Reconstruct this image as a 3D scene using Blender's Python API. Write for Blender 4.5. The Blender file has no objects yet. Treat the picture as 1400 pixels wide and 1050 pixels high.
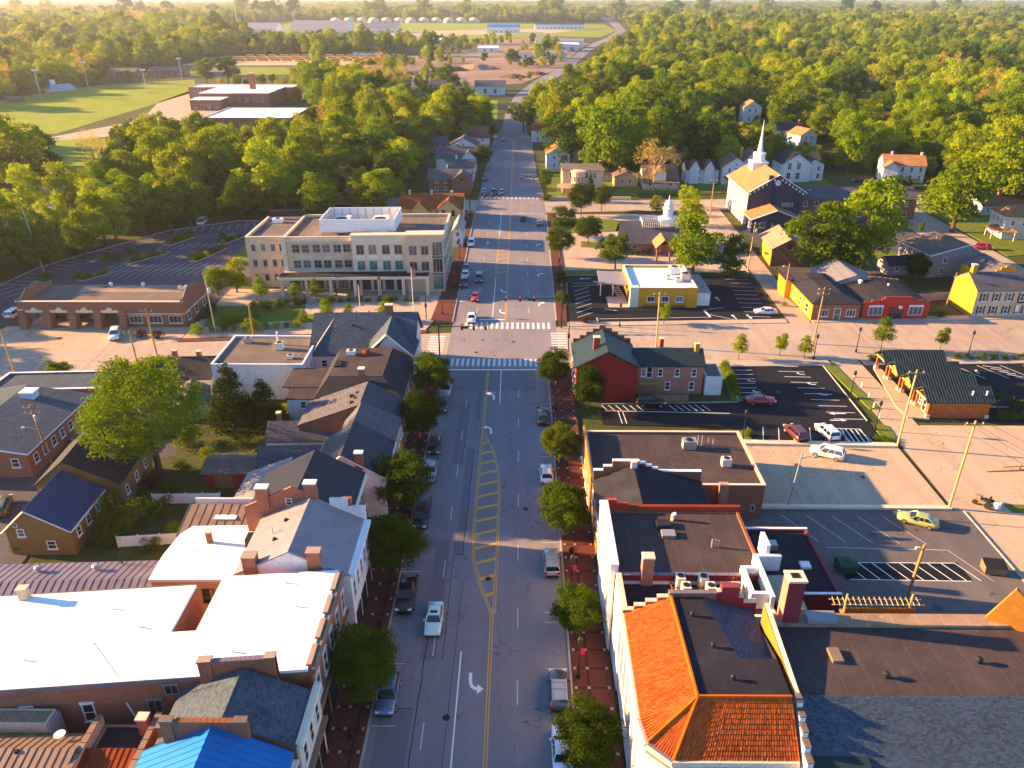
import bpy, math, random
import numpy as np
from mathutils import Matrix, Vector
R = math.radians
random.seed(7); rng = np.random.default_rng(7)
SC = bpy.context.scene
COL = SC.collection

# ---------------------------------------------------------------- camera
CAM_H = 60.0; FPX = 1066.0; PITCH = math.atan(530/FPX); YAW = math.atan(10/FPX)
cd = bpy.data.cameras.new('camera'); cam = bpy.data.objects.new('camera', cd); COL.objects.link(cam)
cd.sensor_fit = 'HORIZONTAL'; cd.sensor_width = 36; cd.lens = FPX/1400*36; cd.clip_start = 1; cd.clip_end = 40000
cam.location = (0, 0, CAM_H); cam.rotation_euler = (math.pi/2-PITCH, 0, YAW)
SC.camera = cam
# ---------------------------------------------------------------- sky, sun, exposure
SUN_EL = R(15.5); SUN_AZ = R(171)         # azimuth of the sun measured from +X, counter-clockwise: low on the left
w = bpy.data.worlds.new('World'); SC.world = w; w.use_nodes = True
nt = w.node_tree; bg = nt.nodes['Background']
sky = nt.nodes.new('ShaderNodeTexSky'); sky.sky_type = 'NISHITA'; sky.sun_disc = False
sky.sun_elevation = SUN_EL; sky.sun_rotation = math.pi/2-SUN_AZ
sky.air_density = 1.0; sky.dust_density = 0.3; sky.ozone_density = 5.0; sky.altitude = 200
nt.links.new(sky.outputs[0], bg.inputs[0]); bg.inputs[1].default_value = 0.078
sl = bpy.data.lights.new('sun', 'SUN'); sl.energy = 5.0; sl.angle = R(0.6); sl.color = (1.0, 0.6, 0.25)
so = bpy.data.objects.new('sun', sl); COL.objects.link(so)
sd = Vector((math.cos(SUN_AZ)*math.cos(SUN_EL), math.sin(SUN_AZ)*math.cos(SUN_EL), math.sin(SUN_EL)))
so.rotation_euler = sd.to_track_quat('Z', 'Y').to_euler(); so.location = sd*300
SC.view_settings.view_transform = 'Standard'; SC.view_settings.look = 'None'
SC.view_settings.exposure = 2.48; SC.view_settings.gamma = 1.0; SC.view_settings.use_curve_mapping = False
SC.cycles.max_bounces = 6; SC.cycles.diffuse_bounces = 3; SC.cycles.glossy_bounces = 2
SC.cycles.transmission_bounces = 3; SC.cycles.transparent_max_bounces = 6; SC.cycles.volume_bounces = 1
SC.cycles.use_adaptive_sampling = True; SC.cycles.use_denoising = True

# ---------------------------------------------------------------- helpers
_c, _s = math.cos(YAW), math.sin(YAW)
def at(px, py, z=0.0):
    """world x, y at height z seen at a position of the 1400 x 1050 survey photograph"""
    x = (px-700)/FPX; y = -(py-525)/FPX
    a, b, c = x, math.cos(PITCH)+y*math.sin(PITCH), -math.sin(PITCH)+y*math.cos(PITCH)
    t = (z-CAM_H)/c
    return (a*_c-b*_s)*t, (a*_s+b*_c)*t
def link(o, parent=None, label=None, cat=None, group=None, kind=None):
    COL.objects.link(o)
    if parent is not None: o.parent = parent
    if label: o['label'] = label
    if cat: o['category'] = cat
    if group: o['group'] = group
    if kind: o['kind'] = kind
    return o
def thing(name, label, cat, loc=(0, 0, 0), rz=0, group=None, scale=1):
    o = bpy.data.objects.new(name, None); o.empty_display_size = .3
    o.location = loc; o.rotation_euler = (0, 0, rz); o.scale = (scale,)*3
    return link(o, None, label, cat, group)

class MB:
    def __init__(s): s.v = []; s.f = []; s.sm = False
    def add(s, vs, fs):
        n = len(s.v); s.v += [tuple(p) for p in vs]; s.f += [tuple(i+n for i in f) for f in fs]; return s
    def box(s, x0, y0, z0, x1, y1, z1):
        return s.add([(x0,y0,z0),(x1,y0,z0),(x1,y1,z0),(x0,y1,z0),(x0,y0,z1),(x1,y0,z1),(x1,y1,z1),(x0,y1,z1)],
                     [(3,2,1,0),(4,5,6,7),(0,1,5,4),(1,2,6,5),(2,3,7,6),(3,0,4,7)])
    def quad(s, *p): return s.add(p, [tuple(range(len(p)))])
    def prism(s, poly, z0, z1):
        n = len(poly)
        vs = [(x,y,z0) for x,y in poly]+[(x,y,z1) for x,y in poly]
        return s.add(vs, [tuple(range(n))[::-1], tuple(range(n,2*n))]+[(i,(i+1)%n,n+(i+1)%n,n+i) for i in range(n)])
    def slab(s, p, t):
        """thick plate: polygon p (3d points, ccw from above), thickness t downwards"""
        n = len(p)
        vs = [tuple(q) for q in p]+[(q[0],q[1],q[2]-t) for q in p]
        return s.add(vs, [tuple(range(n)), tuple(range(n,2*n))[::-1]]+[(i,n+i,n+(i+1)%n,(i+1)%n) for i in range(n)])
    def tube(s, a, b, r0, r1=None, n=8, cap=True):
        r1 = r0 if r1 is None else r1
        a = Vector(a); b = Vector(b); d = (b-a).normalized()
        u = d.cross(Vector((0,0,1)) if abs(d.z) < .95 else Vector((1,0,0))).normalized(); v = d.cross(u)
        vs = []
        for c, r in ((a,r0),(b,r1)):
            vs += [tuple(c+u*(r*math.cos(k*2*math.pi/n))+v*(r*math.sin(k*2*math.pi/n))) for k in range(n)]
        fs = [(k,k+n,(k+1)%n+n,(k+1)%n) for k in range(n)]
        if cap: fs += [tuple(range(n)), tuple(range(n,2*n))[::-1]]
        return s.add(vs, fs)
    def lathe(s, prof, n=12, c=(0,0)):
        vs = []; fs = []
        for r, z in prof: vs += [(c[0]+r*math.cos(k*2*math.pi/n), c[1]+r*math.sin(k*2*math.pi/n), z) for k in range(n)]
        for j in range(len(prof)-1):
            fs += [(j*n+k, j*n+(k+1)%n, (j+1)*n+(k+1)%n, (j+1)*n+k) for k in range(n)]
        fs += [tuple(range(n))[::-1], tuple(range((len(prof)-1)*n, len(prof)*n))]
        return s.add(vs, fs)
    def loft(s, loops, cap=True):
        n = len(loops[0]); vs = [p for l in loops for p in l]; fs = []
        for j in range(len(loops)-1):
            fs += [(j*n+k, j*n+(k+1)%n, (j+1)*n+(k+1)%n, (j+1)*n+k) for k in range(n)]
        if cap: fs += [tuple(range(n))[::-1], tuple(range((len(loops)-1)*n, len(loops)*n))]
        return s.add(vs, fs)
    def mesh(s, name, mat, fn=None):
        me = bpy.data.meshes.new(name)
        me.from_pydata([fn(p) for p in s.v] if fn else s.v, [], s.f); 
        if mat: me.materials.append(mat)
        if s.sm: me.shade_smooth()
        return me
def ob(name, mb, mat, parent=None, **k):
    fn = k.pop('fn', None)
    o = bpy.data.objects.new(name, mb.mesh(name, mat, fn) if isinstance(mb, MB) else mb)
    return link(o, parent, **k)

# ---------------------------------------------------------------- materials
class N:
    def __init__(s, name):
        s.m = bpy.data.materials.new(name); s.m.use_nodes = True
        s.t = s.m.node_tree; s.b = s.t.nodes['Principled BSDF']
    def n(s, typ, **k):
        x = s.t.nodes.new('ShaderNode'+typ)
        for a, v in k.items(): setattr(x, a, v)
        return x
    def l(s, a, b): s.t.links.new(a, b)
    def noise(s, vec, scale, detail=4, rough=.6):
        x = s.n('TexNoise'); x.inputs['Scale'].default_value = scale; x.inputs['Detail'].default_value = detail
        x.inputs['Roughness'].default_value = rough
        if vec: s.l(vec, x.inputs['Vector'])
        return x.outputs[0]
    def ramp(s, f, stops):
        x = s.n('ValToRGB'); e = x.color_ramp.elements
        while len(e) < len(stops): e.new(.5)
        for i, (p, c) in enumerate(stops): e[i].position = p; e[i].color = (*c, 1)
        s.l(f, x.inputs[0]); return x.outputs[0]
    def mix(s, f, a, b, typ='MIX'):
        x = s.n('Mix', data_type='RGBA', blend_type=typ)
        for i, v in ((0, f), (6, a), (7, b)):
            if isinstance(v, (int, float)): x.inputs[i].default_value = v
            elif isinstance(v, tuple): x.inputs[i].default_value = (*v, 1)
            else: s.l(v, x.inputs[i])
        return x.outputs[2]
    def math(s, op, a, b=0.0):
        x = s.n('Math', operation=op)
        for i, v in ((0, a), (1, b)):
            if isinstance(v, (int, float)): x.inputs[i].default_value = v
            else: s.l(v, x.inputs[i])
        return x.outputs[0]
    def bump(s, h, strength=.3, dist=.02):
        x = s.n('Bump'); x.inputs['Strength'].default_value = strength; x.inputs['Distance'].default_value = dist
        s.l(h, x.inputs['Height']); s.l(x.outputs[0], s.b.inputs['Normal'])
    def col(s, c): s.l(c, s.b.inputs['Base Color'])
    def objco(s): return s.n('TexCoord').outputs['Object']
    def wallco(s):
        """horizontal run along the wall, height"""
        tc = s.n('TexCoord'); sp = s.n('SeparateXYZ'); s.l(tc.outputs['Object'], sp.inputs[0])
        sn = s.n('SeparateXYZ'); s.l(tc.outputs['Normal'], sn.inputs[0])
        ax = s.math('ABSOLUTE', sn.outputs[0]); ay = s.math('ABSOLUTE', sn.outputs[1])
        u = s.math('ADD', s.math('MULTIPLY', sp.outputs[0], ay), s.math('MULTIPLY', sp.outputs[1], ax))
        cb = s.n('CombineXYZ'); s.l(u, cb.inputs[0]); s.l(sp.outputs[2], cb.inputs[1])
        return cb.outputs[0], sp
def dk(c, f): return tuple(x*f for x in c)
def sat(c, k=1.35):
    m = sum(c)/3; return tuple(max(.003, m+(x-m)*k)*.95 for x in c)
def mat_plain(name, c, rough=.8, var=.25, sc=1.5, metal=0.0, spec=.15, fine=30, bump=.0):
    c = sat(c)
    n = N(name); co = n.objco()
    a = n.noise(co, sc, 5); b = n.noise(co, fine, 2)
    k = n.ramp(a, [(.3, dk(c, 1-var)), (.7, dk(c, 1+var*.6))])
    k = n.mix(.35*min(1, var*3), k, n.ramp(b, [(.3, dk(c, .8)), (.7, dk(c, 1.15))]))
    n.col(k); n.b.inputs['Roughness'].default_value = rough; n.b.inputs['Metallic'].default_value = metal
    n.b.inputs['Specular IOR Level'].default_value = spec
    if bump: n.bump(b, bump, .03)
    return n.m
def mat_brick(name, c, mortar=None, paint=0.0, var=.5):
    c = sat(c)
    n = N(name); v, sp = n.wallco(); mortar = mortar or (.32, .27, .22)
    b = n.n('TexBrick'); n.l(v, b.inputs['Vector'])
    b.inputs['Scale'].default_value = 1; b.inputs['Brick Width'].default_value = .23; b.inputs['Row Height'].default_value = .075
    b.inputs['Mortar Size'].default_value = .006
    b.inputs['Color1'].default_value = (*dk(c, 1.25), 1); b.inputs['Color2'].default_value = (*dk(c, 1-var), 1)
    b.inputs['Mortar'].default_value = (*(tuple(m*(1-paint)+q*paint for m, q in zip(mortar, c))), 1)
    a = n.noise(n.objco(), .7, 6, .7)
    n.col(n.mix(n.math('MULTIPLY', a, .5), b.outputs[0], n.ramp(a, [(.35, dk(c, .45)), (.7, dk(c, 1.5))])))
    n.b.inputs['Roughness'].default_value = .85; n.bump(b.outputs[1], -.4, .02); return n.m
def mat_siding(name, c, step=.16):
    c = sat(c)
    n = N(name); v, sp = n.wallco()
    z = n.math('FRACT', n.math('MULTIPLY', sp.outputs[2], 1/step))
    a = n.noise(n.objco(), 1.1, 5)
    k = n.ramp(a, [(.3, dk(c, .8)), (.7, dk(c, 1.06))])
    ln = n.math('GREATER_THAN', z, .9)
    n.col(n.mix(n.math('MULTIPLY', ln, .35), k, dk(c, .35))); n.bump(z, .5, .03)
    n.b.inputs['Roughness'].default_value = .6; return n.m
def mat_shingle(name, c, var=.5, rw=.3, rh=.14):
    c = sat(c)
    n = N(name); co = n.objco()
    b = n.n('TexBrick'); 
    sp = n.n('SeparateXYZ'); n.l(co, sp.inputs[0]); sn = n.n('SeparateXYZ'); n.l(n.n('TexCoord').outputs['Normal'], sn.inputs[0])
    ax = n.math('GREATER_THAN', n.math('ABSOLUTE', sn.outputs[0]), n.math('ABSOLUTE', sn.outputs[1]))
    run = n.n('Mix'); n.l(ax, run.inputs[0]); n.l(sp.outputs[0], run.inputs[2]); n.l(sp.outputs[1], run.inputs[3])
    dn = n.n('Mix'); n.l(ax, dn.inputs[0]); n.l(sp.outputs[1], dn.inputs[2]); n.l(sp.outputs[0], dn.inputs[3])
    cb = n.n('CombineXYZ'); n.l(run.outputs[0], cb.inputs[0]); n.l(dn.outputs[0], cb.inputs[1]); n.l(cb.outputs[0], b.inputs['Vector'])
    b.inputs['Scale'].default_value = 1; b.inputs['Brick Width'].default_value = rw; b.inputs['Row Height'].default_value = rh
    b.inputs['Mortar Size'].default_value = .012; b.inputs['Mortar Smooth'].default_value = .3
    b.inputs['Color1'].default_value = (*dk(c, 1+var), 1); b.inputs['Color2'].default_value = (*dk(c, 1-var), 1); b.inputs['Mortar'].default_value = (*dk(c, .35), 1)
    a = n.noise(co, .5, 6, .7)
    n.col(n.mix(n.math('MULTIPLY', a, .7), b.outputs[0], n.ramp(a, [(.3, dk(c, .6)), (.7, dk(c, 1.35))])))
    n.b.inputs['Roughness'].default_value = .85; n.b.inputs['Specular IOR Level'].default_value = .15; n.bump(b.outputs[1], -.5, .02); return n.m
def mat_tar(name, c, strip=1.0):
    c = sat(c)
    """felt roof: strips with lapped seams, stains, dust"""
    n = N(name); co = n.objco(); sp = n.n('SeparateXYZ'); n.l(co, sp.inputs[0])
    f = n.math('FRACT', n.math('MULTIPLY', sp.outputs[0], 1/(2.2*strip)))
    wob = n.noise(co, .9, 5, .65); a = n.noise(co, .22, 6, .7); b = n.noise(co, 6, 4, .7)
    k = n.ramp(a, [(.32, dk(c, .55)), (.5, c), (.68, tuple(x*1.35+.012 for x in c))])
    k = n.mix(.5, k, n.ramp(b, [(.3, dk(c, .6)), (.75, dk(c, 1.5))]))
    seam = n.math('LESS_THAN', f, .018); k = n.mix(n.math('MULTIPLY', seam, .45), k, dk(c, 2.6))
    st = n.math('GREATER_THAN', wob, .66); k = n.mix(n.math('MULTIPLY', st, .35), k, dk(c, 2.0))
    n.col(k); n.b.inputs['Roughness'].default_value = .85; n.b.inputs['Specular IOR Level'].default_value = .12
    n.bump(b, .3, .02); return n.m
def mat_asphalt(name, c, worn=.35, crack=True, big=.05):
    n = N(name); co = n.objco()
    st = n.n('Mapping'); st.inputs['Scale'].default_value = (1, .06, 1); n.l(co, st.inputs[0])
    lane = n.noise(st.outputs[0], .55, 4, .6); a = n.noise(co, big, 6, .65); f = n.noise(co, 9, 4, .75)
    k = n.ramp(a, [(.3, dk(c, 1-worn)), (.7, dk(c, 1+worn))])
    k = n.mix(.5, k, n.ramp(lane, [(.35, dk(c, .75)), (.7, dk(c, 1.25))]))
    k = n.mix(.3, k, n.ramp(f, [(.3, dk(c, .6)), (.7, dk(c, 1.4))]))
    if crack:
        vo = n.n('TexVoronoi', feature='DISTANCE_TO_EDGE'); wv = n.n('Vector' + 'Math'); 
        wv.operation = 'ADD'; n.l(co, wv.inputs[0]); dn = n.n('TexNoise'); n.l(co, dn.inputs['Vector']); dn.inputs['Scale'].default_value = .4
        sc = n.n('VectorMath', operation='SCALE'); n.l(dn.outputs[1], sc.inputs[0]); sc.inputs['Scale'].default_value = 6; n.l(sc.outputs[0], wv.inputs[1])
        n.l(wv.outputs[0], vo.inputs['Vector']); vo.inputs['Scale'].default_value = .11
        ck = n.math('LESS_THAN', vo.outputs['Distance'], .0055)
        k = n.mix(n.math('MULTIPLY', ck, .55), k, dk(c, .35))
    n.col(k); n.b.inputs['Roughness'].default_value = .85; n.b.inputs['Specular IOR Level'].default_value = .12
    n.bump(f, .25, .02); return n.m
def mat_glass(name, c=(.02, .025, .03), rough=.08):
    n = N(name); a = n.noise(n.n('ObjectInfo').outputs['Random'], 1.0, 0)
    r = n.n('ObjectInfo').outputs['Random']
    n.col(n.ramp(r, [(.0, dk(c, .6)), (.6, c), (.9, dk(c, 3.5)), (1, dk(c, 7))])); n.b.inputs['Roughness'].default_value = rough
    n.b.inputs['Specular IOR Level'].default_value = .6; return n.m
def mat_paint(name, c, metal=.2, rough=.3):
    n = N(name); n.b.inputs['Base Color'].default_value = (*c, 1); n.b.inputs['Metallic'].default_value = metal
    n.b.inputs['Roughness'].default_value = rough; n.b.inputs['Coat Weight'].default_value = .6; n.b.inputs['Coat Roughness'].default_value = .05; return n.m
def mat_mark(name, c, wear=.45):
    n = N(name); co = n.objco(); a = n.noise(co, 5, 6, .8); b = n.noise(co, .4, 3)
    s = n.math('ADD', n.math('MULTIPLY', a, .7), n.math('MULTIPLY', b, .3))
    n.col(n.ramp(s, [(wear-.06, (.2, .18, .19)), (wear+.06, c)])); n.b.inputs['Roughness'].default_value = .7; return n.m
def mat_grass(name, c, c2):
    n = N(name); co = n.objco(); a = n.noise(co, .03, 6, .7); b = n.noise(co, .6, 5, .8)
    k = n.ramp(a, [(.35, c), (.65, c2)]); n.col(n.mix(.5, k, n.ramp(b, [(.3, dk(c, .55)), (.7, dk(c2, 1.3))])))
    n.b.inputs['Roughness'].default_value = .95; n.b.inputs['Specular IOR Level'].default_value = .1; n.bump(b, .6, .15); return n.m
def mat_leaf(name, c, c2, trans=.35, hue=0.0):
    n = N(name); at_ = n.n('Attribute', attribute_name='tint', attribute_type='GEOMETRY').outputs['Fac']
    r = n.n('ObjectInfo').outputs['Random']
    k = n.ramp(at_, [(0, c), (1, c2)])
    k = n.mix(.55, k, n.ramp(r, [(0, dk(c, .8)), (.3, tuple((p+q)/2 for p, q in zip(c, c2))), (.55, (c2[0]*.7, c2[1]*.95, c2[2])), (.8, c2), (1, (c2[0]*1.35, c2[1]*1.08, c2[2]*.8))]))
    n.t.nodes.remove(n.b)
    d = n.n('BsdfDiffuse'); t = n.n('BsdfTranslucent'); g = n.n('BsdfGlossy'); mx = n.n('MixShader')
    n.l(k, d.inputs[0]); n.l(n.mix(1.0, k, (1.3, 1.15, .5), 'MULTIPLY'), t.inputs[0]); mx.inputs[0].default_value = trans
    n.l(d.outputs[0], mx.inputs[1]); n.l(t.outputs[0], mx.inputs[2])
    n.l(mx.outputs[0], n.t.nodes['Material Output'].inputs[0]); return n.m

mt = {}
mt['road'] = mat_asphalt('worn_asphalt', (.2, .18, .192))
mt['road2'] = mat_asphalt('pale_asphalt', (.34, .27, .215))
mt['lot'] = mat_asphalt('fresh_asphalt', (.012, .0125, .018), .25, False)
mt['lot2'] = mat_asphalt('grey_asphalt', (.075, .068, .08), .3)
mt['lot3'] = mat_asphalt('worn_grey_asphalt', (.12, .103, .1), .45, True, .08)
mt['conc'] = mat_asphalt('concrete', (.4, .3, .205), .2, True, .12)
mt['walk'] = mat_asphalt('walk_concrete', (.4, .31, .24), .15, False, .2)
mt['kerb'] = mat_plain('kerb_stone', (.36, .33, .31), .9)
mt['bwalk'] = mat_plain('red_paver', (.105, .045, .036), .9, .4, 4, bump=.4)
mt['band'] = mat_plain('dark_paver', (.06, .022, .02), .9, .3, 4)
mt['grass'] = mat_grass('lawn', (.075, .11, .012), (.13, .16, .018))
mt['field'] = mat_grass('field_turf', (.11, .19, .012), (.24, .26, .02))
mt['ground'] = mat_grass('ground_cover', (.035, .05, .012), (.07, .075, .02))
mt['dirt'] = mat_asphalt('dirt', (.24, .165, .11), .6, False, .025)
mt['wline'] = mat_mark('white_line', (.75, .73, .72), .33)
mt['wline2'] = mat_mark('worn_white_line', (.5, .48, .48), .42)
mt['yline'] = mat_mark('yellow_line', (.62, .33, .03), .38)
mt['patch'] = mat_asphalt('patch_asphalt', (.155, .138, .15), .15, False)
mt['tarline'] = mat_plain('crack_sealer', (.02, .02, .024), .6)
mt['glass'] = mat_glass('window_glass')
mt['cglass'] = mat_glass('car_glass', (.012, .014, .018), .04)
mt['green_glass'] = mat_plain('green_glass', (.03, .12, .11), .08, .1, spec=.6)
mt['tyre'] = mat_plain('rubber', (.018, .018, .018), .85)
mt['rim'] = mat_plain('alloy', (.45, .45, .46), .35, .1, metal=.7)
mt['lamp'] = mat_plain('headlamp', (.75, .75, .72), .15, .1)
mt['tail'] = mat_plain('taillamp', (.4, .02, .015), .2, .1)
mt['white'] = mat_plain('white_paint', (.74, .73, .72), .6, .1)
mt['trim'] = mat_plain('cream_trim', (.68, .62, .52), .6, .12)
mt['membrane'] = mat_plain('white_membrane', (.8, .79, .77), .7, .06, .3)
mt['wsiding'] = mat_siding('white_siding', (.72, .71, .7))
mt['bluesiding'] = mat_siding('pale_blue_siding', (.55, .62, .7))
mt['greysiding'] = mat_siding('grey_siding', (.27, .255, .27))
mt['navysiding'] = mat_siding('navy_siding', (.028, .03, .055), .2)
mt['yelsiding'] = mat_siding('yellow_siding', (.56, .31, .04))
mt['tansiding'] = mat_siding('tan_siding', (.5, .38, .22))
mt['redsiding'] = mat_siding('dark_red_siding', (.28, .02, .026))
mt['brownsiding'] = mat_siding('brown_siding', (.2, .13, .06))
mt['logsiding'] = mat_siding('orange_wood_siding', (.34, .11, .04), .3)
mt['brick'] = mat_brick('red_brick', (.26, .085, .05))
mt['brick2'] = mat_brick('brown_brick', (.21, .075, .04))
mt['brickp'] = mat_brick('pink_brick', (.4, .16, .12))
mt['brickred'] = mat_brick('painted_red_brick', (.4, .06, .05), paint=.9, var=.15)
mt['brickmar'] = mat_brick('maroon_brick', (.16, .025, .035), paint=.9, var=.15)
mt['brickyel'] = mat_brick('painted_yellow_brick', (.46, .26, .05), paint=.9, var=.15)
mt['brickgold'] = mat_brick('golden_painted_brick', (.3, .14, .04), paint=.9, var=.15)
mt['beige'] = mat_plain('beige_steel', (.34, .29, .22), .6, .15)
mt['shrust'] = mat_shingle('rust_shingle', (.24, .09, .045))
mt['bricktan'] = mat_brick('tan_brick', (.54, .41, .29), (.5, .42, .34), var=.25)
mt['brickwhite'] = mat_brick('painted_white_brick', (.68, .66, .65), paint=.95, var=.12)
mt['stone'] = mat_plain('pale_stone', (.64, .53, .42), .8, .12)
mt['tar'] = mat_tar('brown_felt', (.058, .045, .044))
mt['tar2'] = mat_tar('black_felt', (.022, .021, .027))
mt['tar3'] = mat_tar('grey_felt', (.14, .115, .1))
mt['tanroof'] = mat_tar('tan_felt', (.26, .19, .14))
mt['slate'] = mat_shingle('blue_slate', (.062, .078, .1))
mt['shbrown'] = mat_shingle('brown_shingle', (.15, .11, .09))
mt['shdark'] = mat_shingle('dark_shingle', (.03, .028, .034))
mt['shgrey'] = mat_shingle('grey_shingle', (.1, .095, .105))
mt['shtan'] = mat_shingle('tan_shingle', (.32, .175, .105))
mt['mgrey'] = mat_plain('grey_metal_roof', (.28, .265, .28), .5, .15, .6, metal=.25)
mt['mdark'] = mat_plain('dark_metal_roof', (.036, .038, .05), .5, .2, .6, metal=.2)
mt['mnavy'] = mat_plain('navy_metal_roof', (.045, .065, .12), .5, .2, .6, metal=.2)
mt['mpurple'] = mat_plain('plum_metal_roof', (.19, .17, .2), .55, .3, .5, metal=.2)
mt['mtan'] = mat_plain('tan_metal_roof', (.23, .17, .13), .55, .3, .6, metal=.2)
mt['mred'] = mat_plain('rust_red_metal_roof', (.2, .055, .03), .55, .3, .6, metal=.2)
mt['mblue'] = mat_plain('blue_metal_roof', (.05, .16, .36), .45, .12, .6, metal=.2)
mt['mgreen'] = mat_plain('green_metal_roof', (.028, .042, .045), .5, .15, .6, metal=.2)
mt['terra'] = mat_plain('terracotta', (.42, .125, .035), .85, .3, .8, fine=7)
_n = N('barrel_tile'); _r = _n.n('NewGeometry').outputs['Random Per Island']; _a = _n.noise(_n.objco(), .5, 6, .7)
_k = _n.ramp(_r, [(0, (.3, .05, .008)), (.25, (.42, .08, .011)), (.75, (.47, .095, .013)), (1, (.54, .13, .025))]); _n.col(_n.mix(_n.math('MULTIPLY', _a, .3), _k, (.26, .05, .02))); _n.b.inputs['Roughness'].default_value = .85; _n.b.inputs['Specular IOR Level'].default_value = .15; mt['tile'] = _n.m
mt['wood'] = mat_plain('pole_wood', (.3, .2, .11), .9, .3, 6)
mt['woodpale'] = mat_plain('pale_wood', (.45, .32, .18), .9, .3, 6)
mt['steel'] = mat_plain('galvanised_steel', (.42, .42, .43), .45, .15, metal=.5)
mt['black'] = mat_plain('black_metal', (.018, .018, .02), .5, .2)
mt['dgreen'] = mat_plain('green_bin', (.02, .07, .045), .6)
mt['pink'] = mat_plain('pink_cloth', (.5, .08, .14), .8, .2)
mt['rock'] = mat_plain('boulder', (.3, .26, .24), .9, .3)
mt['bark'] = mat_plain('bark', (.09, .065, .045), .95, .35, 4)
mt['barkpale'] = mat_plain('pale_bark', (.42, .32, .22), .9, .3, 4)
mt['leaf_a'] = mat_leaf('leaf_green', (.032, .08, .002), (.225, .29, .005), .42)
mt['leaf_b'] = mat_leaf('leaf_bright', (.1, .15, .003), (.36, .4, .009), .4)
mt['leaf_c'] = mat_leaf('leaf_dark', (.018, .05, .003), (.085, .135, .006), .28)
mt['leaf_d'] = mat_leaf('leaf_golden', (.24, .16, .03), (.46, .33, .09), .4)
mt['leaf_s'] = mat_leaf('leaf_street', (.012, .036, .002), (.08, .115, .004), .28)
mt['leaf_n'] = mat_leaf('dark_needles', (.008, .02, .004), (.032, .05, .009), .1)
mt['leaf_o'] = mat_leaf('leaf_oak', (.03, .075, .003), (.15, .21, .005), .35)
mt['needle'] = mat_leaf('blue_needles', (.03, .055, .045), (.07, .11, .09), .1)
mt['leaf_r'] = mat_leaf('leaf_maroon', (.035, .01, .012), (.09, .025, .02), .2)
# ---------------------------------------------------------------- building kit
_wc = {}
def win_meshes(w, h, style, fm, gm, arch=False):
    key = (round(w, 2), round(h, 2), style, fm, gm, arch)
    if key in _wc: return _wc[key]
    t = min(.1, w*.12); f = MB(); d = .09
    f.box(-w/2, -d, 0, -w/2+t, -.002, h).box(w/2-t, -d, 0, w/2, -.002, h)
    f.box(-w/2+t, -d, 0, w/2-t, -.002, t).box(-w/2+t, -d, h-t, w/2-t, -.002, h)
    if 'h' in style: f.box(-w/2+t, -d+.02, h*.5-.03, w/2-t, -.01, h*.5+.03)
    if 'v' in style: f.box(-.03, -d+.025, t, .03, -.012, h-t)
    if '3' in style:
        for k in (-1, 1): f.box(k*w/6-.03, -d+.025, t, k*w/6+.03, -.012, h-t)
    if arch: f.box(-w/2-.08, -d-.03, h, w/2+.08, -.002, h+.18)
    g = MB().box(-w/2+t*.6, -.045, t*.6, w/2-t*.6, -.006, h-t*.6)
    s = MB().box(-w/2-.1, -.17, -.1, w/2+.1, -.002, 0) if 's' in style else None
    r = (f.mesh('window', mt[fm]), g.mesh('pane', mt[gm]), s.mesh('sill', mt[fm]) if s else None)
    _wc[key] = r; return r
FACE = {'S': 0, 'E': math.pi/2, 'N': math.pi, 'W': -math.pi/2}
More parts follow.
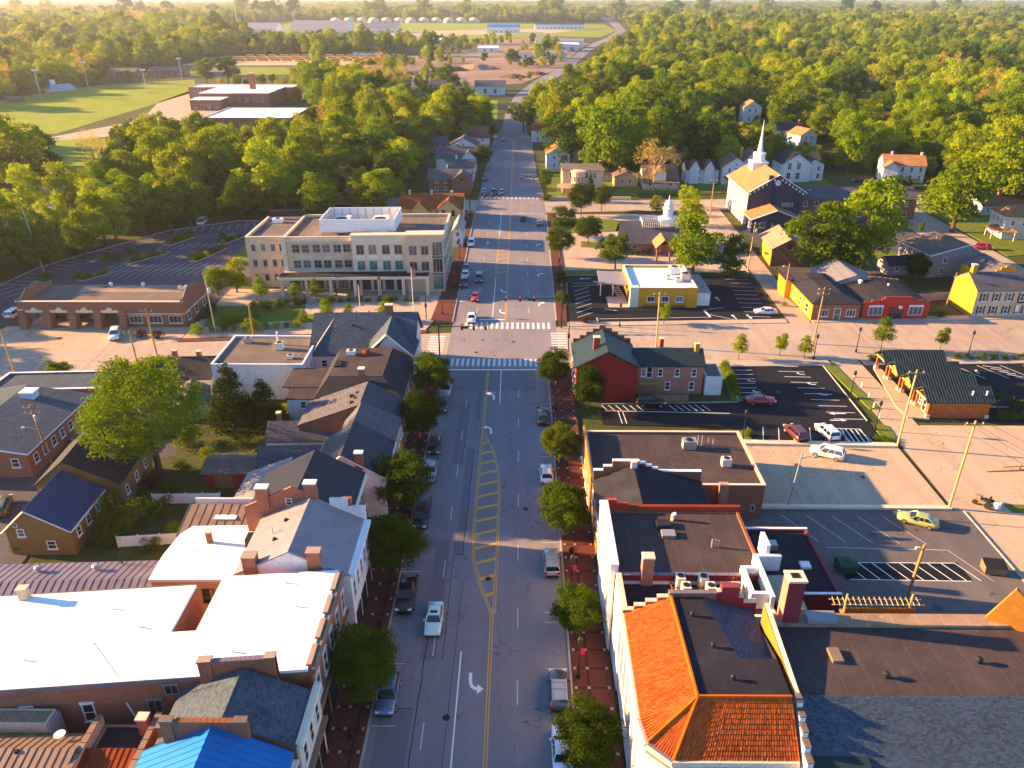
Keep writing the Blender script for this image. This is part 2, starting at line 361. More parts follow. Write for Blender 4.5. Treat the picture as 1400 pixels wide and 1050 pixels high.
class B:
    def __init__(s, name, label, cat, x, y, rz=0.0, k=0.0, group=None, z=0.0):
        s.r = thing(name, label, cat, (x, y, z), rz, group); s.k = k; s.roofs = []
    def fn(s, p): return (p[0], p[1]+s.k*p[0], p[2])
    def o(s, name, mb, mat, parent=None, **k):
        return ob(name, mb, mt[mat] if isinstance(mat, str) else mat, parent or s.r, fn=s.fn, **k)
    def flat(s, x0, y0, x1, y1, h, wall='brick', roof='tar', par=.5, pt=.28, cop=None, z0=-.3, name='wall'):
        m = MB(); zt = h+par
        m.box(x0, y0, z0, x1, y0+pt, zt).box(x0, y1-pt, z0, x1, y1, zt)
        m.box(x0, y0+pt, z0, x0+pt, y1-pt, zt).box(x1-pt, y0+pt, z0, x1, y1-pt, zt)
        W = s.o(name, m, wall)
        rf = s.o('roof', MB().box(x0+pt-.01, y0+pt-.01, h-.25, x1-pt+.01, y1-pt+.01, h), roof)
        if cop:
            c = MB(); e = .06; p = pt+.1
            c.box(x0-e, y0-e, zt+.002, x1+e, y0+p-e, zt+.1).box(x0-e, y1-p+e, zt+.002, x1+e, y1+e, zt+.1)
            c.box(x0-e, y0+p-e, zt+.002, x0+p-e, y1-p+e, zt+.1).box(x1-p+e, y0+p-e, zt+.002, x1+e, y1-p+e, zt+.1)
            s.o('coping', c, cop)
        s.rf = rf; return rf
    def gable(s, x0, y0, x1, y1, he, hr, wall='wsiding', roof='shgrey', ax='y', ov=.35, seam=None, trim=None, rp=None, z0=-.3, th=.16):
        """ax: direction of the ridge; rp: ridge position 0..1 across"""
        rp = .5 if rp is None else rp
        m = MB()
        if ax == 'y':
            xr = x0+(x1-x0)*rp; pr = [(x0, z0), (x1, z0), (x1, he), (xr, hr), (x0, he)]
            m.loft([[(x, y0, z) for x, z in pr], [(x, y1, z) for x, z in pr]])
            sl0 = (hr-he)/max(xr-x0, .01); sl1 = (hr-he)/max(x1-xr, .01); a, b = y0-ov, y1+ov; q = .1
            r0 = [(x0-ov, a, he-sl0*ov+q), (xr, a, hr+q), (xr, b, hr+q), (x0-ov, b, he-sl0*ov+q)]
            r1 = [(xr, a, hr+q), (x1+ov, a, he-sl1*ov+q), (x1+ov, b, he-sl1*ov+q), (xr, b, hr+q)]
        else:
            yr = y0+(y1-y0)*rp; pr = [(y0, z0), (y0, he), (yr, hr), (y1, he), (y1, z0)]
            m.loft([[(x0, y, z) for y, z in pr], [(x1, y, z) for y, z in pr]])
            sl0 = (hr-he)/max(yr-y0, .01); sl1 = (hr-he)/max(y1-yr, .01); a, b = x0-ov, x1+ov; q = .1
            r0 = [(a, y0-ov, he-sl0*ov+q), (b, y0-ov, he-sl0*ov+q), (b, yr, hr+q), (a, yr, hr+q)]
            r1 = [(a, yr, hr+q), (b, yr, hr+q), (b, y1+ov, he-sl1*ov+q), (a, y1+ov, he-sl1*ov+q)]
        s.o('wall', m, wall)
        rf = s.o('roof', MB().slab(r0, th).slab(r1, th), roof)
        if seam:
            sm = MB()
            for qd in (r0, r1):
                P = [Vector(p) for p in qd]
                # seams run from eave to ridge
                if ax == 'y': A0, A1, B0, B1 = P[0], P[1], P[3], P[2]
                else: A0, A1, B0, B1 = P[0], P[3], P[1], P[2]
                n = max(2, int((B0-A0).length/seam))
                for i in range(n+1):
                    t = i/n; u = A0.lerp(B0, t); v = A1.lerp(B1, t); d = (B0-A0).normalized()*.025
                    sm.add([u-d, u+d, v+d, v-d, u-d+Vector((0,0,.045)), u+d+Vector((0,0,.045)), v+d+Vector((0,0,.045)), v-d+Vector((0,0,.045))],
                           [(4,5,6,7),(0,1,5,4),(1,2,6,5),(2,3,7,6),(3,0,4,7)])
            s.o('roof_seams', sm, roof, rf, kind='stuff')
        if trim:
            t = MB()
            for qd in (r0, r1):
                E = [(qd[0], qd[1]), (qd[3], qd[2])] if ax == 'y' else [(qd[0], qd[3]), (qd[1], qd[2])]
                for u, v in E: t.tube((u[0], u[1], u[2]-.12), (v[0], v[1], v[2]-.12), .13, .13, 4)
                e = (qd[0], qd[3]) if (ax == 'y' and qd is r0) else (qd[1], qd[2]) if ax == 'y' else (qd[0], qd[1]) if qd is r0 else (qd[3], qd[2])
                t.tube((e[0][0], e[0][1], e[0][2]-.1), (e[1][0], e[1][1], e[1][2]-.1), .11, .11, 4)
            s.o('trim', t, trim, rf)
        s.rf = rf; return rf
    def hip(s, x0, y0, x1, y1, he, hr, wall, roof, ov=.4, inset=None, z0=-.3):
        s.o('wall', MB().box(x0, y0, z0, x1, y1, he), wall)
        i = inset if inset is not None else min(x1-x0, y1-y0)/2-.05
        a = [(x0-ov, y0-ov), (x1+ov, y0-ov), (x1+ov, y1+ov), (x0-ov, y1+ov)]; b = [(x0+i, y0+i), (x1-i, y0+i), (x1-i, y1-i), (x0+i, y1-i)]
        s.rf = s.o('roof', MB().add([(*p, he+.02) for p in a]+[(*p, he+.14) for p in a]+[(*p, hr) for p in b],
            [(3,2,1,0)]+[(j, (j+1)%4, (j+1)%4+4, j+4) for j in range(4)]+[(j+4, (j+1)%4+4, (j+1)%4+8, j+8) for j in range(4)]+[(8,9,10,11)]), roof)
        return s.rf
    def box(s, name, x0, y0, z0, x1, y1, z1, mat, parent=None): return s.o(name, MB().box(x0, y0, z0, x1, y1, z1), mat, parent)
    def win(s, face, pos, u, z, w=1.0, h=1.6, style='hs', fm='white', gm='glass', arch=False, name='window'):
        f, g, si = win_meshes(w, h, style, fm, gm, arch)
        if face in 'SN': x, y = u, pos; rz = FACE[face]+math.atan(s.k)
        else: x, y = pos, u; rz = FACE[face]
        o = ob(name, f, None, s.r); x, y, z = s.fn((x, y, z)); o.location = (x, y, z); o.rotation_euler = (0, 0, rz)
        ob('pane', g, None, o)
        if si: ob('sill', si, None, o)
        return o
    def row(s, face, pos, u0, u1, n, z, w=1.0, h=1.6, **k):
        for i in range(n): s.win(face, pos, u0+(u1-u0)*(i/(n-1) if n > 1 else .5), z, w, h, **k)
    def shut(s, face, pos, u, z, w, h, mat='black'):
        for sg in (-1, 1):
            o = s.win(face, pos, u+sg*(w*.5+.22), z, .36, h, '', 'black', 'glass', name='shutter')
    def chim(s, x, y, z0, z1, w=.9, d=.7, mat='brick2', cap='stone', parent=None):
        c = s.box('chimney', x-w/2, y-d/2, z0, x+w/2, y+d/2, z1, mat, parent or s.rf)
        s.box('chimney_cap' if parent is None else 'chimney_top', x-w/2-.07, y-d/2-.07, z1+.002, x+w/2+.07, y+d/2+.07, z1+.14, cap, s.rf)
    def vent(s, x, y, z, r=.3, h=.7, mat='black'):
        s.o('roof_vent', MB().lathe([(r*.6, z-.05), (r*.6, z+h*.5), (r, z+h*.55), (r*1.05, z+h*.8), (r*.6, z+h)], 10, (x, y)), mat, s.rf)
    def ac(s, x, y, z, w=1.0, d=1.0, h=1.0, mat='steel'):
        a = s.box('air_conditioner', x-w/2, y-d/2, z+.08, x+w/2, y+d/2, z+h, mat)
        s.o('fan_grille', MB().lathe([(min(w, d)*.4, z+h+.002), (min(w, d)*.4, z+h+.05), (min(w, d)*.32, z+h+.06)], 12, (x, y)), 'black', a)
        s.o('mount_rail', MB().box(x-w/2, y-d/2, z-.02, x-w/2+.1, y+d/2, z+.08).box(x+w/2-.1, y-d/2, z-.02, x+w/2, y+d/2, z+.08), 'black', a)
    def door(s, face, pos, u, w=1.0, h=2.1, mat='white', z=.0):
        o = s.win(face, pos, u, z, w, h, 'h', mat, 'glass', name='door'); return o

def house(name, label, x, y, w, d, he, hr, wall, roof, ax='y', rz=0, wins=((2, 1), (2, 1)), stories=2, chim=None, trim=None, group=None, porch=None, shut=False, cat='house', wm='white'):
    """plain house with its windows: wins = ((south count), (west count)) per storey"""
    b = B(name, label, cat, x, y, rz, 0, group)
    b.gable(0, 0, w, d, he, hr, wall, roof, ax, trim=trim)
    sh = he/stories
    for st in range(stories):
        z = st*sh+sh*.3
        for n, face, pos, L in ((wins[0], 'S', 0, w), (wins[1], 'W', 0, d), (wins[1], 'E', w, d)):
            n = n if isinstance(n, int) else n[0]
            for i in range(n):
                u = L*(i+1)/(n+1)
                if st == 0 and face == 'S' and i == n//2 and n > 2: b.door('S', pos, u, 1.1, 2.1, wm); continue
                b.win(face, pos, u, z, .95, sh*.52, 'hs', wm)
                if shut and face == 'S': b.shut(face, pos, u, z, .95, sh*.52)
    if ax == 'y' and hr-he > 1.6: b.win('S', 0, w/2, he+.2, .6, .8, '', wm)
    for c in chim or (): b.chim(c[0], c[1], he, hr+.9, .7, .6, c[2] if len(c) > 2 else 'brick2')
    if porch:
        px0, px1, pd = porch
        pr = b.o('porch_roof', MB().slab([(px0-.2, -pd-.2, 2.5), (px1+.2, -pd-.2, 2.5), (px1+.2, -.02, 3.0), (px0-.2, -.02, 3.0)], .14), roof)
        b.box('porch_floor', px0, -pd, -.2, px1, -.03, .35, 'woodpale')
        n = max(2, int((px1-px0)/2.2)+1)
        for i in range(n):
            u = px0+.1+(px1-px0-.2)*i/(n-1); b.box('porch_post', u-.07, -pd+.02, .35, u+.07, -pd+.16, 2.42, 'white')
    return b

# ---------------------------------------------------------------- vehicles
_vc = {}
def sect(y, hw, zl, zb, top):
    return [(-hw*.86, y, zl), (-hw, y, zl+.12), (-hw*1.0, y, (zl+zb)*.52), (-hw*.95, y, zb-.05), (-hw*.8, y, top), (hw*.8, y, top), (hw*.95, y, zb-.05), (hw, y, (zl+zb)*.52), (hw, y, zl+.12), (hw*.86, y, zl)]
CARS = {
 'sedan': dict(L=4.75, W=1.82, st=[(-2.38,.72,.42,.82,.86),(-2.25,.86,.26,.95,.98),(-1.6,.9,.22,.98,1.0),(0,.91,.2,.95,.97),(1.1,.91,.2,.93,.98),(2.0,.86,.24,.82,.86),(2.3,.76,.3,.68,.72),(2.38,.6,.42,.6,.62)],
    cab=(-1.85, 1.05, -1.15, .22, .95, 1.42, .82, .6)),
 'suv': dict(L=4.75, W=1.9, st=[(-2.36,.8,.42,1.0,1.03),(-2.25,.93,.3,1.12,1.15),(-1.5,.95,.26,1.13,1.16),(0,.95,.25,1.1,1.13),(1.0,.95,.25,1.07,1.13),(2.0,.9,.28,.98,1.02),(2.3,.8,.34,.82,.86),(2.38,.66,.45,.7,.73)],
    cab=(-2.28, 1.12, -1.98, .35, 1.11, 1.72, .87, .68)),
 'van': dict(L=5.0, W=1.95, st=[(-2.5,.85,.4,1.0,1.03),(-2.42,.96,.28,1.1,1.13),(-1.5,.97,.24,1.1,1.14),(0,.97,.24,1.08,1.12),(1.3,.96,.24,1.05,1.12),(2.1,.9,.28,.95,1.0),(2.42,.8,.34,.78,.82),(2.5,.64,.45,.68,.7)],
    cab=(-2.45, 1.75, -2.25, .7, 1.1, 1.82, .9, .72)),
 'pickup': dict(L=5.6, W=1.98, st=[(-2.8,.88,.5,1.0,.72),(-2.72,.96,.42,1.12,.74),(-1.0,.98,.4,1.12,.76),(-.75,.98,.38,1.12,1.14),(.5,.98,.36,1.12,1.16),(1.2,.97,.36,1.1,1.16),(2.3,.93,.4,1.06,1.1),(2.7,.84,.46,.9,.94),(2.8,.7,.55,.75,.78)],
    cab=(-.85, 1.25, -.65, .6, 1.13, 1.82, .88, .7)),
}
def car_meshes(kind):
    if kind in _vc: return _vc[kind]
    c = CARS[kind]; m = {}
    b = MB(); b.loft([sect(*s) for s in c['st']]); b.sm = True; m['body'] = b
    y0, y1, t0, t1, z0, z1, hb, ht = c['cab']
    g = MB(); bt = [(-hb,y0,z0-.03),(hb,y0,z0-.03),(hb,y1,z0-.03),(-hb,y1,z0-.03)]; tp = [(-ht,t0,z1-.04),(ht,t0,z1-.04),(ht,t1,z1-.04),(-ht,t1,z1-.04)]
    mid = [tuple((p+q)/2+(.05*np.sign(p) if i == 0 else 0) for i, (p, q) in enumerate(zip(u, v))) for u, v in zip(bt, tp)]
    g.loft([bt, mid, tp]); m['glass'] = g
    r = MB(); e = .07
    r.loft([[(-ht-e, t0-e, z1-.06), (ht+e, t0-e, z1-.06), (ht+e, t1+e, z1-.06), (-ht-e, t1+e, z1-.06)], [(-ht-.02, t0, z1), (ht+.02, t0, z1), (ht+.02, t1, z1), (-ht-.02, t1, z1)], [(-ht*.7, t0+.2, z1+.035), (ht*.7, t0+.2, z1+.035), (ht*.7, t1-.25, z1+.035), (-ht*.7, t1-.25, z1+.035)]])
    for i in range(4): r.tube(bt[i], mid[i], .055, .05, 5).tube(mid[i], tp[i], .05, .05, 5)
    ym = (t0+t1)/2
    for f in ((.5,) if kind == 'pickup' else (.38, .66)):
        for sg in (-1, 1): r.tube((sg*(hb+.0), y0+(y1-y0)*f, z0), (sg*(ht+.02), t0+(t1-t0)*f, z1-.05), .045, .04, 5)
    m['roof'] = r
    wr = .36 if kind in ('suv', 'pickup') else .32
    t = MB(); t.tube((-.11,0,0), (.11,0,0), wr, wr, 14); m['tyre'] = t; m['wr'] = wr
    q = MB(); q.tube((-.125,0,0), (.125,0,0), wr*.62, wr*.62, 10); m['rim'] = q
    L2 = c['L']/2; s0 = c['st'][0]; s1 = c['st'][-2]
    m['hl'] = MB().box(-.2, -.12, -.08, .2, .14, .08); m['hlp'] = (s1[1]-.16, s1[0]-.06, s1[3]-.02)
    m['tl'] = MB().box(-.16, -.06, -.11, .16, .12, .11); m['tlp'] = (s0[1]-.06, s0[0]-.03, s0[3]-.06)
    m['bp'] = MB().box(-s0[1]*.95, -L2-.05, .38, s0[1]*.95, -L2+.2, .62); m['fp'] = MB().box(-.72, L2-.12, .34, .72, L2+.04, .52)
    m['mir'] = MB().box(-.1, -.08, -.07, .1, .08, .07); m['mp'] = (hb+.16, y1-.45, z0+.04)
    if kind in ('suv',): m['rack'] = MB().box(-ht+.02, t0+.15, z1+.05, -ht+.07, t1-.2, z1+.1).box(ht-.07, t0+.15, z1+.05, ht-.02, t1-.2, z1+.1).box(-ht, -.9, z1+.09, ht, -.84, z1+.12).box(-ht, -.1, z1+.09, ht, -.04, z1+.12)
    if kind == 'sedan': m['sun'] = MB().box(-.38, -.35, z1+.03, .38, .05, z1+.05)
    out = {k: (v.mesh('car_'+k, None) if isinstance(v, MB) else v) for k, v in m.items()}
    for k, mm in (('glass','cglass'),('tyre','tyre'),('rim','rim'),('hl','lamp'),('tl','tail'),('fp','black'),('bp','black'),('rack','steel'),('sun','cglass')):
        if k in out: out[k].materials.append(mt[mm])
    _vc[kind] = out; return out
_pc = {}
def car(kind, colour, x, y, rz, label, cat='car', group=None, rack=False, sunroof=False, roofcol=None):
    m = car_meshes(kind); c = CARS[kind]
    r = thing({'sedan': 'sedan_car', 'suv': 'sport_utility_car', 'van': 'minivan', 'pickup': 'pickup_truck'}[kind], label, cat, (x, y, .012), rz, group)
    def paint(me, col):
        k = (me.name, col)
        if k not in _pc:
            n = me.copy(); n.name = me.name; key = ('p',)+col
            if key not in _pc: _pc[key] = mat_paint('car_paint', col)
            n.materials.append(_pc[key]); _pc[k] = n
        return _pc[k]
    body = ob('body', paint(m['body'], colour), None, r)
    ob('windows', m['glass'], None, r); ob('roof', paint(m['roof'], roofcol or colour), None, r)
    L2 = c['L']/2; wx = c['W']/2-.1; fy, ry = L2*.62, -L2*.6
    for sx in (-1, 1):
        for yy in (fy, ry):
            t = ob('wheel', m['tyre'], None, r); t.location = (sx*wx, yy, m['wr']); ob('rim', m['rim'], None, t)
        px, py, pz = m['hlp']; h = ob('headlight', m['hl'], None, r); h.location = (sx*px, py, pz)
        px, py, pz = m['tlp']; h = ob('taillight', m['tl'], None, r); h.location = (sx*px, py, pz)
        px, py, pz = m['mp']; h = ob('wing_mirror', paint(m['mir'], colour), None, r); h.location = (sx*px, py, pz)
    ob('front_grille', m['fp'], None, r); ob('rear_bumper', m['bp'], None, r)
    if rack and 'rack' in m: ob('roof_rack', m['rack'], None, r)
    if sunroof and 'sun' in m: ob('sunroof', m['sun'], None, r)
    return r

# ---------------------------------------------------------------- trees
def leaf_mesh(name, mat, clumps, per, size, seed, flat=.0, jit=.8, inner=.3):
    """clumps: list of (x,y,z,r[,tint]); per leaves each: small bent quads facing roughly outwards"""
    g = np.random.default_rng(seed); V = []; T = []
    cl = np.array([c[:4] for c in clumps]); cl[:, 3] *= g.uniform(.75, 1.3, len(cl)); wts = cl[:, 3]**2; n = int(per*len(clumps))
    idx = g.choice(len(cl), n, p=wts/wts.sum())
    d = g.normal(size=(n, 3)); d /= np.linalg.norm(d, axis=1)[:, None]
    d[:, 2] = np.where(d[:, 2] < -.35, -d[:, 2], d[:, 2])
    rad = cl[idx, 3]*(1-inner*g.random(n)**2)*(1+.18*g.normal(size=n))
    c = cl[idx, :3]+d*rad[:, None]*np.array([1, 1, .85])
    nn = d+jit*g.normal(size=(n, 3)); nn[:, 2] += .15; nn /= np.linalg.norm(nn, axis=1)[:, None]
    up = g.normal(size=(n, 3)); u = np.cross(nn, up); u /= np.linalg.norm(u, axis=1)[:, None]; v = np.cross(nn, u)
    sz = size*(.6+.8*g.random(n))[:, None]
    P = np.stack([c-u*sz, c-v*sz*.6+nn*sz*.15, c+u*sz, c+v*sz*.6+nn*sz*.15], 1).reshape(-1, 3)
    me = bpy.data.meshes.new(name); me.vertices.add(4*n); me.vertices.foreach_set('co', P.ravel())
    me.loops.add(4*n); me.loops.foreach_set('vertex_index', np.arange(4*n)); me.polygons.add(n)
    me.polygons.foreach_set('loop_start', np.arange(n)*4)
    ct = g.random(len(cl)); tint = np.clip(.55*ct[idx]+.55*g.random(n)-.05, 0, 1)
    a = me.attributes.new('tint', 'FLOAT', 'FACE'); a.data.foreach_set('value', tint.astype(np.float32))
    me.materials.append(mat); me.update(calc_edges=True); return me
def crown_clumps(seed, n, rx, rz, zc, cr, shape='round'):
    g = random.Random(seed); out = []; p1, p2, p3 = (g.uniform(0, 6.28) for _ in range(3)); am = {'cone': 0, 'ball': .07}.get(shape, .2)
    while len(out) < n:
        x, y, z = (g.uniform(-1, 1) for _ in range(3)); q = x*x+y*y+z*z
        if q > 1 or q < .16: continue
        if z < -.75: continue
        if shape == 'cone':
            t = (z+1)/2; f = max(.08, 1-t); a = g.uniform(0, 6.28); rr = f*rx*g.uniform(.75, 1)
            out.append((rr*math.cos(a), rr*math.sin(a), zc+z*rz, cr*(.35+.75*f))); continue
        a = math.atan2(y, x); lb = 1+am*math.sin(2*a+p1)+am*.8*math.sin(3*a+p2+2*z); out.append((x*rx*lb, y*rx*lb, zc+z*rz*(1+am*.7*math.sin(a+p3)), cr*g.uniform(.6, 1.35)))
    return out
def trunk_mesh(name, mat, seed, h, r, zc, rx, nb=6, bare=0):
    g = random.Random(seed); m = MB(); p = Vector((0, 0, -.05)); pts = [(p, r)]
    for k in range(1, 5):
        q = Vector((g.uniform(-.04, .04)*h*.4, g.uniform(-.04, .04)*h*.4, h*k/4)); m.tube(p, q, r*(1-.17*(k-1)), r*(1-.17*k), 8, k == 1); p = q; pts.append((q, r*(1-.17*k)))
    tips = []
    for b in range(nb):
        a = b*6.28/nb+g.uniform(-.4, .4); st, rr = pts[g.choice([2, 3, 3, 4])]
        e = Vector((math.cos(a)*rx*g.uniform(.45, .8), math.sin(a)*rx*g.uniform(.45, .8), zc+g.uniform(-.15, .45)*rx))
        mid = st.lerp(e, .5)+Vector((0, 0, .12*rx)); m.tube(st, mid, rr*.6, rr*.38, 6, False).tube(mid, e, rr*.38, rr*.14, 5, False); tips += [(mid, e, rr)]
    for k in range(bare):
        mid, e, rr = g.choice(tips); t = g.random(); st = mid.lerp(e, t)
        q = st+Vector((g.uniform(-1, 1), g.uniform(-1, 1), g.uniform(.2, 1.1)))*rx*.42; m.tube(st, q, rr*.16, rr*.05, 4, False)
    return m.mesh(name, mat)
PROTO = {}
def proto(key, leaf, n, rx, rz, zc, cr, per, size, seed, bark='bark', tr=.07, shape='round', nb=6, bare=0, jit=.8):
    PROTO[key] = (leaf_mesh('crown', mt[leaf], crown_clumps(seed, n, rx, rz, zc, cr, shape), per, size, seed, jit=jit),
                  trunk_mesh('trunk', mt[bark], seed, zc*.95, tr, zc, rx, nb, bare))
# unit crown radius; scale by the radius in metres
for i in range(4): proto('wide%d' % i, 'leaf_a', 70, .84, .95, 1.2, .23, 90, .05, 11+i)
for i in range(3): proto('bright%d' % i, 'leaf_b', 64, .8, 1.0, 1.25, .21, 85, .047, 31+i)
for i in range(2): proto('dark%d' % i, 'leaf_c', 66, .82, 1.1, 1.3, .22, 90, .05, 41+i)
for i in range(2): proto('golden%d' % i, 'leaf_d', 60, .9, 1.1, 1.6, .2, 34, .032, 51+i, 'barkpale', .06, nb=9, bare=140)
for i in range(3): proto('street%d' % i, 'leaf_s', 120, .84, .8, 1.22, .19, 170, .029, 61+i, tr=.045, shape='ball')
proto('young', 'leaf_a', 34, .74, 1.0, 1.75, .3, 90, .06, 71, tr=.05)
proto('cone', 'leaf_n', 110, .95, 1.9, 1.9, .34, 110, .04, 81, shape='cone', tr=.08)
proto('spruce', 'needle', 60, .9, 1.2, 1.3, .3, 60, .055, 82, shape='cone', tr=.08)
proto('oak', 'leaf_o', 260, .86, .8, 1.15, .13, 110, .0185, 91, tr=.06, shape='ball', nb=11, bare=40)
proto('shrub', 'leaf_a', 26, .8, .6, .45, .34, 70, .055, 95, tr=.04)
proto('shrubd', 'leaf_c', 26, .8, .65, .45, .34, 80, .05, 96, tr=.04)
proto('shrubr', 'leaf_r', 26, .8, .55, .45, .34, 70, .055, 97, tr=.04)
ZC = dict(wide=1.2, bright=1.25, dark=1.3, golden=1.6, street=1.22, young=1.75, cone=1.9, spruce=1.3, oak=1.15, shrub=.45, shrubd=.45, shrubr=.45)
CROWN_OBJ = {}
def tree(key, x, y, r, label, group=None, name='broadleaf_tree', rz=None, sz=1.0, cat='tree', z=0):
    t = thing(name, label, cat, (x, y, z), random.uniform(0, 6.28) if rz is None else rz, group)
    t.scale = (r, r, r*sz)
    c = ob('crown', PROTO[key][0], None, t); ob('trunk', PROTO[key][1], None, t)
    CROWN_OBJ.setdefault(key, c); return t
def tree_px(key, px, py, rpx, label, group=None, kc=1.5, name='broadleaf_tree', sz=1.0, cat='tree', f=1.0):
    z = 4.0; kc = ZC[key.rstrip('0123')]
    for _ in range(12):
        X, Y = at(px, py, z); dist = Y*math.cos(PITCH)+(CAM_H-z)*math.sin(PITCH); r = rpx*dist/FPX; z = kc*r*sz
    return tree(key, X, Y, r*f, label, group, name, sz=sz, cat=cat)
mt['wlinex'] = mat_mark('crosswalk_paint', (.6, .56, .53), .39)
# ---------------------------------------------------------------- ground, roads, pavements
def sheet(name, poly, z, mat, label=None, kind='structure'):
    return ob(name, MB().quad(*[(x, y, z) for x, y in poly]), mt[mat], kind=kind, label=label)
g = MB(); gx = [-14000,-6000,-3000,-1500,-800,-400,-200,-100,0,100,200,400,800,1500,3000,6000,14000]
gy = [-1000,-200,0,50,100,150,200,300,400,600,900,1500,2500,4000,7000,14000]
for i in range(len(gx)):
    for j in range(len(gy)): g.v.append((gx[i], gy[j], -.12))
for i in range(len(gx)-1):
    for j in range(len(gy)-1):
        a = i*len(gy)+j; g.f.append((a, a+len(gy), a+len(gy)+1, a+1))
ob('ground', g, mt['ground'], kind='structure')
YN = lambda x: 128.6+.1*(x+18) if x < 0 else 129.6+.035*(x-9)      # near kerb of the cross street
YF = lambda x: 143+.1*(x+18) if x < 0 else 146.8+.053*(x-9.7)      # far kerb
road = sheet('road', [(-13.5, 8), (5.15, 8), (5.15, 128), (7.2, 131), (7.6, 147), (8.2, 232), (8.2, 268), (6.6, 300), (5.6, 375), (3, 415), (4.8, 485), (9, 560), (26, 664), (46, 768), (86, 1034), (114, 1198), (154, 1371), (207, 1669), (255, 2251), (280, 2821),
  (250, 2821), (231, 2251), (189, 1669), (138, 1371), (100, 1198), (73, 1034), (33, 768), (12, 664), (-3, 560), (-8, 485), (-9, 415), (-12.2, 378), (-13.3, 300), (-13.6, 232), (-13.5, 148)], 0, 'road', 'wide grey asphalt main street running to the horizon')
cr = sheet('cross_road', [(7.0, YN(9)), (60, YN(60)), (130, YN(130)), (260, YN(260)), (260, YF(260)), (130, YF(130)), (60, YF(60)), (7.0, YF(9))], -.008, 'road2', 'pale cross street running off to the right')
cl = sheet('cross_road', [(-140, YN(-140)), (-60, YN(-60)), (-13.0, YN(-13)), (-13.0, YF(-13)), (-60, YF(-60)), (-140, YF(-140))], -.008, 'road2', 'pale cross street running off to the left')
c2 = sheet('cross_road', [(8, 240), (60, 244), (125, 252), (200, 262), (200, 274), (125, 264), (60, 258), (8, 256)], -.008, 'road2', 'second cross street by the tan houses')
sheet('cross_road', [(-13.4, 242), (-13.4, 256), (-60, 262), (-60, 250)], -.012, 'road2', 'short side street left of the far traffic lights')
sheet('side_street', [(112, 150), (124, 150), (126, 256), (113, 255)], -.014, 'road2', 'grey side street beside the grey sided house')
sheet('alley', [(55.5, YF(57)-.4), (60, YF(60)-.4), (63, 244), (58, 243.5)], -.012, 'road2', 'narrow lane between the diner lot and the navy church')
sheet('alley', [(56.6, 60), (62.5, 60), (62.5, YN(62)), (57.5, YN(57))], -.02, 'conc', 'concrete lane leading past the wooden shelter')
# parking lots
lotA = sheet('parking_lot', [(10.2, 149.2), (54.3, 151.0), (55.6, 179.6), (11.2, 179.6)], -.004, 'lot', 'black asphalt lot around the yellow diner')
lotB = sheet('parking_lot', [(13.2, 106.6), (35.2, 105.6), (33.4, 101.9), (54.9, 100.9), (55.2, 128.8), (37.4, 129.2), (36.4, 114.2), (13.6, 113.2)], -.004, 'lot', 'black asphalt lot with white bays beside the red house')
lotC = sheet('parking_lot', [(31.5, 85.3), (56.4, 84.9), (56.4, 100.3), (31.5, 101.2)], -.004, 'conc', 'concrete yard with a white car in long shadow')
lotD = sheet('parking_lot', [(24, 55), (58, 55), (58, 84.2), (24, 84.3)], -.006, 'lot3', 'grey asphalt lot with faded bays by the green sedan')
sheet('parking_lot', [(58.6, 55), (130, 55), (130, 106.8), (62.6, 106.8), (58.6, 84)], -.006, 'conc', 'tan concrete yard right of the leaning pole')
lotE = sheet('parking_lot', [(62.6, 108.0), (130, 108.0), (130, 131.2), (77, 130), (62.8, 129.4)], -.004, 'lot', 'black asphalt lot behind the green roofed shelter')
lotL = sheet('parking_lot', [(-150, 148), (-100.5, 146), (-66.5, 158), (-64, 178), (-73, 201), (-76, 229), (-84, 229), (-100, 218), (-113, 194.5), (-118.5, 184), (-121, 168), (-150, 150)], -.004, 'lot2', 'large asphalt lot behind the fire station')
sheet('parking_lot', [(-104, 128), (-66, 138.5), (-66.5, 146), (-104, 146)], -.003, 'conc', 'concrete apron before the fire station bays')
sheet('plaza', [(-66, 139.2), (-19, 143.8), (-17.6, 150), (-16.9, 169), (-66, 169)], -.003, 'walk', 'tan paved plaza before the long office building')
sheet('plaza', [(10, 182), (56, 182), (58, 238), (10, 238)], -.003, 'walk', 'pale paving round the brick pavilion')
sheet('parking_lot', [(-72, 66), (-58, 62), (-60, 96), (-72, 94)], -.005, 'lot2', 'shaded asphalt yard beside the brown house')
sheet('parking_lot', [(-66.2, 88), (-50, 97), (-58, 118), (-66, 108)], -.006, 'lot2', 'narrow asphalt drive beside the long brick building')
sheet('parking_lot', [(64, 176), (96, 180), (112, 200), (112, 240), (84, 226), (64, 224)], -.006, 'lot2', 'dim asphalt lot behind the navy church')
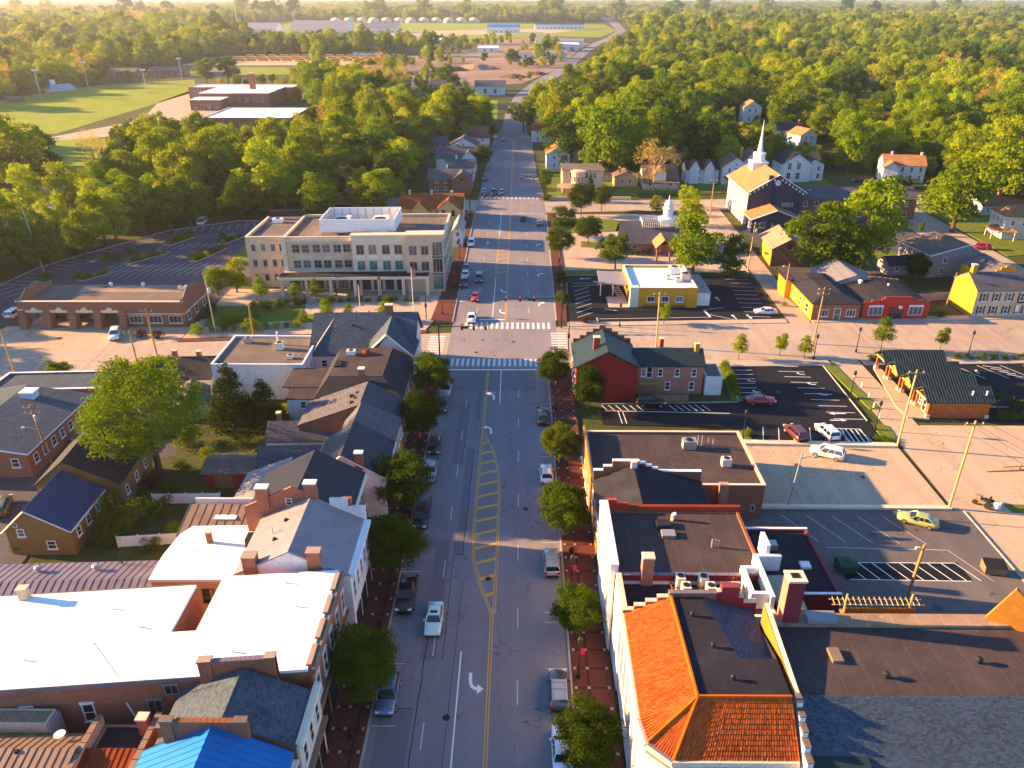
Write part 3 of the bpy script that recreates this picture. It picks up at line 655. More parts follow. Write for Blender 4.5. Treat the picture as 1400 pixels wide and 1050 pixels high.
# kerbed pavements
def pave(name, poly, label, mat='walk', z=.13, kerb=True):
    p = ob(name, MB().prism(poly, -.1, z), mt[mat], kind='structure', label=label); return p
Lp = pave('pavement', [(-17.2, 8), (-13.72, 8), (-13.72, 121), (-15.5, 126), (-17.2, 126)], 'red brick pavement on the left of the main street', 'bwalk')
Rp = pave('pavement', [(5.37, 8), (9.3, 8), (9.3, 127), (8.2, 127), (5.37, 122)], 'red brick pavement on the right of the main street', 'bwalk')
Fp = pave('pavement', [(-18.2, 150), (-13.72, 149), (-13.72, 196), (-13.9, 238), (-16.4, 238), (-16.2, 196)], 'red brick pavement beside the office building', 'bwalk')
Gp = pave('pavement', [(7.85, 150), (9.9, 149.3), (11, 180), (11, 238), (8.45, 238)], 'red brick pavement beside the diner lot', 'bwalk')
for nm, poly in (('left', [(-13.72, 8), (-13.5, 8), (-13.5, 121), (-13.72, 121)]), ('right', [(5.15, 8), (5.37, 8), (5.37, 122), (5.15, 122)]), ('far left', [(-13.72, 149), (-13.52, 149), (-13.62, 238), (-13.9, 238)]), ('far right', [(7.62, 150), (7.85, 150), (8.45, 238), (8.23, 238)])):
    ob('kerb', MB().prism(poly, -.1, .14), mt['kerb'], kind='structure', label='stone kerb %s of the main street' % nm)
def strip(f, x0, x1, a, b, label, mat='walk', n=8):
    xs = [x0+(x1-x0)*i/n for i in range(n+1)]
    return pave('pavement', [(x, f(x)+a) for x in xs]+[(x, f(x)+b) for x in xs[::-1]], label, mat, .12)
strip(YN, 9.4, 56.8, -2.6, -.05, 'concrete pavement along the near side of the right cross street')
strip(YN, 63, 150, -2.6, -.05, 'concrete pavement before the shelter lot')
strip(YF, 10, 55.2, .05, 2.1, 'concrete pavement before the diner lot')
strip(YF, 60.5, 111, .05, 2.4, 'concrete pavement before the red and yellow shops')
strip(YN, -110, -17.4, -2.4, -.05, 'concrete pavement along the near side of the left cross street')
strip(YF, -66, -18.4, .05, 1.7, 'brick edged pavement before the office plaza', 'bwalk')
pave('pavement', [(31.2, 100.6), (56.2, 99.9), (56.2, 100.9), (33.4, 101.6)], 'low stone edge between the black lot and the concrete yard', 'stone', .35)
pave('pavement', [(31.2, 84.3), (56.6, 84.2), (56.6, 84.9), (31.2, 85.1)], 'low stone edge between the concrete yard and the grey lot', 'stone', .3)
# paver bands and pale stone squares in the red pavements
bm_ = {}
def slabpiece(key, w, d, mat, name):
    if key not in bm_: bm_[key] = MB().box(-w/2, -d/2, 0, w/2, d/2, .012).mesh(name, mt[mat])
    return bm_[key]
for P, x0, x1, tag in ((Lp, -17.1, -13.75, 'l'), (Rp, 5.4, 9.2, 'r')):
    y = 30
    while y < 120:
        o = ob('paver_band', slabpiece('band'+tag, x1-x0, .26, 'band', 'paver_band'), None, P); o.location = ((x0+x1)/2, y, .131)
        for xx in (x0+.3, x0+.3+(x1-x0)*.33, x1-.3):
            o = ob('stone_square', slabpiece('sq', .3, .3, 'kerb', 'stone_square'), None, P); o.location = (xx, y, .145)
        y += 2.45
    o = ob('paver_edge', MB().box(-.15, 30, 0, .15, 120, .01), mt['band'], P); o.location = (x0+.3+(x1-x0)*.33 if tag == 'r' else x1-.9, 0, .128)
# markings
def line(parent, x0, y0, x1, y1, wd, mat='wline', name='lane_line', z=.012):
    d = Vector((x1-x0, y1-y0)); n = Vector((-d.y, d.x)).normalized()*wd/2
    return ob(name, MB().quad((x0-n.x, y0-n.y, z), (x1-n.x, y1-n.y, z), (x1+n.x, y1+n.y, z), (x0+n.x, y0+n.y, z)), mt[mat], parent)
for x in (-2.92, -2.66): line(road, x, 8, x, 64.6, .11, 'yline', 'yellow_line')
IL = [(-2.8, 64.6), (-4.2, 69), (-5.3, 73.8), (-5.55, 80), (-5.55, 92), (-5.45, 104)]; IR = [(-2.55, 64.6), (-2.5, 73), (-2.52, 88), (-2.9, 94), (-3.7, 98.5), (-5.3, 104)]
for P in (IL, IR):
    for dx in (-.12, .12):
        for a, b in zip(P, P[1:]): line(road, a[0]+dx, a[1], b[0]+dx, b[1], .11, 'yline', 'yellow_line')
def xon(P, y):
    for a, b in zip(P, P[1:]):
        if a[1] <= y <= b[1]: return a[0]+(b[0]-a[0])*(y-a[1])/(b[1]-a[1])
for i in range(13):
    y = 67.5+i*2.75; l = xon(IL, y); r = xon(IR, y+.9)
    if l is not None and r is not None: line(road, l+.15, y, r-.15, y+1.0*min(1, (r-l)/2.8), .46, 'yline', 'island_stripe')
for x in (-5.58, -5.32): line(road, x, 104, x, 126.3, .11, 'yline', 'yellow_line')
line(road, -5.75, 36, -5.75, 59.2, .13); line(road, -3.1, 113.5, -3.1, 126.6, .12)
for y in (22, 33, 44, 54, 64, 75, 86, 97, 107, 117): line(road, .02, y-1.5, .02, y+1.5, .12, 'wline2', 'lane_dash')
for y in (49, 60, 72, 83, 93, 103, 113.5): line(road, -8.6, y-1.5, -8.6, y+1.5, .12, 'wline2', 'lane_dash')
for y in (57, 63.4, 64.9, 71, 77, 83.5, 89.8, 97, 105.4, 112): line(road, 2.9, y, 5.1, y, .09, 'wline2', 'bay_line')
for y in (50, 57.5, 65, 71.5, 79, 86, 93, 100): line(road, -13.4, y, -11.2, y, .09, 'wline2', 'bay_line')
line(road, -12.8, 126.3, 3.2, 126.5, .35, name='stop_line'); line(road, -8.2, 150.6, -2.8, 150.6, .45, name='stop_line')
for i in range(17):
    x = -12.4+i*.96; ob('crosswalk_bar', MB().quad((x, 127.9, .012), (x+.48, 127.9, .012), (x+.48, 131.1, .012), (x, 131.1, .012)), mt['wlinex'], road)
for i in range(17):
    x = -11.0+i*1.05; ob('crosswalk_bar', MB().quad((x, 145.6, .012), (x+.55, 145.6, .012), (x+.55, 149, .012), (x, 149, .012)), mt['wlinex'], road)
for i in range(8):
    y = 134.6+i*1.2; ob('crosswalk_bar', MB().quad((6.3, y, .012), (9.4, y, .012), (9.4, y+.6, .012), (6.3, y+.6, .012)), mt['wlinex'], cr)
for i in range(9):
    y = 131.6+i*1.2; ob('crosswalk_bar', MB().quad((-17.4, y, .012), (-14.4, y, .012), (-14.4, y+.6, .012), (-17.4, y+.6, .012)), mt['wlinex'], cl)
line(road, -5.5, 152, -5.5, 178, .13); line(road, -5.5, 214, -5.5, 238, .13)
for x in (-2.9, -2.6): line(road, x, 150, x, 238, .11, 'yline', 'yellow_line'); line(road, x, 262, x, 380, .11, 'yline', 'yellow_line')
for y in (156, 168, 180, 192, 204, 216, 228, 275, 290, 305, 320, 340): line(road, 2.1, y-1.6, 2.1, y+1.6, .12, 'wline2', 'lane_dash'); line(road, -8.9, y-1.6, -8.9, y+1.6, .12, 'wline2', 'lane_dash')
for i in range(5): line(road, -13.4, 161+i*1.7, -11.1, 162.2+i*1.7, .2, 'wline', 'hatch_stripe')
for x0, x1 in ((-13, -4), (-2, 7.8)): line(road, x0, 238.6, x1, 238.6, .4, 'wline2', 'stop_line'); line(road, x0, 262, x1, 262, .4, 'wline2', 'stop_line')
for i in range(14): x = -12.6+i*1.4; ob('crosswalk_bar', MB().quad((x, 258, .012), (x+.6, 258, .012), (x+.6, 260.6, .012), (x, 260.6, .012)), mt['wline2'], road)
for x in (-50, 40, 90): pass
for sx, sg in ((12, 1),): 
    line(cr, 12, 138.3, 120, 143.8, .1, 'yline', 'yellow_line', .006); line(cr, 12, 138.6, 120, 144.1, .1, 'yline', 'yellow_line', .006)
line(cl, -100, 127.6, -20, 135.6, .1, 'yline', 'yellow_line', .006); line(cl, -100, 127.9, -20, 135.9, .1, 'yline', 'yellow_line', .006)
for x in (-5.75, -5.45): line(road, x, 180, x, 213, .11, 'yline', 'yellow_line')
for i in range(9): line(road, -5.4, 181+i*3.6, -2.95, 182.6+i*3.6, .35, 'yline', 'island_stripe')
def arrow(parent, x, y, rz, turn=0, sc=1.0, mat='wline'):
    """turn arrow: a curved shaft, then the head"""
    m = MB()
    if turn == 0: m.quad((-.12,-1.2,0),(.12,-1.2,0),(.12,.4,0),(-.12,.4,0)); m.quad((-.45,.4,0),(.45,.4,0),(0,1.2,0))
    else:
        P = [(0, -1.1), (0, -.3), (.12, .15), (.4, .42), (.75, .5)]; w_ = .16
        for a, b in zip(P, P[1:]):
            d = Vector((b[0]-a[0], b[1]-a[1])).normalized(); n = Vector((-d.y, d.x))*w_
            m.quad(*[(q[0]*turn, q[1], 0) for q in ((a[0]-n.x, a[1]-n.y), (b[0]-n.x, b[1]-n.y), (b[0]+n.x, b[1]+n.y), (a[0]+n.x, a[1]+n.y))])
        m.quad(*[(q[0]*turn, q[1], 0) for q in ((.72, .05), (1.35, .5), (.72, .98))])
    o = ob('road_arrow', m, mt[mat], parent); o.location = (x, y, .012); o.rotation_euler = (0, 0, rz); o.scale = (sc, sc*1.25, 1)
arrow(road, -4.6, 55, math.pi, -1, 1.0); arrow(road, -4.2, 104.9, 0, -1); arrow(road, -4.1, 116.2, 0, -1)
arrow(road, -4.0, 155, math.pi, -1); arrow(road, -4.0, 168, math.pi, -1); arrow(road, 4.8, 205, 0, 1); arrow(road, 4.6, 180, 0, 1); arrow(road, 4.4, 160, 0, 1); arrow(road, -8.5, 207, math.pi, 0)
# repaired strips, sealed cracks and covers
for x0, y0, x1, y1 in ((-9.5, 95, -8.1, 113), (-7.6, 74.6, -6.6, 99.4), (-11.5, 75.8, -9.96, 78), (-9.9, 58, -8.3, 77.5), (-6.9, 108, -6.1, 117.9), (-13.3, 118, 3, 125.6), (-12.8, 40, -9.8, 52)):
    ob('asphalt_patch', MB().quad((x0, y0, .004), (x1, y0, .004), (x1, y1, .004), (x0, y1, .004)), mt['patch'], road)
def wiggle(parent, pts, wd, mat='tarline', name='sealed_crack', z=.008):
    P = []
    for (a, b), (c, d) in zip(pts, pts[1:]):
        n = max(2, int(math.hypot(c-a, d-b)/1.2))
        for i in range(n): P.append((a+(c-a)*i/n+random.uniform(-.06, .06), b+(d-b)*i/n))
    P.append(pts[-1]); m = MB()
    for a, b in zip(P, P[1:]):
        d = Vector((b[0]-a[0], b[1]-a[1])).normalized(); n = Vector((-d.y, d.x))*wd/2
        m.quad((a[0]-n.x, a[1]-n.y, z), (b[0]-n.x, b[1]-n.y, z), (b[0]+n.x, b[1]+n.y, z), (a[0]+n.x, a[1]+n.y, z))
    ob(name, m, mt[mat], parent)
wiggle(road, [(-9.5, 40), (-9.4, 52), (-9.4, 64)], .09); wiggle(road, [(-7.6, 74.6), (-6.6, 74.6), (-6.5, 99)], .09); wiggle(road, [(-9.9, 52), (-12.5, 52)], .08)
wiggle(road, [(-7.6, 58), (-7.7, 77.4)], .07); wiggle(road, [(-9.5, 95), (-8.1, 95), (-8.0, 113)], .08); wiggle(road, [(-13, 125.6), (4, 125.7)], .1); wiggle(road, [(-6.6, 36), (-6.3, 70)], .05)
for x, y in ((-3.4, 70.3), (-6.6, 51), (-1, 139), (3.2, 112), (-8, 134), (1, 84)):
    ob('manhole_cover', MB().lathe([(.36, 0), (.36, .012), (.3, .014)], 14, (x, y)), mt['tarline'], road)
# parking bays
def bays(parent, P0, P1, n, dx, dy, wd=.11, mat='wline'):
    for i in range(n+1):
        t = i/n; x = P0[0]+(P1[0]-P0[0])*t; y = P0[1]+(P1[1]-P0[1])*t; line(parent, x, y, x+dx, y+dy, wd, mat, 'bay_line')
bays(lotA, (12.2, 152), (12.4, 168), 6, 3.6, 3.0); bays(lotA, (47.5, 153), (49, 177), 9, 5.2, -.4); line(lotA, 12.2, 171.5, 22, 173.4, .12, name='bay_line'); line(lotA, 12.6, 173.6, 22, 173.9, .12, name='bay_line')
line(lotA, 22.6, 160, 21.4, 172, .12, name='bay_line'); line(lotA, 24, 160, 22.8, 172, .12, name='bay_line')
for i in range(10): line(lotA, 22.5-i*.11, 160.5+i*1.15, 23.9-i*.11, 160.5+i*1.15, .3, name='hatch_stripe')
line(lotA, 16.5, 151.2, 40, 152.4, .12, name='bay_line'); line(lotA, 40, 152.4, 39.5, 156.5, .4, name='bay_line'); line(lotA, 39.5, 156.5, 44, 158.2, .12, name='bay_line'); line(lotA, 40, 154, 45, 150.8, .12, name='bay_line')
arrow(lotA, 15.6, 177, math.pi/2, 0, .9); arrow(lotA, 18.5, 174.5, R(60), 0, .9); arrow(lotA, 19.8, 156.4, R(250), 0, 1); arrow(lotA, 44, 163.5, R(10), 0, .9); arrow(lotA, 45, 152.6, R(10), 0, .9); arrow(lotA, 48.2, 152.8, R(190), 0, .9)
bays(lotB, (38.5, 128.4), (36.6, 116), 7, 3.6, 0); bays(lotB, (50.5, 128.2), (54.6, 108.6), 9, -4.6, .2); bays(lotB, (34.5, 101.7), (44, 101.4), 4, 1.2, 4.4); bays(lotB, (46.4, 101.4), (49.4, 101.3), 1, .8, 4.2)
bays(lotB, (46.8, 101.4), (53.4, 101.1), 2, -.8, 4.5)
for i in range(5): line(lotB, 49.8+i*.75, 101.4, 49.0+i*.75+.9, 105.6, .16, name='hatch_stripe')
line(lotB, 49, 105.7, 53, 105.5, .12, name='bay_line')
for i in range(6): line(lotB, 14.4+i*1.15, 111.2, 13.6+i*1.15, 113, .12, name='hatch_stripe')
for i in range(6): line(lotB, 25.6+i*1.1, 111.2, 24.6+i*1.1, 113.2, .12, name='hatch_stripe')
line(lotB, 14, 111.1, 34, 110.4, .12, name='bay_line'); line(lotB, 16.3, 106.9, 16.1, 110.9, .12, name='bay_line'); line(lotB, 17, 106.9, 16.8, 110.9, .12, name='bay_line')
arrow(lotB, 51.2, 110.5, R(90), 0, .9); arrow(lotB, 50.6, 108.3, R(-90), 0, .9)
for x, y in ((40.5, 122), (40.3, 118), (50, 125), (50.6, 121), (51.2, 117)): arrow(lotB, x, y, R(90), 1, .55)
bays(lotD, (34, 83), (47, 82.6), 4, 3, -5.5, .09, 'wline2'); line(lotD, 37.5, 76.4, 52, 76, .09, 'wline2', 'bay_line'); line(lotD, 38.5, 73.6, 51.6, 73.6, .1, name='bay_line'); line(lotD, 38.2, 70.6, 52, 70.4, .1, name='bay_line')
ob('asphalt_patch', MB().quad((37.6, 70.6, .002), (52.2, 70.4, .002), (52, 73.7, .002), (38.6, 73.7, .002)), mt['lot'], lotD)
bays(lotD, (38.6, 73.6), (51.6, 73.6), 8, 1.5, -3.1)
line(lotD, 52, 76, 54.5, 70.4, .09, 'wline2', 'bay_line'); bays(lotD, (40, 60), (55, 60), 5, 0, 1.6, .15)
bays(lotE, (79, 129), (100, 129.4), 5, 2.8, -5.4); bays(lotE, (74.5, 122), (75, 113), 4, 5, 0, .12)
for i in range(5): line(lotE, 84.2+i*.8, 129-i*1.2, 87+i*.6, 127.8-i*1.2, .14, name='hatch_stripe')
for x, y in ((81.6, 126.4), (90.5, 126), (94.4, 126)): arrow(lotE, x, y, R(20), 1, .6)
bays(lotL, (-103, 176.5), (-76.5, 179.5), 14, 2.2, 9.6, .13, 'wline2'); line(lotL, -101.5, 181, -76, 184.2, .12, 'wline2', 'bay_line')
bays(lotL, (-97, 190), (-84.5, 191.5), 6, 1.5, 4.8, .13, 'wline2'); bays(lotL, (-96, 199.5), (-83.5, 201), 6, 1.2, 4.6, .13, 'wline2'); bays(lotL, (-92, 210), (-82, 211), 5, 1.2, 5, .13, 'wline2'); bays(lotL, (-98, 219.5), (-78, 227.5), 9, .8, -5, .13, 'wline2')
bays(lotL, (-119.5, 172), (-114, 191), 8, 5, -1, .13, 'wline2'); bays(lotL, (-111, 196), (-101, 215), 8, 4.6, -1.4, .13, 'wline2'); bays(lotL, (-122, 166), (-104, 158), 7, 3, 6, .13, 'wline2')
def kerbline(parent, P, wd=.16, h=.13):
    for (x0, y0), (x1, y1) in zip(P, P[1:]):
        d = Vector((x1-x0, y1-y0)); L = d.length; d /= L; n = Vector((-d.y, d.x))*wd/2
        ob('kerb_stone', MB().prism([(x0-n.x, y0-n.y), (x1-n.x, y1-n.y), (x1+n.x, y1+n.y), (x0+n.x, y0+n.y)], -.05, h), mt['kerb'], parent)
kerbline(lotL, [(-121, 166), (-118.7, 184), (-113.2, 194.7), (-100.2, 218.2), (-84, 229.2), (-76, 229.2), (-73, 201.2)]); kerbline(lotB, [(36.4, 114.4), (37.4, 129), (55.2, 128.6), (55.0, 108)]); kerbline(lotB, [(13.7, 113.3), (36.2, 114.3)]); kerbline(lotA, [(10.4, 149.4), (16.4, 149.8), (16.2, 151.6)]); kerbline(lotA, [(10.6, 160), (11.4, 179.4), (24, 179.6)]); kerbline(lotE, [(77, 129.9), (129, 131)]); kerbline(lotD, [(58, 55.5), (58, 84)])
for x, y, r_ in ((40, 95, .5), (44, 79, .6), (50, 80, .4), (46, 66, .7), (48, 92, .4), (30, 153, .5), (44, 118, .5), (-90, 140, .7), (-80, 142, .5), (20, 140, .5), (70, 141, .6), (-50, 132, .6), (84, 143, .5), (-7, 140, .5)):
    g_ = random.Random(x*y); ob('oil_stain', MB().quad(*[(x+r_*g_.uniform(.6, 1.2)*math.cos(k*.7), y+r_*g_.uniform(.6, 1.2)*math.sin(k*.7), .009) for k in range(9)]), mt['lot2'], road)
# lawns, beds, fields, yards
def lawn(poly, label, mat='grass', z=.03): return ob('lawn', MB().prism(poly, -.1, z), mt[mat], kind='structure', label=label)
lawn([(9.9, 180.2), (23, 180.4), (23, 183.6), (10.4, 183.2)], 'lawn strip behind the diner lot', z=.06)
lawn([(20, 195), (27, 193), (29, 199), (24, 203)], 'round bed before the brick pavilion', z=.1); lawn([(12.5, 216), (30, 219), (36, 226), (28, 232), (14, 233)], 'lawn at the corner by the second cross street', z=.08)
lawn([(16.5, 203), (23, 202), (23.6, 207), (17, 208.5)], 'small oval bed with a round tree', z=.09)
lawn([(35.4, 114.6), (37.2, 114.6), (38.0, 129.3), (55.4, 128.9), (57.0, 112), (58.6, 112), (57.4, 130.3), (36.3, 130.6)], 'grass verge with shrubs around the black lot', z=.1)
lawn([(55.4, 101.2), (57.2, 101.2), (57.5, 106.5), (56, 107.2), (55.2, 105)], 'kerbed grass tip with shrubs by the lamp post', z=.12); lawn([(32.6, 101.9), (35.3, 102.2), (35.1, 104.6), (33.4, 104.2)], 'small kerbed grass tip in the black lot', z=.12)
lawn([(60.6, 151.2), (61.2, 151.2), (60.6, 172), (58.9, 172)], 'grass strip along the yellow shop', z=.05)
lawn([(64.2, 83.8), (80, 83.4), (80, 85), (64, 85.6)], 'grass patch with two white posts', z=.06)
lawn([(126, 196), (170, 204), (190, 250), (128, 250)], 'lawns before the houses on the far right', z=.02); lawn([(88, 184), (96, 178.2), (112, 181), (112, 196), (92, 200)], 'grass round the grey sided house', z=.01)
lawn([(62, 266), (112, 272), (112, 300), (40, 296), (40, 268)], 'lawns before the white gabled houses', z=.01); lawn([(10, 258), (40, 260), (40, 300), (9, 300)], 'lawn round the tan turreted house', z=.01)
lawn([(-64, 146), (-46, 150), (-46, 158), (-66, 158)], 'planted bed beside the fire station', z=.05); lawn([(-47, 148.6), (-33, 148.8), (-31, 151.4), (-35, 153.4), (-46, 153.2)], 'oval lawn in the office plaza', z=.09)
lawn([(-58, 118), (-34, 119), (-34, 126.2), (-60, 123)], 'yard grass behind the dark roofed cottage', 'ground', -.02); lawn([(-58, 84), (-40, 84), (-38, 108), (-50, 116), (-60, 100)], 'back yard lawn under the spreading tree', 'ground', -.01)  # darker ground cover puts the tree shade into the yard colour
lawn([(-52, 66), (-40, 66), (-40, 84), (-52, 84)], 'shaded garden behind the white fence', 'ground', -.02)  # garden shade painted in with the same dark ground cover
BEDS = []
for P, lb in (([(-99.5, 187.5), (-97.5, 187), (-91, 197), (-93, 197.8)], 'first'), ([(-83.4, 189), (-81.4, 189), (-77.4, 200.6), (-79, 201)], 'second'), ([(-96, 204), (-94, 203.6), (-90, 211), (-92, 211.5)], 'third'), ([(-81.5, 204.5), (-79.5, 204.5), (-76.5, 212), (-78.5, 212.4)], 'fourth'), ([(-104.5, 174.5), (-102.6, 174), (-98.5, 180), (-100, 180.6)], 'fifth')):
    ob('planting_bed', MB().prism(P, -.1, .16), mt['kerb'], kind='structure', label='kerbed %s planting bed of the left lot' % lb); cx_ = sum(p[0] for p in P)/4; cy_ = sum(p[1] for p in P)/4; ob('bed_soil', MB().prism([(cx_+(p[0]-cx_)*.86, cy_+(p[1]-cy_)*.9) for p in P], .1, .2), mt['ground'], COL.objects[-1]); BEDS.append(P)
lawn([(-74, 188), (-66, 188), (-66, 204), (-73.4, 201.6)], 'lawn patch beside the office', z=.06)
sheet('sports_field', [(-350, 460), (-320, 620), (-262, 668), (-228, 585), (-226, 392), (-262, 392)], -.02, 'field', 'sunlit sports field with tall lights')
sheet('lawn', [(-240, 374), (-196, 380), (-152, 296), (-196, 292)], -.03, 'field', 'bright meadow between the trees left')
sheet('parking_lot', [(-226, 374), (-218, 372), (-130, 420), (-120, 460), (-180, 520), (-222, 575), (-234, 585), (-229, 520), (-205, 440)], -.02, 'conc', 'paved school yard beside the field')
sheet('meadow', [(-330, 690), (-180, 720), (-200, 790), (-330, 800)], -.02, 'field', 'green meadow behind the school'); sheet('bus_yard', [(-330, 810), (-110, 820), (-130, 950), (-330, 950)], -.02, 'conc', 'paved yard holding the parked buses')
sheet('bare_ground', [(-170, 640), (-60, 610), (2, 640), (36, 780), (70, 1030), (20, 1060), (-160, 930)], -.02, 'dirt', 'bare tan earth of the building site')
sheet('bare_ground', [(-120, 1000), (66, 1080), (98, 1200), (60, 1420), (-140, 1250)], -.025, 'dirt', 'tan ground round the far sheds')
sheet('meadow', [(-560, 1480), (-150, 1260), (60, 1430), (130, 1390), (190, 1680), (200, 2050), (-620, 2260)], -.03, 'field', 'yellow green fields before the far domes')
sheet('parking_lot', [(-300, 1400), (-100, 1480), (60, 1560), (110, 1700), (60, 1760), (-320, 1600)], -.02, 'conc', 'pale paved grounds among the far fields')
sheet('meadow', [(-60, 440), (-12, 440), (-14, 530), (-70, 540)], -.02, 'field', 'bright roadside meadow left of the far road')
# ---------------------------------------------------------------- buildings, right of the main street
def ribs(b, name, quad_pts, spacing, rad, mat, parent, step=.42):
    """barrel tiles: half-round columns down a slope (eave0, eave1, ridge1, ridge0), each column broken into lapped tiles"""
    E0, E1, R1, R0 = [Vector(p) for p in quad_pts]; n = max(2, int((E1-E0).length/spacing)); m = MB()
    nrm = (E1-E0).cross(R0-E0).normalized()
    for i in range(n):
        t = (i+.5)/n; a = E0.lerp(E1, t); c = R0.lerp(R1, t); L = (c-a).length; k = max(1, int(L/step)); s = (E1-E0).normalized()
        if L < .15: continue
        d = (c-a)/k
        for j in range(k):
            p = a+d*j; q = a+d*(j+1.08); r0 = rad*1.12; r1 = rad*.9; dz = random.uniform(-.008, .012)
            m.add([p-s*r0+nrm*dz, p-s*r0*.5+nrm*(r0*.8+dz), p+s*r0*.5+nrm*(r0*.8+dz), p+s*r0+nrm*dz, q-s*r1, q-s*r1*.5+nrm*r1*.7, q+s*r1*.5+nrm*r1*.7, q+s*r1],
                  [(0,1,5,4),(1,2,6,5),(2,3,7,6),(0,3,2,1)])
    return b.o(name, m, mat, parent, kind='stuff')
# white corner building with the tiled mansard
b = B('corner_building', 'white fronted corner building with bright orange tiled mansard roof', 'building', 9.5, 37)
z0, z1 = 10.0, 12.0
ev = [(.15, 17.3), (0, 5.6), (.4, 3.9), (2.2, 2.8), (11.7, 2.9), (11.7, 17.3)]
E_ = [(.15, 17.0, z0), (0, 5.6, z0), (.4, 3.9, 9.4), (2.2, 2.8, 8.8), (11.7, 2.9, 8.7)]
wl = MB().prism(ev[::-1], -.3, 8.0).prism([(.15, 17.3), (11.7, 17.3), (11.7, 5.6), (0, 5.6)][::-1], 8.001, z0-.3)
for p, q in zip(E_[:4], E_[1:5]): wl.quad((p[0], p[1], 7.9), (q[0], q[1], 7.9), (q[0], q[1], q[2]-.02), (p[0], p[1], p[2]-.02))
b.o('wall', wl, 'brickwhite')
cor = MB()
for (a, c) in zip(ev[:5], ev[1:5]):
    za, zc = [min(e_[2] for e_ in E_ if abs(e_[0]-q_[0]) < .2 and abs(e_[1]-q_[1]) < .5) for q_ in (a, c)]
    for dz_, rr in ((-.2, .3), (-1.05, .14)): cor.tube((a[0]-.1, a[1]-.08, za+dz_), (c[0]-.1, c[1]-.08, zc+dz_), rr, rr, 6)
    cor.tube((a[0]-.1, a[1]-.08, 4.2), (c[0]-.1, c[1]-.08, 4.2), .2, .2, 6)
b.o('cornice', cor, 'stone')
RA, RB, RC = (4.2, 17.0, z1), (4.3, 5.9, z1), (11.5, 5.9, z1)
rf = b.o('roof', MB().add(E_+[RA, RB, RC, (11.5, 9.8, z1), (8.5, 9.8, z1), (7.0, 17.0, z1), (11.7, 17.0, z0)], [(0,1,6,5), (1,2,6), (2,3,6), (3,4,7,6), (5,6,7,8,9,10), (0,11,4,3,2,1), (0,5,10,11), (4,11,8,7)]), 'tar2'); b.rf = rf
b.o('slate_slope', MB().add([(7.0, 17.0, z1), (8.5, 9.8, z1), (11.6, 10.6, z1-1.0), (11.6, 17.0, z1-1.4), (11.6, 9.8, z1)], [(0,1,2,3), (1,4,2)]), 'slate', rf)
for q in ([E_[0], E_[1], RB, RA], [E_[1], E_[2], RB, RB], [E_[2], E_[3], RB, RB], [E_[3], E_[4], RC, RB]): ribs(b, 'roof_tiles', q, .21, .1, 'tile', rf, .36)
rt = MB()
for a, c in ((RA, RB), (RB, RC), (RB, E_[2]), (RB, E_[3])): rt.tube((a[0], a[1], a[2]+.06), (c[0], c[1], c[2]+.08), .15, .15, 6)
b.o('ridge_tiles', rt, 'terra', rf)
for x, y in ((5.6, 14.6), (6.6, 11.0), (7.4, 7.6)): b.vent(x, y, z1, .2, .5)
for i, (x, h) in enumerate(((.2, 10.4), (1.2, 10.9), (2.2, 11.4), (3.2, 11.9))): b.box('parapet_step', x-.2, 17.02, 9, x+.79, 17.35, h, 'brick2'); b.box('parapet_coping', x-.2, 16.96, h+.002, x+.79, 17.41, h+.1, 'stone')
b.box('parapet', 4.0, 17.02, 9, 8.2, 17.35, 12.35, 'brick2')
for i in range(8): b.box('parapet_coping', 4.0+i*.53, 16.95, 12.352, 4.0+i*.53+.5, 17.42, 12.47, 'mpurple')
for x, h in ((8.25, 12.6), (9.5, 12.0), (10.7, 11.4)): b.box('parapet_step', x, 17.0, 9, x+1.2, 17.35, h, 'brickmar'); b.box('parapet_coping', x, 16.93, h+.002, x+1.2, 17.42, h+.1, 'stone')
b.box('chimney', 8.6, 16.9, 10.5, 10.2, 17.6, 13.2, 'brickmar', rf)
for y in np.linspace(6.8, 16.2, 6): b.win('W', .02+.15*(y-5.6)/11.7-.03, y, 5.0, 1.1, 3.2, 'hs', 'white', arch=True)
for y in np.linspace(6.0, 17.0, 7): b.box('pilaster', -.22, y-.22, 4.4, .12, y+.22, z0-.5, 'brickwhite')
b.row('S', 2.75, 3.5, 10, 4, 4.6, 1.1, 2.8, style='hs', arch=True)
# blue shingle building at the right edge
b = B('shingled_building', 'large block with dark flat roof and blue grey shingle slope', 'building', 21.4, 37)
b.o('wall', MB().box(.03, 1.4, -.3, 34, 15.4, 8.0).box(.03, 6.72, 8.001, 34, 15.4, 10.8), 'brick2')
b.rf = b.o('roof', MB().box(.35, 6.62, 10.75, 34, 14.2, 11.3), 'tar')
b.o('shingle_slope', MB().slab([(.5, 1.2, 8.1), (34, 1.2, 8.1), (34, 6.7, 11.4), (.5, 6.7, 11.4)], .25), 'slate', b.rf)
b.box('gravel_ledge', .35, 14.1, 10.8, 34, 15.5, 11.6, 'tanroof', b.rf)
def wedge(x0, x1, y0, y1, zb, za, zc): return MB().add([(x0, y0, zb), (x1, y0, zb), (x1, y1, zb), (x0, y1, zb), (x0, y0, za), (x1, y0, za), (x1, y1, zc), (x0, y1, zc)], [(3,2,1,0),(4,5,6,7),(0,1,5,4),(1,2,6,5),(2,3,7,6),(3,0,4,7)])
pw = b.o('party_wall', wedge(-.02, .34, 6.5, 15.3, 8, 11.7, 12.7), 'brickgold')
b.o('wall_coping', wedge(.1, .42, 6.4, 15.4, 11.3, 11.82, 12.82), 'trim', pw)
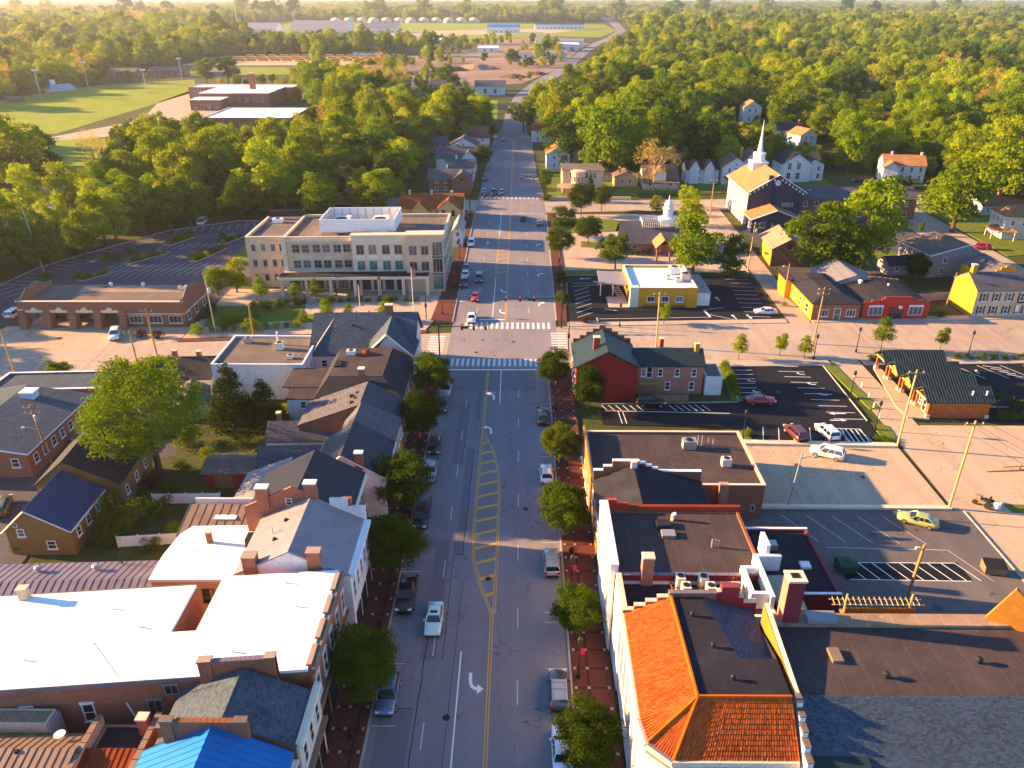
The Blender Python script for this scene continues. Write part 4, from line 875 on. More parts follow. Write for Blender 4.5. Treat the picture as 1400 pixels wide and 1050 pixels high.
for i in range(6): b.box('stepped_coping', -.02, 1.2+i*.88, 7.5, .42, 1.2+i*.88+.85, 8.4+i*.58+.5, 'white'); b.box('coping_cap', -.06, 1.18+i*.88, 8.4+i*.58+.502, .46, 1.2+i*.88+.87, 8.4+i*.58+.6, 'tar3')
b.box('dormer', .5, .9, 6.5, 4.6, 2.0, 8.65, 'white'); b.o('dormer_roof', MB().slab([(.45, .7, 8.75), (4.8, .7, 8.75), (4.8, 3.0, 9.2), (.45, 3.0, 9.2)], .12), 'mgreen', b.rf)
b.box('chimney', 1.4, 14.3, 10.8, 2.8, 15.6, 16.0, 'brickmar', b.rf); b.box('chimney_cap', 1.3, 14.2, 16.002, 2.9, 15.7, 16.2, 'stone', b.rf); b.box('sunlit_chimney_face', 1.35, 14.32, 11.6, 1.395, 15.58, 15.98, 'brickp', b.rf); b.box('flue', 1.7, 14.65, 16.21, 2.4, 15.3, 16.24, 'black', b.rf)  # thin paler brick on the west side paints in the chimney's sunlit face
for x, y in ((8.0, 8.6), (16.2, 10.2), (25.2, 10.3)): b.vent(x, y, 11.3, .28, .6)
b.box('roof_hatch', 4.3, 10.0, 11.31, 5.2, 11.5, 11.6, 'mtan', b.rf); b.box('roof_step', 3.6, 14.15, 11.61, 6.2, 15.4, 12.0, 'mgrey', b.rf)
b.o('gable_wall', MB().add([(19.2, 14.9, 10.9), (23.6, 12.9, 10.9), (23.8, 13.2, 10.9), (19.4, 15.2, 10.9), (19.2, 14.9, 11.8), (20.5, 14.31, 15.4), (23.6, 12.9, 12.6), (19.4, 15.2, 11.8), (20.7, 14.61, 15.4), (23.8, 13.2, 12.6)], [(0,1,6,5,4), (3,7,8,9,2), (4,5,8,7), (5,6,9,8), (1,2,9,6), (0,4,7,3)]), 'brickgold', b.rf)
b.row('S', 1.4, 4, 30, 8, 4.2, 1.2, 2.2)
# scaffold cradle hanging behind that roof
s = thing('scaffold_cradle', 'yellow work cradle on pale timber poles beyond the dark roof', 'scaffold', (29.2, 53.6, 0))
ob('platform', MB().box(0, 0, 10.1, 6.2, .9, 10.3).box(0, 0, 10.3, 6.2, .06, 11.2), mt['brickgold'], s)
rl = MB(); rl.tube((-1.2, .1, 11.5), (7.0, .1, 11.5), .05).tube((-1.2, .8, 11.5), (7.0, .8, 11.5), .05)
for i in range(17): rl.tube((-1+i*.47, -.05, 11.56), (-1+i*.47+.1, 1.0, 11.6), .035, .035, 5)
ob('rail', rl, mt['woodpale'], s)
for x in (.2, 6.0): ob('post', MB().tube((x, .45, 0), (x-.05, .45, 12.4), .08), mt['woodpale'], s)
# air handling court between the two white fronts
b = B('flat_roofed_building', 'low black roofed block with a bank of cream air conditioners', 'building', 9.5, 54.42)
b.flat(0, 0, 14.2, 5.0, 9.0, 'brickwhite', 'tar2', .35, .3)
b.box('front_parapet', .02, 0, 9.36, .5, 5.0, 10.2, 'stone')
for x, y in ((6.0, 4.0), (6.3, 2.7), (8.2, 4.0), (8.6, 2.7), (11.0, 2.7)): b.ac(x, y, 9.0, .8, 1.0, 1.7, 'trim')
pp = MB().tube((5.2, 1.9, 9.3), (5.2, 4.6, 9.6), .08).tube((5.2, 3.3, 9.8), (12.0, 3.3, 9.8), .06).tube((9.6, 2.2, 9.4), (11.2, 4.4, 10.2), .07).tube((10.4, 4.6, 9.2), (10.6, 3.0, 10.6), .08)
b.o('pipework', pp, 'mred', b.rf)
b.o('stair_parapet', MB().box(12.0, 1.4, 9, 12.4, 5.4, 10.8).box(13.7, 1.0, 9, 14.1, 7.2, 10.8).box(12.4, 5.0, 9, 13.7, 5.4, 10.8).box(12.4, 1.4, 9, 13.7, 1.8, 10.8).box(14.1, 6.8, 9, 16.4, 7.2, 10.8).box(14.9, 7.22, 9, 15.3, 9.4, 11.8), 'white')
b.box('stair_hatch', 12.45, 1.85, 9.02, 13.65, 4.9, 9.4, 'tar2')
b.box('low_roof_wall', 14.22, .2, -.3, 18.0, 4.2, 7.4, 'brickmar'); b.box('low_roof', 14.2, .1, 7.402, 18.2, 4.4, 7.6, 'tar2')
u = b.box('rooftop_unit', 14.6, .5, 7.7, 17.0, 5.2, 9.8, 'beige')
for i in range(4): b.box('panel_joint', 14.56, 1.4+i*.95, 7.75, 17.04, 1.44+i*.95, 9.83, 'steel', u)
for i in range(3): b.o('fan', MB().tube((14.48, 1.2+i*.8, 8.9), (14.62, 1.2+i*.8, 8.9), .34, .34, 12), 'black', u)
# white front, red side parapet
b = B('white_front_shop', 'white fronted block with worn brown roof and red side parapet', 'building', 9.4, 59.5)
b.flat(0, 0, 14.6, 10.7, 9.6, 'brick2', 'tar', .2, .3)
b.box('facade', -.25, 0, -.3, .3, 10.7, 10.9, 'brickwhite'); b.box('facade_cornice', -.55, -.02, 10.902, .34, 10.72, 11.1, 'white'); b.box('facade_band', -.5, 0, 4.0, -.26, 10.7, 4.5, 'white')
for y in np.linspace(1.2, 9.6, 5): b.win('W', -.25, y, 5.4, 1.1, 3.0, 'hs', 'white', arch=True)
for y in np.linspace(.2, 10.5, 6): b.box('pilaster', -.48, y-.2, 4.55, -.255, y+.2, 10.88, 'brickwhite')
b.box('red_parapet', 2.6, 10.72, 6, 14.8, 11.05, 10.15, 'brickred'); b.box('red_parapet_step', .3, 10.72, 6, 1.3, 11.05, 11.1, 'brickred'); b.box('red_parapet_step', 1.31, 10.72, 6, 2.59, 11.05, 10.6, 'brickred')
b.box('parapet_coping', 2.6, 10.66, 10.152, 14.8, 11.12, 10.28, 'mred'); b.box('south_parapet', .3, -.3, 9, 14.6, -.02, 10.05, 'brickmar')
for i in range(12): b.box('coping_tile', .5+i*1.16, -.36, 10.052, .5+i*1.16+1.1, .04, 10.14, 'mpurple')
b.box('chimney', 2.5, -.6, 9.0, 3.6, .3, 12.2, 'brickp', b.rf); b.box('chimney_cap', 2.45, -.65, 12.202, 3.65, .35, 12.35, 'stone', b.rf)
b.box('roof_hatch', 5.3, 7.6, 9.62, 6.7, 8.7, 10.05, 'tar2', b.rf); b.box('roof_hatch', 5.6, 6.0, 9.62, 7.0, 7.1, 9.95, 'mgrey', b.rf)
b.o('gooseneck_vent', MB().tube((7.2, 9.2, 9.6), (7.2, 9.2, 10.3), .2).tube((7.2, 9.2, 10.3), (7.5, 9.1, 10.5), .2), 'trim', b.rf)
for x in (10.4, 10.7, 11.0): b.o('flue_pipe', MB().tube((x, 4.6, 9.6), (x, 4.6, 10.6-.2*(x-10.4)), .09), 'steel', b.rf)
b = B('maroon_annex', 'low black roofed annex with plain maroon rear wall', 'building', 24.2, 59.6)
b.flat(0, 0, 7.6, 10.6, 7.2, 'brickmar', 'tar2', .25, .3); b.box('white_coping', -.05, 10.4, 7.452, 7.65, 10.7, 7.56, 'white'); b.box('coping', -.05, -.06, 7.452, 7.65, .26, 7.54, 'white')
b.box('duct', 2.2, 7.0, 7.25, 3.4, 8.0, 7.9, 'steel'); b.box('skylight', 5.0, 4.0, 7.21, 6.0, 5.0, 7.5, 'white', b.rf)
# dark gabled shop
b = B('gabled_shop', 'dark felt gabled shop with stepped white capped side wall', 'building', 9.35, 70.6)
b.gable(0, 0, 13.4, 11.2, 5.8, 8.3, 'brickgold', 'tar2', 'y', .1, rp=.36); b.row('W', 0, 1.4, 10, 5, 3.4, 1.0, 1.7)
for i, (x0, x1, h) in enumerate(((.0, 1.2, 7.3), (1.2, 2.3, 7.9), (2.3, 5.6, 8.7), (5.6, 6.4, 8.4), (6.4, 7.2, 8.0), (7.2, 8.0, 7.6), (8.0, 13.4, 7.2))): b.box('parapet_step', x0, 11.35, 4, x1-.004, 11.7, h, 'brick2'); b.box('parapet_cap', x0, 11.28, h+.002, x1-.004, 11.78, h+.09, 'white')
for y in (10.6, .5): b.box('chimney', 4.5, y-.3, 7.8, 5.2, y+.4, 9.2, 'brickwhite', b.rf)
b.box('chimney', 12.6, 1.6, 4.5, 13.5, 2.5, 7.6, 'brickp', b.rf)
b = B('flat_roofed_shop', 'brown stained flat roofed shop with red brick back wall', 'shop', 9.35, 82.5)
b.flat(0, 0, 21.8, 13.6, 4.6, 'brick', 'tar', .25, .3, 'stone'); b.box('facade', -.2, .2, -.3, .0, 13.4, 5.9, 'brickgold'); b.row('W', -.2, 2, 12, 4, 1.0, 1.8, 2.0)
b.ac(14.0, 9.5, 4.6, 1.8, 1.3, 1.3); b.ac(18.0, 5.0, 4.6, 1.2, 1.0, 1.2, 'trim')
for x, y in ((15.4, 10.4), (15.9, 10.2), (16.6, 9.6), (17.2, 9.4)): b.o('vent_pipe', MB().tube((x, y, 4.6), (x, y, 6.1), .06), 'steel', b.rf)
b.box('chimney', 15.9, -.9, .0, 17.0, -.04, 5.4, 'brickp', b.rf)
b.win('S', 0, 20.6, 1.0, .5, .9, '')
# red gabled house with crow steps and the pink brick row
b = B('red_gabled_house', 'dark red gabled house with brown stepped far gable', 'house', 9.4, 114.7)
b.gable(0, 0, 9.9, 9.4, 6.2, 8.9, 'redsiding', 'mgreen', 'y', .25, trim='black'); b.chim(3.4, 3.2, 7.2, 10, 1.0, .8, 'brickred', 'stone')
for i in range(9):
    x = i*1.1; h = 9.6-abs(i-4)*.62; b.box('gable_step', x, 9.45, 4, x+1.096, 9.85, h, 'brick2')
b.row('W', 0, 1.5, 8, 4, 3.8, .9, 1.6); b.row('W', 0, 1.5, 8, 4, .8, .9, 1.8)
b = B('brick_row_house', 'pink brick row house with dark green roof and white door', 'house', 19.6, 117.4)
b.gable(0, 0, 11.2, 6.4, 5.2, 6.9, 'brickp', 'mgreen', 'x', .25); b.row('S', 0, 1.2, 9.6, 4, 3.2, .8, 1.4); b.row('S', 0, 5.4, 9.4, 2, .7, .9, 1.5); b.door('S', 0, 2.2, 1, 2.1, 'white', 2.9)
b.chim(4.8, 5.2, 6.3, 7.8, .6, .6, 'brickred'); b.chim(10.3, 2.6, 6, 8, .7, .6, 'brickyel')
b.o('deck', MB().box(.2, -2.0, 2.6, 4.0, -.03, 2.75).box(.2, -2, 3.6, 4, -1.94, 3.7).box(.2, -2.0, 0, .35, -1.85, 2.6).box(3.85, -2, 0, 4.0, -1.85, 2.6), 'wood')
b = B('white_lean_to', 'small pale lean to shed behind the pink brick row', 'shed', 31.2, 117.0); b.flat(0, 0, 2.8, 5.2, 3.2, 'wsiding', 'tar3', .15, .2)
# yellow diner
b = B('diner', 'bright yellow diner with white flat roof and rooftop units', 'restaurant', 24.0, 158.2)
b.flat(0, 0, 14, 15.8, 3.9, 'yelsiding', 'membrane', .45, .3, 'white'); b.box('entrance_pier', -.2, -.2, -.2, 1.6, 1.2, 4.5, 'trim'); b.box('entrance_pier', 11.9, -.2, -.2, 14.2, -.03, 4.5, 'yelsiding')
b.row('S', 0, 4.3, 10.4, 3, 1.2, 1.5, 1.3, style='vs'); b.box('base_course', 2.7, -.12, -.2, 14.05, -.02, .5, 'brick2')
b.box('annex', 14.05, 1.0, -.2, 17.2, 13.0, 2.9, 'white'); b.o('annex_roof', MB().slab([(14.04, .8, 3.3), (17.4, .8, 2.95), (17.4, 13.2, 2.95), (14.04, 13.2, 3.3)], .12), 'mgrey')
b.ac(11.0, 11.0, 4.0, 2.2, 2.0, 1.6, 'white'); b.ac(12.6, 6.4, 4.0, 1.8, 1.8, 1.6); b.ac(10.8, 5.2, 4.0, 1.2, 1.0, .9, 'trim'); b.ac(9.0, 7.0, 4.0, .9, .9, .8, 'trim')
b.o('canopy', MB().slab([(-6.2, 6.6, 3.3), (-.03, 5.0, 3.3), (-.03, 14.2, 3.3), (-6.0, 14.8, 3.3)], .3), 'mgrey')
for x, y in ((-5.8, 7.2), (-5.6, 14.2), (-3, 7.4)): b.box('canopy_post', x-.12, y-.12, 0, x+.12, y+.12, 3, 'trim')
b.win('W', 0, 3.4, .3, 1.2, 2.3, 'h', 'black'); b.o('notice_slab', MB().box(-4.6, -.4, -.05, -.3, 6.2, .1), 'walk')
# brick pavilion with the white cupola
b = B('brick_pavilion', 'low brick pavilion with grey hipped roof and tan gabled porch', 'building', 26.9, 196.8)
b.gable(0, 0, 19, 11.5, 3.2, 7.2, 'brickp', 'shgrey', 'x', .7); b.row('S', 0, 3, 15, 3, .9, 1.4, 1.5)
b.o('porch_roof', MB().slab([(7.4, -6.2, 3.4), (9.5, -6.4, 5.6), (9.5, .6, 5.6), (7.4, .6, 3.4)], .15).slab([(9.5, -6.4, 5.6), (11.6, -6.2, 3.4), (11.6, .6, 3.4), (9.5, .6, 5.6)], .15), 'shtan')
for x in (7.9, 11.1): b.box('porch_post', x-.2, -6, 0, x+.2, -5.6, 3.3, 'brickp')
b.row('W', 0, 3, 8, 3, .9, 1.2, 1.4)
cu = b.box('cupola_base', 10.0, 4.2, 5.6, 14.2, 8.4, 7.9, 'white'); rl = MB()
for x0, y0, x1, y1 in ((5.2, 3.8, 16.6, 3.8), (5.2, 8.6, 16.6, 8.6), (5.2, 3.8, 5.2, 8.6), (16.6, 3.8, 16.6, 8.6)):
    rl.tube((x0, y0, 7.6), (x1, y1, 7.6), .07, .07, 5).tube((x0, y0, 7.1), (x1, y1, 7.1), .06, .06, 5); n = int(abs(x1-x0)+abs(y1-y0))*2
    for i in range(n+1): t = i/n; rl.tube((x0+(x1-x0)*t, y0+(y1-y0)*t, 6.0), (x0+(x1-x0)*t, y0+(y1-y0)*t, 7.6), .05, .05, 4)
b.o('balustrade', rl, 'white', b.rf)
b.o('cupola', MB().lathe([(1.9, 7.9), (1.9, 8.2), (1.3, 8.25), (1.3, 10.2), (1.55, 10.3), (1.5, 10.6), (1.2, 10.8), (1.1, 11.6), (.8, 12.2), (.3, 12.6), (.12, 12.9), (.1, 13.6), (.02, 13.9)], 16, (12.1, 6.3)), 'white', cu)
# navy church
b = B('navy_church', 'navy sided church with tan roof and tall white spire', 'church', 66, 226)
b.gable(0, 0, 16, 23, 9.8, 14.6, 'navysiding', 'shtan', 'y', .7, trim='white')
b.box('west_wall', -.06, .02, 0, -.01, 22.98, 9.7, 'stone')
for y in np.linspace(2, 21, 7): b.box('pilaster', -.34, y-.35, 0, -.07, y+.35, 9.6, 'white'); 
for y in np.linspace(3.6, 19.4, 6): b.win('W', -.06, y, 1.2, 1.0, 2.6, 'hs'); b.win('W', -.06, y, 5.2, 1.0, 3.6, 'hs')
for i in range(7):
    for sg in (-1, 1): x = 8+sg*(1.1+i*1.08); b.box('gable_dentil', x-.2, -.5, 14.2-abs(x-8)*.6-.75, x+.2, -.05, 14.2-abs(x-8)*.6-.2, 'white')
b.box('chimney', 5.1, -.7, 0, 6.4, -.02, 14.4, 'navysiding', b.rf)
b.o('round_window', MB().tube((8, -.12, 12.2), (8, -.02, 12.2), .8, .8, 18), 'white'); b.o('window_hand', MB().box(7.9, -.15, 11.9, 8.1, -.125, 12.6), 'steel')
for x in (10.4, 11.6, 12.8): b.win('S', 0, x, 5.4, .8, 1.1, 'h')
st = b.box('steeple_base', 4.6, 15.4, 12.0, 9.2, 20.0, 14.8, 'white'); b.box('steeple_cornice', 4.4, 15.2, 14.802, 9.4, 20.2, 15.05, 'white', st)
b.o('steeple_drum', MB().lathe([(1.8, 15.05), (1.8, 17.2), (2.0, 17.3), (1.95, 17.6), (1.2, 17.7)], 8, (6.9, 17.7)), 'white', st); b.o('spire', MB().lathe([(.95, 17.7), (.8, 18.3), (.36, 22.0), (.05, 26.6), (.02, 27.2)], 8, (6.9, 17.7)), 'white', st)
b = B('church_annex', 'low navy gabled annex in front of the church', 'church annex', 65.4, 217.6)
b.gable(0, 0, 13.6, 8.2, 3.9, 6.4, 'navysiding', 'shtan', 'y', .4, trim='white'); b.win('S', 0, 3.2, 1.4, 1.4, 1.6, 'vs'); b.win('S', 0, 6, 1.6, .6, 1.0); b.win('S', 0, 8, 1.6, .6, 1.0); b.win('S', 0, 11.4, 1.4, 1.4, 1.6, 'vs'); b.row('W', 0, 2, 6, 2, 1.2, .9, 1.5)
b = B('brick_hall', 'long red brick two storey hall behind the navy church', 'building', 82.3, 233)
b.gable(0, 0, 36, 10, 6.2, 8.6, 'brick', 'shgrey', 'x', .5); b.row('S', 0, 3, 33, 10, 3.9, 1.2, 1.5); b.row('S', 0, 3, 33, 10, .8, 1.2, 1.5)
b = B('tan_roof_barn', 'old dark brick barn with bleached tan roof and yellow side wall', 'barn', 62.4, 187.4, R(-4))
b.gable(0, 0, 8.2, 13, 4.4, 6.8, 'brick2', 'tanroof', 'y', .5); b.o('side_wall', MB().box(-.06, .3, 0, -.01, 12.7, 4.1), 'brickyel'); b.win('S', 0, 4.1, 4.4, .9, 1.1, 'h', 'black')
b.o('window_canopy', MB().box(-1, 2, 2.2, -.07, 4, 2.3), 'mred')
# shops across the cross street
b = B('yellow_shop', 'long yellow sided shop with brown hipped roof and brick front', 'shop', 60.3, 150.9)
b.hip(0, 0, 9.8, 19, 3.5, 5.0, 'yelsiding', 'shdark', .3, 3.2); b.box('brick_front', .02, -.06, -.2, 9.78, -.01, 3.4, 'brick'); b.win('S', -.06, 2.4, .9, 1.9, 1.5, '3s'); b.door('S', -.06, 5.2, 1.4, 2.7); b.win('S', -.06, 8, .9, 1.9, 1.5, '3s')
for y in (3, 7.2, 11, 15.4): b.win('W', 0, y, .7, 1.6 if y < 4 else 1, 2.0, 'hs')
b.box('rear_annex', -1.4, 14, -.2, -.02, 19, 3.9, 'yelsiding'); b.box('rear_annex_roof', -1.6, 13.8, 3.92, .3, 19.2, 4.1, 'tar')
b = B('pale_roof_shed', 'shed with bleached tan metal roof behind the red shop', 'shed', 68.6, 163.2, R(2)); b.gable(0, 0, 10, 12.5, 4.0, 5.6, 'greysiding', 'mgrey', 'y', .3, seam=.6)
b = B('red_shop', 'painted red brick shop with stepped parapet and black doorway', 'shop', 70.9, 151.5, R(1.2))
b.o('wall', MB().box(0, .3, -.2, 13.8, 12.5, 3.5), 'brick2'); 
cv = [(0, 3.5), (2, 4.0), (4.5, 4.45), (6.9, 4.6), (9.3, 4.45), (11.8, 4.0), (13.8, 3.5)]; b.rf = b.o('roof', MB().loft([[(x, y, z) for x, z in cv]+[(13.8, y, 3.3), (0, y, 3.3)] for y in (.31, 12.7)]), 'shdark')
for x0, x1, h in ((0, 1.6, 3.7), (1.6, 3.6, 4.1), (3.6, 4.2, 4.4), (4.2, 9.6, 4.8), (9.6, 10.2, 4.4), (10.2, 12.2, 4.1), (12.2, 13.8, 3.7)): b.box('parapet_step', x0, 0, -.2, x1-.003, .3, h, 'brickred'); b.box('parapet_coping', x0, -.05, h+.002, x1-.003, .36, h+.08, 'brickmar')
b.win('S', 0, 2.7, .9, 2.9, 1.9, '3', 'white', name='shop_window'); b.win('S', 0, 11, .9, 2.9, 1.9, '3', 'white', name='shop_window'); b.win('S', 0, 6.9, 0, 2.8, 2.6, 'v', 'brickmar', name='shop_door'); b.box('white_lintel', 1.2, -.12, 2.82, 4.2, -.01, 3.1, 'white'); b.box('white_lintel', 9.5, -.12, 2.82, 12.5, -.01, 3.1, 'white')
b.box('flag', 7.0, -.9, 2.6, 7.7, -.86, 3.2, 'brickwhite'); b.o('flag_staff', MB().tube((6.9, 0, 2.4), (7.0, -.9, 3.3), .03), 'woodpale')
for i in range(9): b.box('rear_parapet_block', 1+i*1.3, 12.3, 3.9+(.7-abs(i-4)*.16), 2.2+i*1.3, 12.65, 4.4+(.7-abs(i-4)*.16), 'brick2')
b.vent(8.4, 8, 4.4, .25, .6, 'white'); b.vent(3.4, 10.5, 4.2, .5, .8, 'white')
b = B('grey_sided_house', 'grey sided two storey house with big brown roof', 'house', 96.8, 178.6, R(9)); b.gable(0, 0, 13.2, 12, 5.4, 7.6, 'greysiding', 'shbrown', 'y', .3, trim='white', rp=.72)
b.win('S', 0, 4, 3.4, .9, 1.4); b.win('S', 0, 3.6, .8, .9, 1.4); b.row('W', 0, 3, 9, 3, 3.2, .9, 1.4); b.vent(4, 6, 6.6, .1, .8, 'steel'); b.vent(6.5, 8, 7.0, .1, .8, 'steel')
b = B('garden_shed', 'small dark roofed shed left of the grey sided house', 'shed', 88.5, 180, R(9)); b.gable(0, 0, 6.5, 5, 2.6, 4.0, 'greysiding', 'shdark', 'x', .3); b.win('S', 0, 2, 1, 1, 1.1)
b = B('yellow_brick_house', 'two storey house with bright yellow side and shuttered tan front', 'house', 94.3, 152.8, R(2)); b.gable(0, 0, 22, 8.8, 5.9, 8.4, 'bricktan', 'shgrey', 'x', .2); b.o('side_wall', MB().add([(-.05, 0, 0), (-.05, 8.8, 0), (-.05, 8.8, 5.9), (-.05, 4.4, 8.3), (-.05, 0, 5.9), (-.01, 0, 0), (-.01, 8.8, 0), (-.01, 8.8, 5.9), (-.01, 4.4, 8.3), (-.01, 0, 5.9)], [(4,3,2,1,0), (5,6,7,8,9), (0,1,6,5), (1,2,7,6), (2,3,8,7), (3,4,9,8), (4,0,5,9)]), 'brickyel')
b.chim(.8, 4.4, 7.6, 10, .9, .9, 'brickyel')
for x in (1.6, 4.2, 6.9, 9.6, 12.3, 15): b.win('S', 0, x, 3.6, .9, 1.7); b.shut('S', 0, x, 3.6, .9, 1.7); b.win('S', 0, x, .8, .9, 1.7); b.shut('S', 0, x, .8, .9, 1.7)
b.box('flag', 8.2, -1.0, 1.6, 9.0, -.96, 3.0, 'brickwhite'); b.box('window_basket', 8.9, -.4, 3.2, 10.3, -.02, 3.5, 'black')
b = B('stepped_gable_house', 'yellow stepped gable peeking behind the shuttered house', 'house', 103, 166); b.gable(0, 0, 9, 10, 4.6, 6.8, 'brickyel', 'shgrey', 'y', .0)
for i in range(9): b.box('gable_step', i*1.0, -.3, 3, i*1.0+.996, -.02, 7.2-abs(i-4)*.55, 'brickyel')
b = B('orange_roof_house', 'white house with bright orange hipped roof at the right edge', 'house', 133, 212, R(-6)); b.hip(0, 0, 13, 9, 6.2, 8.6, 'wsiding', 'shtan', .5); b.row('S', 0, 2, 11, 4, 3.8, .9, 1.4); b.row('W', 0, 2, 7, 3, 3.8, .9, 1.4); b.row('W', 0, 2, 7, 3, .8, .9, 1.5)
b.o('porch_roof', MB().slab([(-3, -.5, 2.6), (2.6, -2.8, 2.6), (2.6, -.02, 3.2), (-.02, 4, 3.2), (-3, 4, 2.6)], .14), 'shtan')
for x, y in ((-2.8, -.2), (-2.8, 3.6), (2.2, -2.4)): b.box('porch_post', x-.08, y-.08, 0, x+.08, y+.08, 2.55, 'white')
b = B('blue_grey_bungalow', 'low blue grey bungalow with red brick chimney at right edge', 'house', 141, 238, R(3)); b.gable(0, 0, 22, 9, 3.2, 5.6, 'bluesiding', 'shdark', 'x', .4); b.chim(7, 4, 4.6, 7, 1, .8, 'brick'); b.row('S', 0, 2, 19, 5, 1.0, 1.0, 1.3)
# green roofed shelter
b = B('wooden_shelter', 'wooden shelter with four stepped green metal roofs by the lane', 'shelter', 64.6, 109.0)
for i in range(4):
    y = i*4.75; sx = -.2*i
    rr = MB(); a, c = sx-.5, sx+10.4; q = [(a, y-.2, 2.9), (c, y-.2, 2.9), (c, y+2.3, 4.6), (a, y+2.3, 4.6)]; p = [(a, y+2.3, 4.6), (c, y+2.3, 4.6), (c, y+4.7, 2.9), (a, y+4.7, 2.9)]
    rf = b.o('roof', rr.slab(q, .14).slab(p, .14), 'mgreen'); sm = MB()
    for j in range(24):
        xx = a+.1+j*.46
        for u, v in ((q[0], q[3]), (p[0], p[3])): sm.tube((xx, u[1], u[2]+.03), (xx, v[1], v[2]+.03), .035, .035, 4, False)
    b.o('roof_seams', sm, 'mgreen', rf, kind='stuff')
    for x in (sx+.3, sx+9.6):
        for yy in (y+.3, y+4.3):
            if x < 5 or i == 0: b.box('post', x-.16, yy-.16, 0, x+.16, yy+.16, 2.85, 'logsiding'); b.box('post_base', x-.3, yy-.3, 0, x+.3, yy+.3, .6, 'stone')
    b.box('gable_truss', sx-.1, y+.2, 2.7, sx+.1, y+4.4, 2.95, 'woodpale')
    b.o('ticket_board', MB().box(sx+2.6, y+1, 0, sx+2.8, y+3.6, 2.3), 'yelsiding') if i else None
b.o('wall', MB().box(.6, .1, 0, 9.6, 4.4, 2.75), 'logsiding'); b.win('W', .6, 2.2, .2, 1.2, 2.1, 'h', 'white', name='door'); b.win('W', .6, 3.7, .9, .8, 1.2)
b.o('island', MB().prism([(-2.8, .2), (.5, -.4), (.5, 18), (-.8, 18.5), (-3, 4)], -.05, .15), 'conc')
for x in (4.0, 6.2): b.o('roof_flue', MB().tube((x+3, 1.0, 3.4), (x+3, 1.0, 4.4), .12), 'white', rf)
# ---------------------------------------------------------------- buildings, left of the main street
def storefront(b, y0, y1, x, z=.3, h=2.6, n=3):
    for i in range(n): b.win('E', x, y0+(y1-y0)*(i+.5)/n, z, (y1-y0)/n*.8, h, '3', 'black', name='shop_window')
K = .1
# large white membrane roof
b = B('white_roof_block', 'big brick block under a glaring white roof with light well', 'building', -17.3, 47.9, 0, K)
z = 9.5
def roofbox(x0, y0, x1, y1): return MB().box(x0, y0, z-.3, x1, y1, z)
b.o('wall', MB().box(-11.4, 0, -.3, -.35, 12.4, z-.31), 'brick'); b.o('wall', MB().box(-13.4, 0, -.3, -11.41, 5.4, z-.31), 'brick2'); b.o('wall', MB().box(-34, 0, -.3, -13.41, 11.4, z-.31), 'brick')
b.rf = b.o('roof', MB().prism([(-34, -.15), (-.3, -.15), (-.3, 12.5), (-11.3, 12.5), (-11.3, 5.3), (-13.5, 5.3), (-13.5, 11.5), (-34, 11.5)], z-.3, z), 'membrane')
b.box('eave_board', -34, -.22, z-.4, -9, -.152, z+.04, 'mpurple', b.rf); b.box('eave_board', -34, 11.52, z-.3, -13.5, 11.6, z+.04, 'mtan', b.rf)
b.o('light_well_wall', MB().box(-11.39, 5.5, -.2, -11.3, 12.3, z-.32), 'tansiding')
b.box('front_wall', -.34, 0, -.3, 0, 12.4, z-.1, 'brick'); 
for i in range(4): b.box('front_parapet', -.5, i*3.1+.2, z-.28, -.05, i*3.1+2.6, z+.18, 'brick2')
co = MB()
for zz, r in ((z-.2, .16), (z-.75, .1), (4.2, .2)): co.tube((.14, -.1, zz), (.14, 12.5, zz), r, r, 6)
b.o('cornice', co, 'mtan')
for y in np.linspace(1.1, 11.3, 5): b.win('E', 0, y, 5.3, 1.1, 2.4, 'hs', 'white', arch=True)
storefront(b, .5, 12, 0, n=4)
for x, y in ((-23.2, 6.2),): 
    b.o('aerial', MB().tube((-15.8, .5, z), (-17.2, 1.0, z+3.4), .035).tube((-17.6, .7, z+3.3), (-16.7, 1.3, z+3.3), .02).tube((-17.2, .6, z+2.7), (-16.2, 1.3, z+2.6), .02), 'steel', b.rf)
for u in (-28.5, -23.4, -18.6): b.win('S', 0, u, 5.2, 1.0, 2.0, 'hs', 'white', arch=True)
for u, zz, hh in ((-13.2, 5.0, 2.1), (-11.6, 7.6, 1.1), (-32, 5.4, 2.0)): b.win('S', 0, u, zz, 1.2, hh, 'v', 'mgrey', arch=True, name='boarded_window')
b.o('drain_pipe', MB().tube((-15.4, -.1, 7.0), (-14.7, -.15, 4.2), .07).tube((-12.6, -.5, 4.2), (-10.8, -.15, 5.2), .07), 'white')
b.chim(-28.8, 11.0, z-.1, z+1.2, .8, .6, 'bricktan'); b.o('vent_pipe', MB().tube((-33.5, 11.2, z), (-33.6, 11.2, z+1), .06), 'black', b.rf)
for x, y in ((-24.5, 3), (-16.6, 6.2), (-7.2, 2.4), (-3.2, 7.6), (-20, 8.8), (-5, 11)): b.o('vent_pipe', MB().tube((x, y, z), (x, y, z+.35), .07), 'white', b.rf)
sl = MB()
for x in (-29.5, -25, -20.5, -16, -9, -5): sl.box(x, .05, z+.001, x+.1, 11 if x < -13 else 12.2, z+.012)
for y in (2.2, 4.4): sl.box(-33.8, y, z+.001, -.5, y+.08, z+.01)
b.o('membrane_laps', sl, 'membrane', b.rf, kind='stuff')
b.box('fire_wall', -8.6, -.62, 7, -2.6, -.26, z+1.9, 'brick'); b.chim(-8.2, -.44, z-.4, z+2.05, 1.0, .6, 'brick', 'brick2'); b.chim(-3.0, -.44, z-.4, z+2.05, .8, .6, 'brick', 'brick2')
